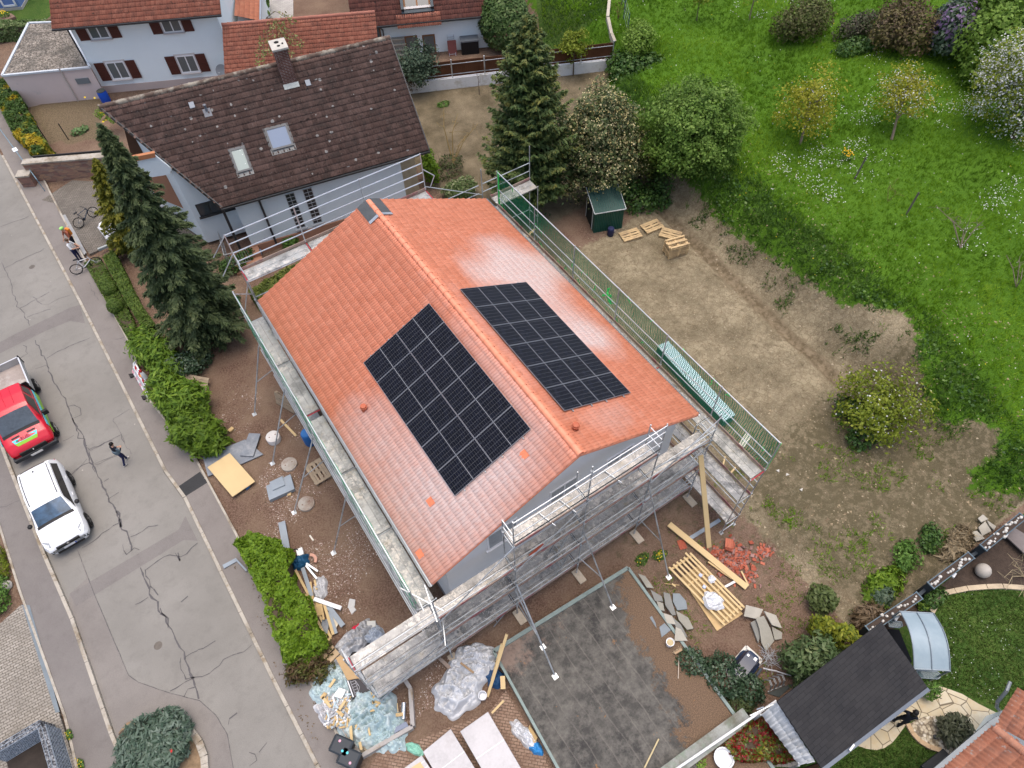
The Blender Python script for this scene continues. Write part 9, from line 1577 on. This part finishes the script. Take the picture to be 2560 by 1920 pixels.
b=GT('C',1300,135); leaf_tree('sapling','thin yellow leaved sapling at the far end of the meadow',b,b+A3([.1,.2,1.9]),.04,6,.9,L_lime,.11,40,18,.35,start=.5); b=GT('C',1640,150); leaf_tree('sapling','taller pale trunked sapling at the far end of the meadow',b,b+A3([.1,.3,2.6]),.06,7,1.2,L_lime,.11,50,16,.4,start=.5,bk=bark_l); bare('tangle of bare reddish stems beside the fence corner','C',790,130,[((770,20),1.6),((800,10),1.8),((760,60),1.1),((830,50),1.4)],.02,MAT('red_twig',(.17,.09,.055),.9,.2))
bare('dry sprawling bare bush low on the meadow slope','D',1350,1610,[((1420,1470),1.0),((1480,1440),1.1),((1300,1420),1.2),((1190,1330),1.0),((1270,1400),.9)],.03,MAT('grey_twig',(.20,.16,.12),.9,.2)); bare('bare branch bush at the right edge of the meadow','Q',1660,290,[((1700,170),1.0),((1600,90),1.2),((1680,100),1.3)],.03,MAT('grey_twig2',(.20,.16,.12),.9,.2)); bare('thin red twigged seedling between the wooden stakes','D',880,1310,[((905,1190),.9),((930,1230),.7)],.015,MAT('red_twig2',(.16,.10,.06),.9,.2))
# ---- dug ground side
b=GT('Q',695,1275); leaf_tree('cherry_tree','leaning cherry tree with lime leaves and some blossom at the end of the dug ground',b,b+A3([1.5,.9,1.5]),.10,8,1.25,L_lime,.10,190,26,.42,start=.35,crown=(b+A3([1.6,.75,1.6]),(2.0,2.0,1.4)),mats2=L_white,frac2=.06); shrub('undergrowth','dark undergrowth below the leaning cherry tree','shrub',b+A3([.9,.3,0]),[(0,0,.3,1.3,.6,.4),(.9,.6,.35,.9,.8,.45),(.3,1.3,.35,.6,.8,.45)],L_ivy,.11,2000)
shrub('spotted_shrub','round dark green leathery shrub beside the pavilion roof','shrub',GT('N',430,1050),[(-.1,.1,1.0,1.05,.95,1.05),(-.45,.5,.8,.7,.7,.8),(.2,-.4,.7,.8,.6,.7)],LEAF('laurel_mix',[(.03,.065,.022),(.07,.12,.04),(.13,.18,.075),(.24,.27,.12)],.2,.45),.10,4600,asp=2.4,shell=.6,lump=.4); shrub('golden_shrub','golden yellow green shrub rising from the round dark one','shrub',GT('N',560,900),[(0,0,.8,.55,.65,.95),(-.35,.7,.9,.45,.5,.9)],LEAF('gold_mix',[(.06,.10,.015),(.14,.18,.02),(.26,.28,.025),(.36,.36,.05)],.3),.09,2000,asp=2.2); shrub('pale_shrub','pale green tip of shrub towards the dug ground','shrub',GT('N',450,640),[(0,0,.6,.5,.55,.65)],LEAF('pale_mix',[(.06,.09,.03),(.12,.16,.05),(.20,.24,.10)],.3),.10,900,asp=2.2)
for x,y,r,lab,m in((995,360,.62,'larger round leafy weed clump on the dug ground','L_mid'),(1145,250,.55,'leafy weed clump beside the larger round one','L_ivy')): shrub('weed_clump',lab,'plant',GT('N',x,y),[(0,0,.25,r,r*.8,.35),(r*.6,r*.5,.15,r*.6,r*.5,.25),(-r*.7,-.2,.12,r*.5,r*.5,.2)],globals()[m],.08,1500,stems=False,shell=.9,lump=.5)
shrub('grass_clump','wide bright grass clump below the round weeds','plant',GT('N',870,520),[(0,0,.12,1.1,.55,.18),(-.9,-.3,.1,.6,.4,.15)],L_yew,.09,1500,asp=4.,stems=False,shell=.8); shrub('grey_weed','grey green weed clump beside the dry twigs','plant',GT('N',850,610),[(0,0,.2,.5,.35,.25)],L_dusty,.09,500,asp=2.5,stems=False)
shrub('dry_bush','dry brown twig bush along the planter wall','shrub',GT('N',745,740),[(0,0,.35,.75,.45,.4),(-.5,-.5,.3,.5,.4,.35)],L_dry,.09,1500,asp=5.,shell=.9); shrub('dry_grass','straw coloured dry grass along the upper planter wall','plant',GT('N',1310,300),[(0,0,.2,.9,.3,.25),(.5,.25,.2,.6,.3,.2)],LEAF('straw',[(.20,.15,.09),(.30,.24,.15),(.38,.31,.2)],.2),.10,900,asp=6.,shell=.9,stems=False)
shrub('corner_shrub','dark green shrub by the lawn edging and planter wall','shrub',G('N',1150,620,.1),[(0,0,.35,.6,.35,.4)],L_ivy,.08,700); shrub('mint_clump','light green plant clump beside the canopy','plant',G('N',1110,655,.1),[(0,0,.2,.35,.25,.25)],L_fresh,.07,350,stems=False); bare('pale leafless branching shrub on the dark mulch bed','N',1730,470,[((1630,330),1.2),((1610,480),1.0),((1700,600),.9),((1660,400),1.2),((1620,560),1.0)],.02,MAT('straw_twig',(.32,.26,.16),.9,.2))
shrub('ivy_heap','dark ivy heap along the right edge of the flat roof','shrub',GT('U5',330,480),[(-.7,1.0,.35,.55,.6,.45),(0,0,.45,.75,.85,.5),(.5,-.9,.3,.6,.6,.4)],L_dark,.08,3600,asp=1.5); shrub('trailing_bush','olive brown trailing bush below the ivy heap','shrub',GT('U5',560,860),[(0,0,.2,.55,.45,.3)],LEAF('trail_mix',[(.06,.05,.025),(.06,.09,.03),(.10,.13,.05)],.2),.07,800)
def redv(P,v): return CLP(RR(len(P))*.62+.5*(fbm(P[:,0],P[:,1],.5,14)-.3),0,1)
hedge('red_photinia','triangular photinia hedge with bright red and yellow green leaves','hedge',[tuple(G('U5',*p,.75)[:2]) for p in((770,985),(850,985),(1010,1140),(1270,1545),(1150,1560),(500,1555),(370,1350),(560,1180))],.1,.75,L_red,.085,900,vfun=redv,lump=.14)
shrub('olive_bush','small grey green olive bush on the pale gravel bed','shrub',G('N',1260,1440,.12),[(0,0,.5,.6,.5,.5)],L_olv,.07,1500,asp=3.2,shell=.7,up=.5); tag(MB().ball(G('N',1185,1465,.18),(.09,.08,.08),8,6,jit=.3).build('gravel_rock',MAT('dark_rock',(.06,.06,.065),.8,.2)),'dark stone beside the olive bush','rock'); shrub('pavilion_plant','spiky green plant at the pavilion corner','plant',G('N',1115,1195,.12),[(0,0,.5,.3,.3,.4)],L_mid,.07,200,asp=4.); shrub('lawn_plant','bright green plant at the bottom below the white pot','plant',G('U5',30,1640,.1),[(0,0,.2,.35,.3,.25)],L_fresh,.08,400,stems=False)
for v,x,y,lab in(('M',1085,262,'dandelion tuft left of the larger yellow patch near the flat roof'),('M',1200,240,'larger yellow dandelion patch near the flat roof corner')):
    q=GT(v,x,y); o=shrub('dandelion_tuft',lab,'plant',q,[(0,0,.06,.35,.22,.1)],L_mid,.06,260,stems=False); k=8 if x<1100 else 22; cards('flowers',q+RN(0,.14,(k,3))*A3([1,.7,.1])+Z3(.15),np.tile([0,0,1.],(k,1)),.06,L_yfl,o,RR(k),1.)
q=GT('D',605,1030); o=shrub('marigold_clump','orange yellow flower clump on the meadow by the wooden stake','plant',q,[(0,0,.2,.35,.3,.2)],L_mid,.08,150,stems=False); cards('flowers',q+RN(0,.15,(24,3))*A3([1,1,.5])+Z3(.4),np.tile([0,-.3,1.],(24,1)),.10,LEAF('orange_petals',[(.75,.38,.01),(.8,.5,.02)],.3),o,RR(24),1.)
# ---- bank ground cover, meadow grass, flowers, weeds (nobody could count these)
def scatter(n_,x0,x1,y0,y1,maskf):
    x=RU(x0,x1,n_); y=RU(y0,y1,n_); k=RR(n_)<maskf(x,y); return x[k],y[k]
def blades(name,x,y,h,w,mat,nb,label,vv=None,lean=.45,clump=.05,z=None):
    n_=len(x); X=np.repeat(x,nb)+RN(0,clump,n_*nb); Y=np.repeat(y,nb)+RN(0,clump,n_*nb); Z=TH(X,Y) if z is None else np.full(len(X),z); H_=np.repeat(np.broadcast_to(h,(n_,)),nb)*RU(.6,1.25,n_*nb); a=RU(0,6.283,n_*nb); l=RN(0,lean,(n_*nb,2))*H_[:,None]; w_=w*RU(.7,1.3,n_*nb)
    c,s=np.cos(a)*w_,np.sin(a)*w_; V_=np.stack([np.stack([X-c,Y-s,Z-.01],1),np.stack([X+c,Y+s,Z-.01],1),np.stack([X+l[:,0],Y+l[:,1],Z+H_],1)],1).reshape(-1,3); v=np.repeat(vv if vv is not None else RR(n_),nb)*.6+.4*RR(n_*nb)
    return tag(npmesh(name,V_,np.arange(len(V_)).reshape(-1,3),mat,None,dict(v=('FACE',v)),origin=(0,0,0)),label,'grass',kind='stuff')
L_grass=LEAF('meadow_grass_blade',[(.045,.105,.006),(.11,.23,.010),(.20,.36,.02),(.33,.47,.045)],.35,.6); L_rank=LEAF('rank_grass_blade',[(.028,.068,.011),(.050,.115,.015),(.084,.169,.024),(.154,.216,.055)],.3,.6)
md=lambda x,y: psd(x,y,MEADOW,.9)*sm(.25,.5,psd(x,y,MEADOW,.9)+1.2*(fbm(x,y,1.1,60)-.5))
slp=lambda x,y: x-(16.4+.085*y)
x,y=scatter(52000,16,46,-12,36,lambda x,y: md(x,y)*sm(2.8,4.2,slp(x,y))*(.45+.55*sm(46,24,x))*.9); vv=CLP(.5+1.9*(fbm(x,y,4.,41)-.5)+.5*(fbm(x,y,.7,42)-.5),0,1); blades('meadow_grass',x,y,.12+.28*fbm(x,y,1.6,43)**1.5,.02,L_grass,5,'tall green meadow grass on the slope',vv)
x,y=scatter(26000,15,28,-13,26,lambda x,y: md(x,y)*(1-sm(3.6,5.2,slp(x,y)))); vv=fbm(x,y,1.3,44); blades('bank_weeds',x,y,.16+.2*fbm(x,y,.9,45),.03,L_rank,4,'rough darker weeds covering the bank',vv,.7,.08)
x,y=scatter(9000,15.5,26,-13,20,lambda x,y: md(x,y)*(1-sm(2.8,4.6,slp(x,y)))*sm(.45,.6,fbm(x,y,1.5,46))); P=np.stack([x,y,TH(x,y)+.12+.35*fbm(x,y,.8,47)*RR(len(x))],1); tag(cards('bank_ivy',P,RN(0,.5,P.shape)+Z3(1.),.12*RU(.6,1.3,len(P)),L_ivy,None,RR(len(P)),1.4,origin=(0,0,0)),'dark leafy creepers over the bank','ground cover',kind='stuff')
wild=lambda x,y: (sm(7.5,9,x)*(1-sm(-1.5,1.,y))*sm(-9.4,-9,y)*(1-md(x,y)))*sm(.54,.68,fbm(x,y,1.7,48))
x,y=scatter(5000,7,24,-9.4,1,wild); blades('yard_weeds',x,y,.10+.12*fbm(x,y,.9,49),.02,L_grass,5,'patches of grass and weeds on the bare plot',fbm(x,y,1.,50),.6,.05)
x,y=scatter(3500,1,9,-9,-1,lambda x,y: sm(.54,.64,fbm(x,y,1.1,51))*(x>1.9)*.9); blades('yard_weeds',x,y,.09,.02,L_grass,4,'thin weeds between the slabs and the timber frame',fbm(x,y,1.,52),.6,.05)
x,y=scatter(4200,15.3,20,-1,14,lambda x,y: (1-md(x,y))*sm(.56,.70,fbm(x,y,1.2,53))*sm(.4,1.2,slp(x,y))); blades('bank_tufts',x,y,.16,.03,L_rank,6,'scattered weed tufts on the bare bank face',fbm(x,y,1.,54),.7,.07)
LW=[tuple(G('C',*p,.2)[:2]) for p in((250,-120),(690,-120),(720,250),(640,275),(330,320),(260,60))]; x,y=scatter(26000,min(p[0] for p in LW),max(p[0] for p in LW),min(p[1] for p in LW),max(p[1] for p in LW),lambda x,y: inpoly(x,y,LW)*1.); blades('mown_lawn',x,y,.06,.022,LEAF('lawn_blade',[(.025,.07,.012),(.045,.105,.016),(.07,.14,.025)],.3),3,'mown lawn beyond the brown fence',fbm(x,y,2,55),.4)
LW2=[tuple(G('N',*p,.1)[:2]) for p in((1175,720),(1240,600),(1380,560),(1500,553),(1733,575),(1900,600),(1900,1250),(1600,1290),(1450,1230),(1300,1165),(1120,1130),(1060,1050))]; x,y=scatter(26000,6,16,-17,-9.4,lambda x,y: inpoly(x,y,LW2)*1.); Lg=LEAF('garden_lawn_blade',[(.035,.06,.014),(.055,.095,.018),(.085,.13,.028),(.13,.17,.05)],.3); blades('garden_lawn',x,y,.05,.014,Lg,3,'daisy dotted garden lawn at the right edge',fbm(x,y,1.1,56),.45,.03,z=.09)
LW3=[tuple(G('N',*p,.1)[:2]) for p in((500,1700),(700,1540),(870,1545),(960,1470),(1005,1400),(1060,1470),(1180,1560),(1100,1700))]; x,y=scatter(9000,1,7,-15,-11,lambda x,y: inpoly(x,y,LW3)*1.); blades('garden_lawn',x,y,.05,.014,Lg,3,'small lawn wedge below the flagstone path',fbm(x,y,1.1,57)*.7,.45,.03,z=.09)
def flowers(name,x,y,dz,size,mat,label,z=None): Z=(TH(x,y) if z is None else z+0*x)+dz; P=np.stack([x,y,Z],1); return tag(cards(name,P,RN(0,.35,P.shape)+A3([-.1,-.2,1.]),size*RU(.6,1.3,len(P)),mat,None,RR(len(P)),1.0,origin=(0,0,0)),label,'flowers',kind='stuff')
fd=lambda x,y: md(x,y)*sm(4,6,slp(x,y))*(sm(.53,.70,fbm(x,y,4.,61))*sm(.42,.66,fbm(x,y,.9,62))*.85+.012)
x,y=scatter(52000,20,44,-12,36,fd); flowers('meadow_flowers',x,y,.24,.06,L_white,'white flower drifts over the meadow'); x,y=scatter(160,18,40,-8,34,md); flowers('meadow_dandelions',x,y,.2,.06,L_yfl,'yellow flowers sprinkled over the meadow')
x,y=scatter(900,6,16,-17,-9.4,lambda x,y: inpoly(x,y,LW2)*sm(.45,.6,fbm(x,y,1.,63))*.8); flowers('lawn_daisies',x,y,.06,.035,L_white,'white daisies in the garden lawn',.09)
x,y=scatter(700,-20,-9,48,62,lambda x,y: inpoly(x,y,[tuple(p[:2]) for p in Gs('A',[(0,130),(0,-40),(320,-40),(320,120)],.1)])*sm(.5,.62,fbm(x,y,1.5,64))); flowers('lawn_flowers',x,y,.1,.14,L_white,'white flowers in the top left lawn')
# fallen leaves and needles near trees and kerbs
x,y=scatter(600,-12.25,-11.4,-2,8,lambda x,y: sm(.5,.65,fbm(x*3,y,1.,65))*.8); P=np.stack([x,y,np.full(len(x),.115)],1); tag(cards('fallen_leaves',P,np.tile([0,0,1.],(len(x),1))+RN(0,.2,(len(x),3)),.05,L_dry,None,RR(len(x)),1.5,origin=(0,0,0)),'dry leaf litter along the kerb','leaf litter',kind='stuff')
x,y=scatter(700,-11.8,-5,-2,18,lambda x,y: .12+0*x); P=np.stack([x,y,TH(x,y)+.02],1); tag(cards('fallen_leaves',P,np.tile([0,0,1.],(len(x),1))+RN(0,.3,(len(x),3)),.06,L_dry,None,RR(len(x)),1.5,origin=(0,0,0)),'dry leaf litter on the front yard soil','leaf litter',kind='stuff')
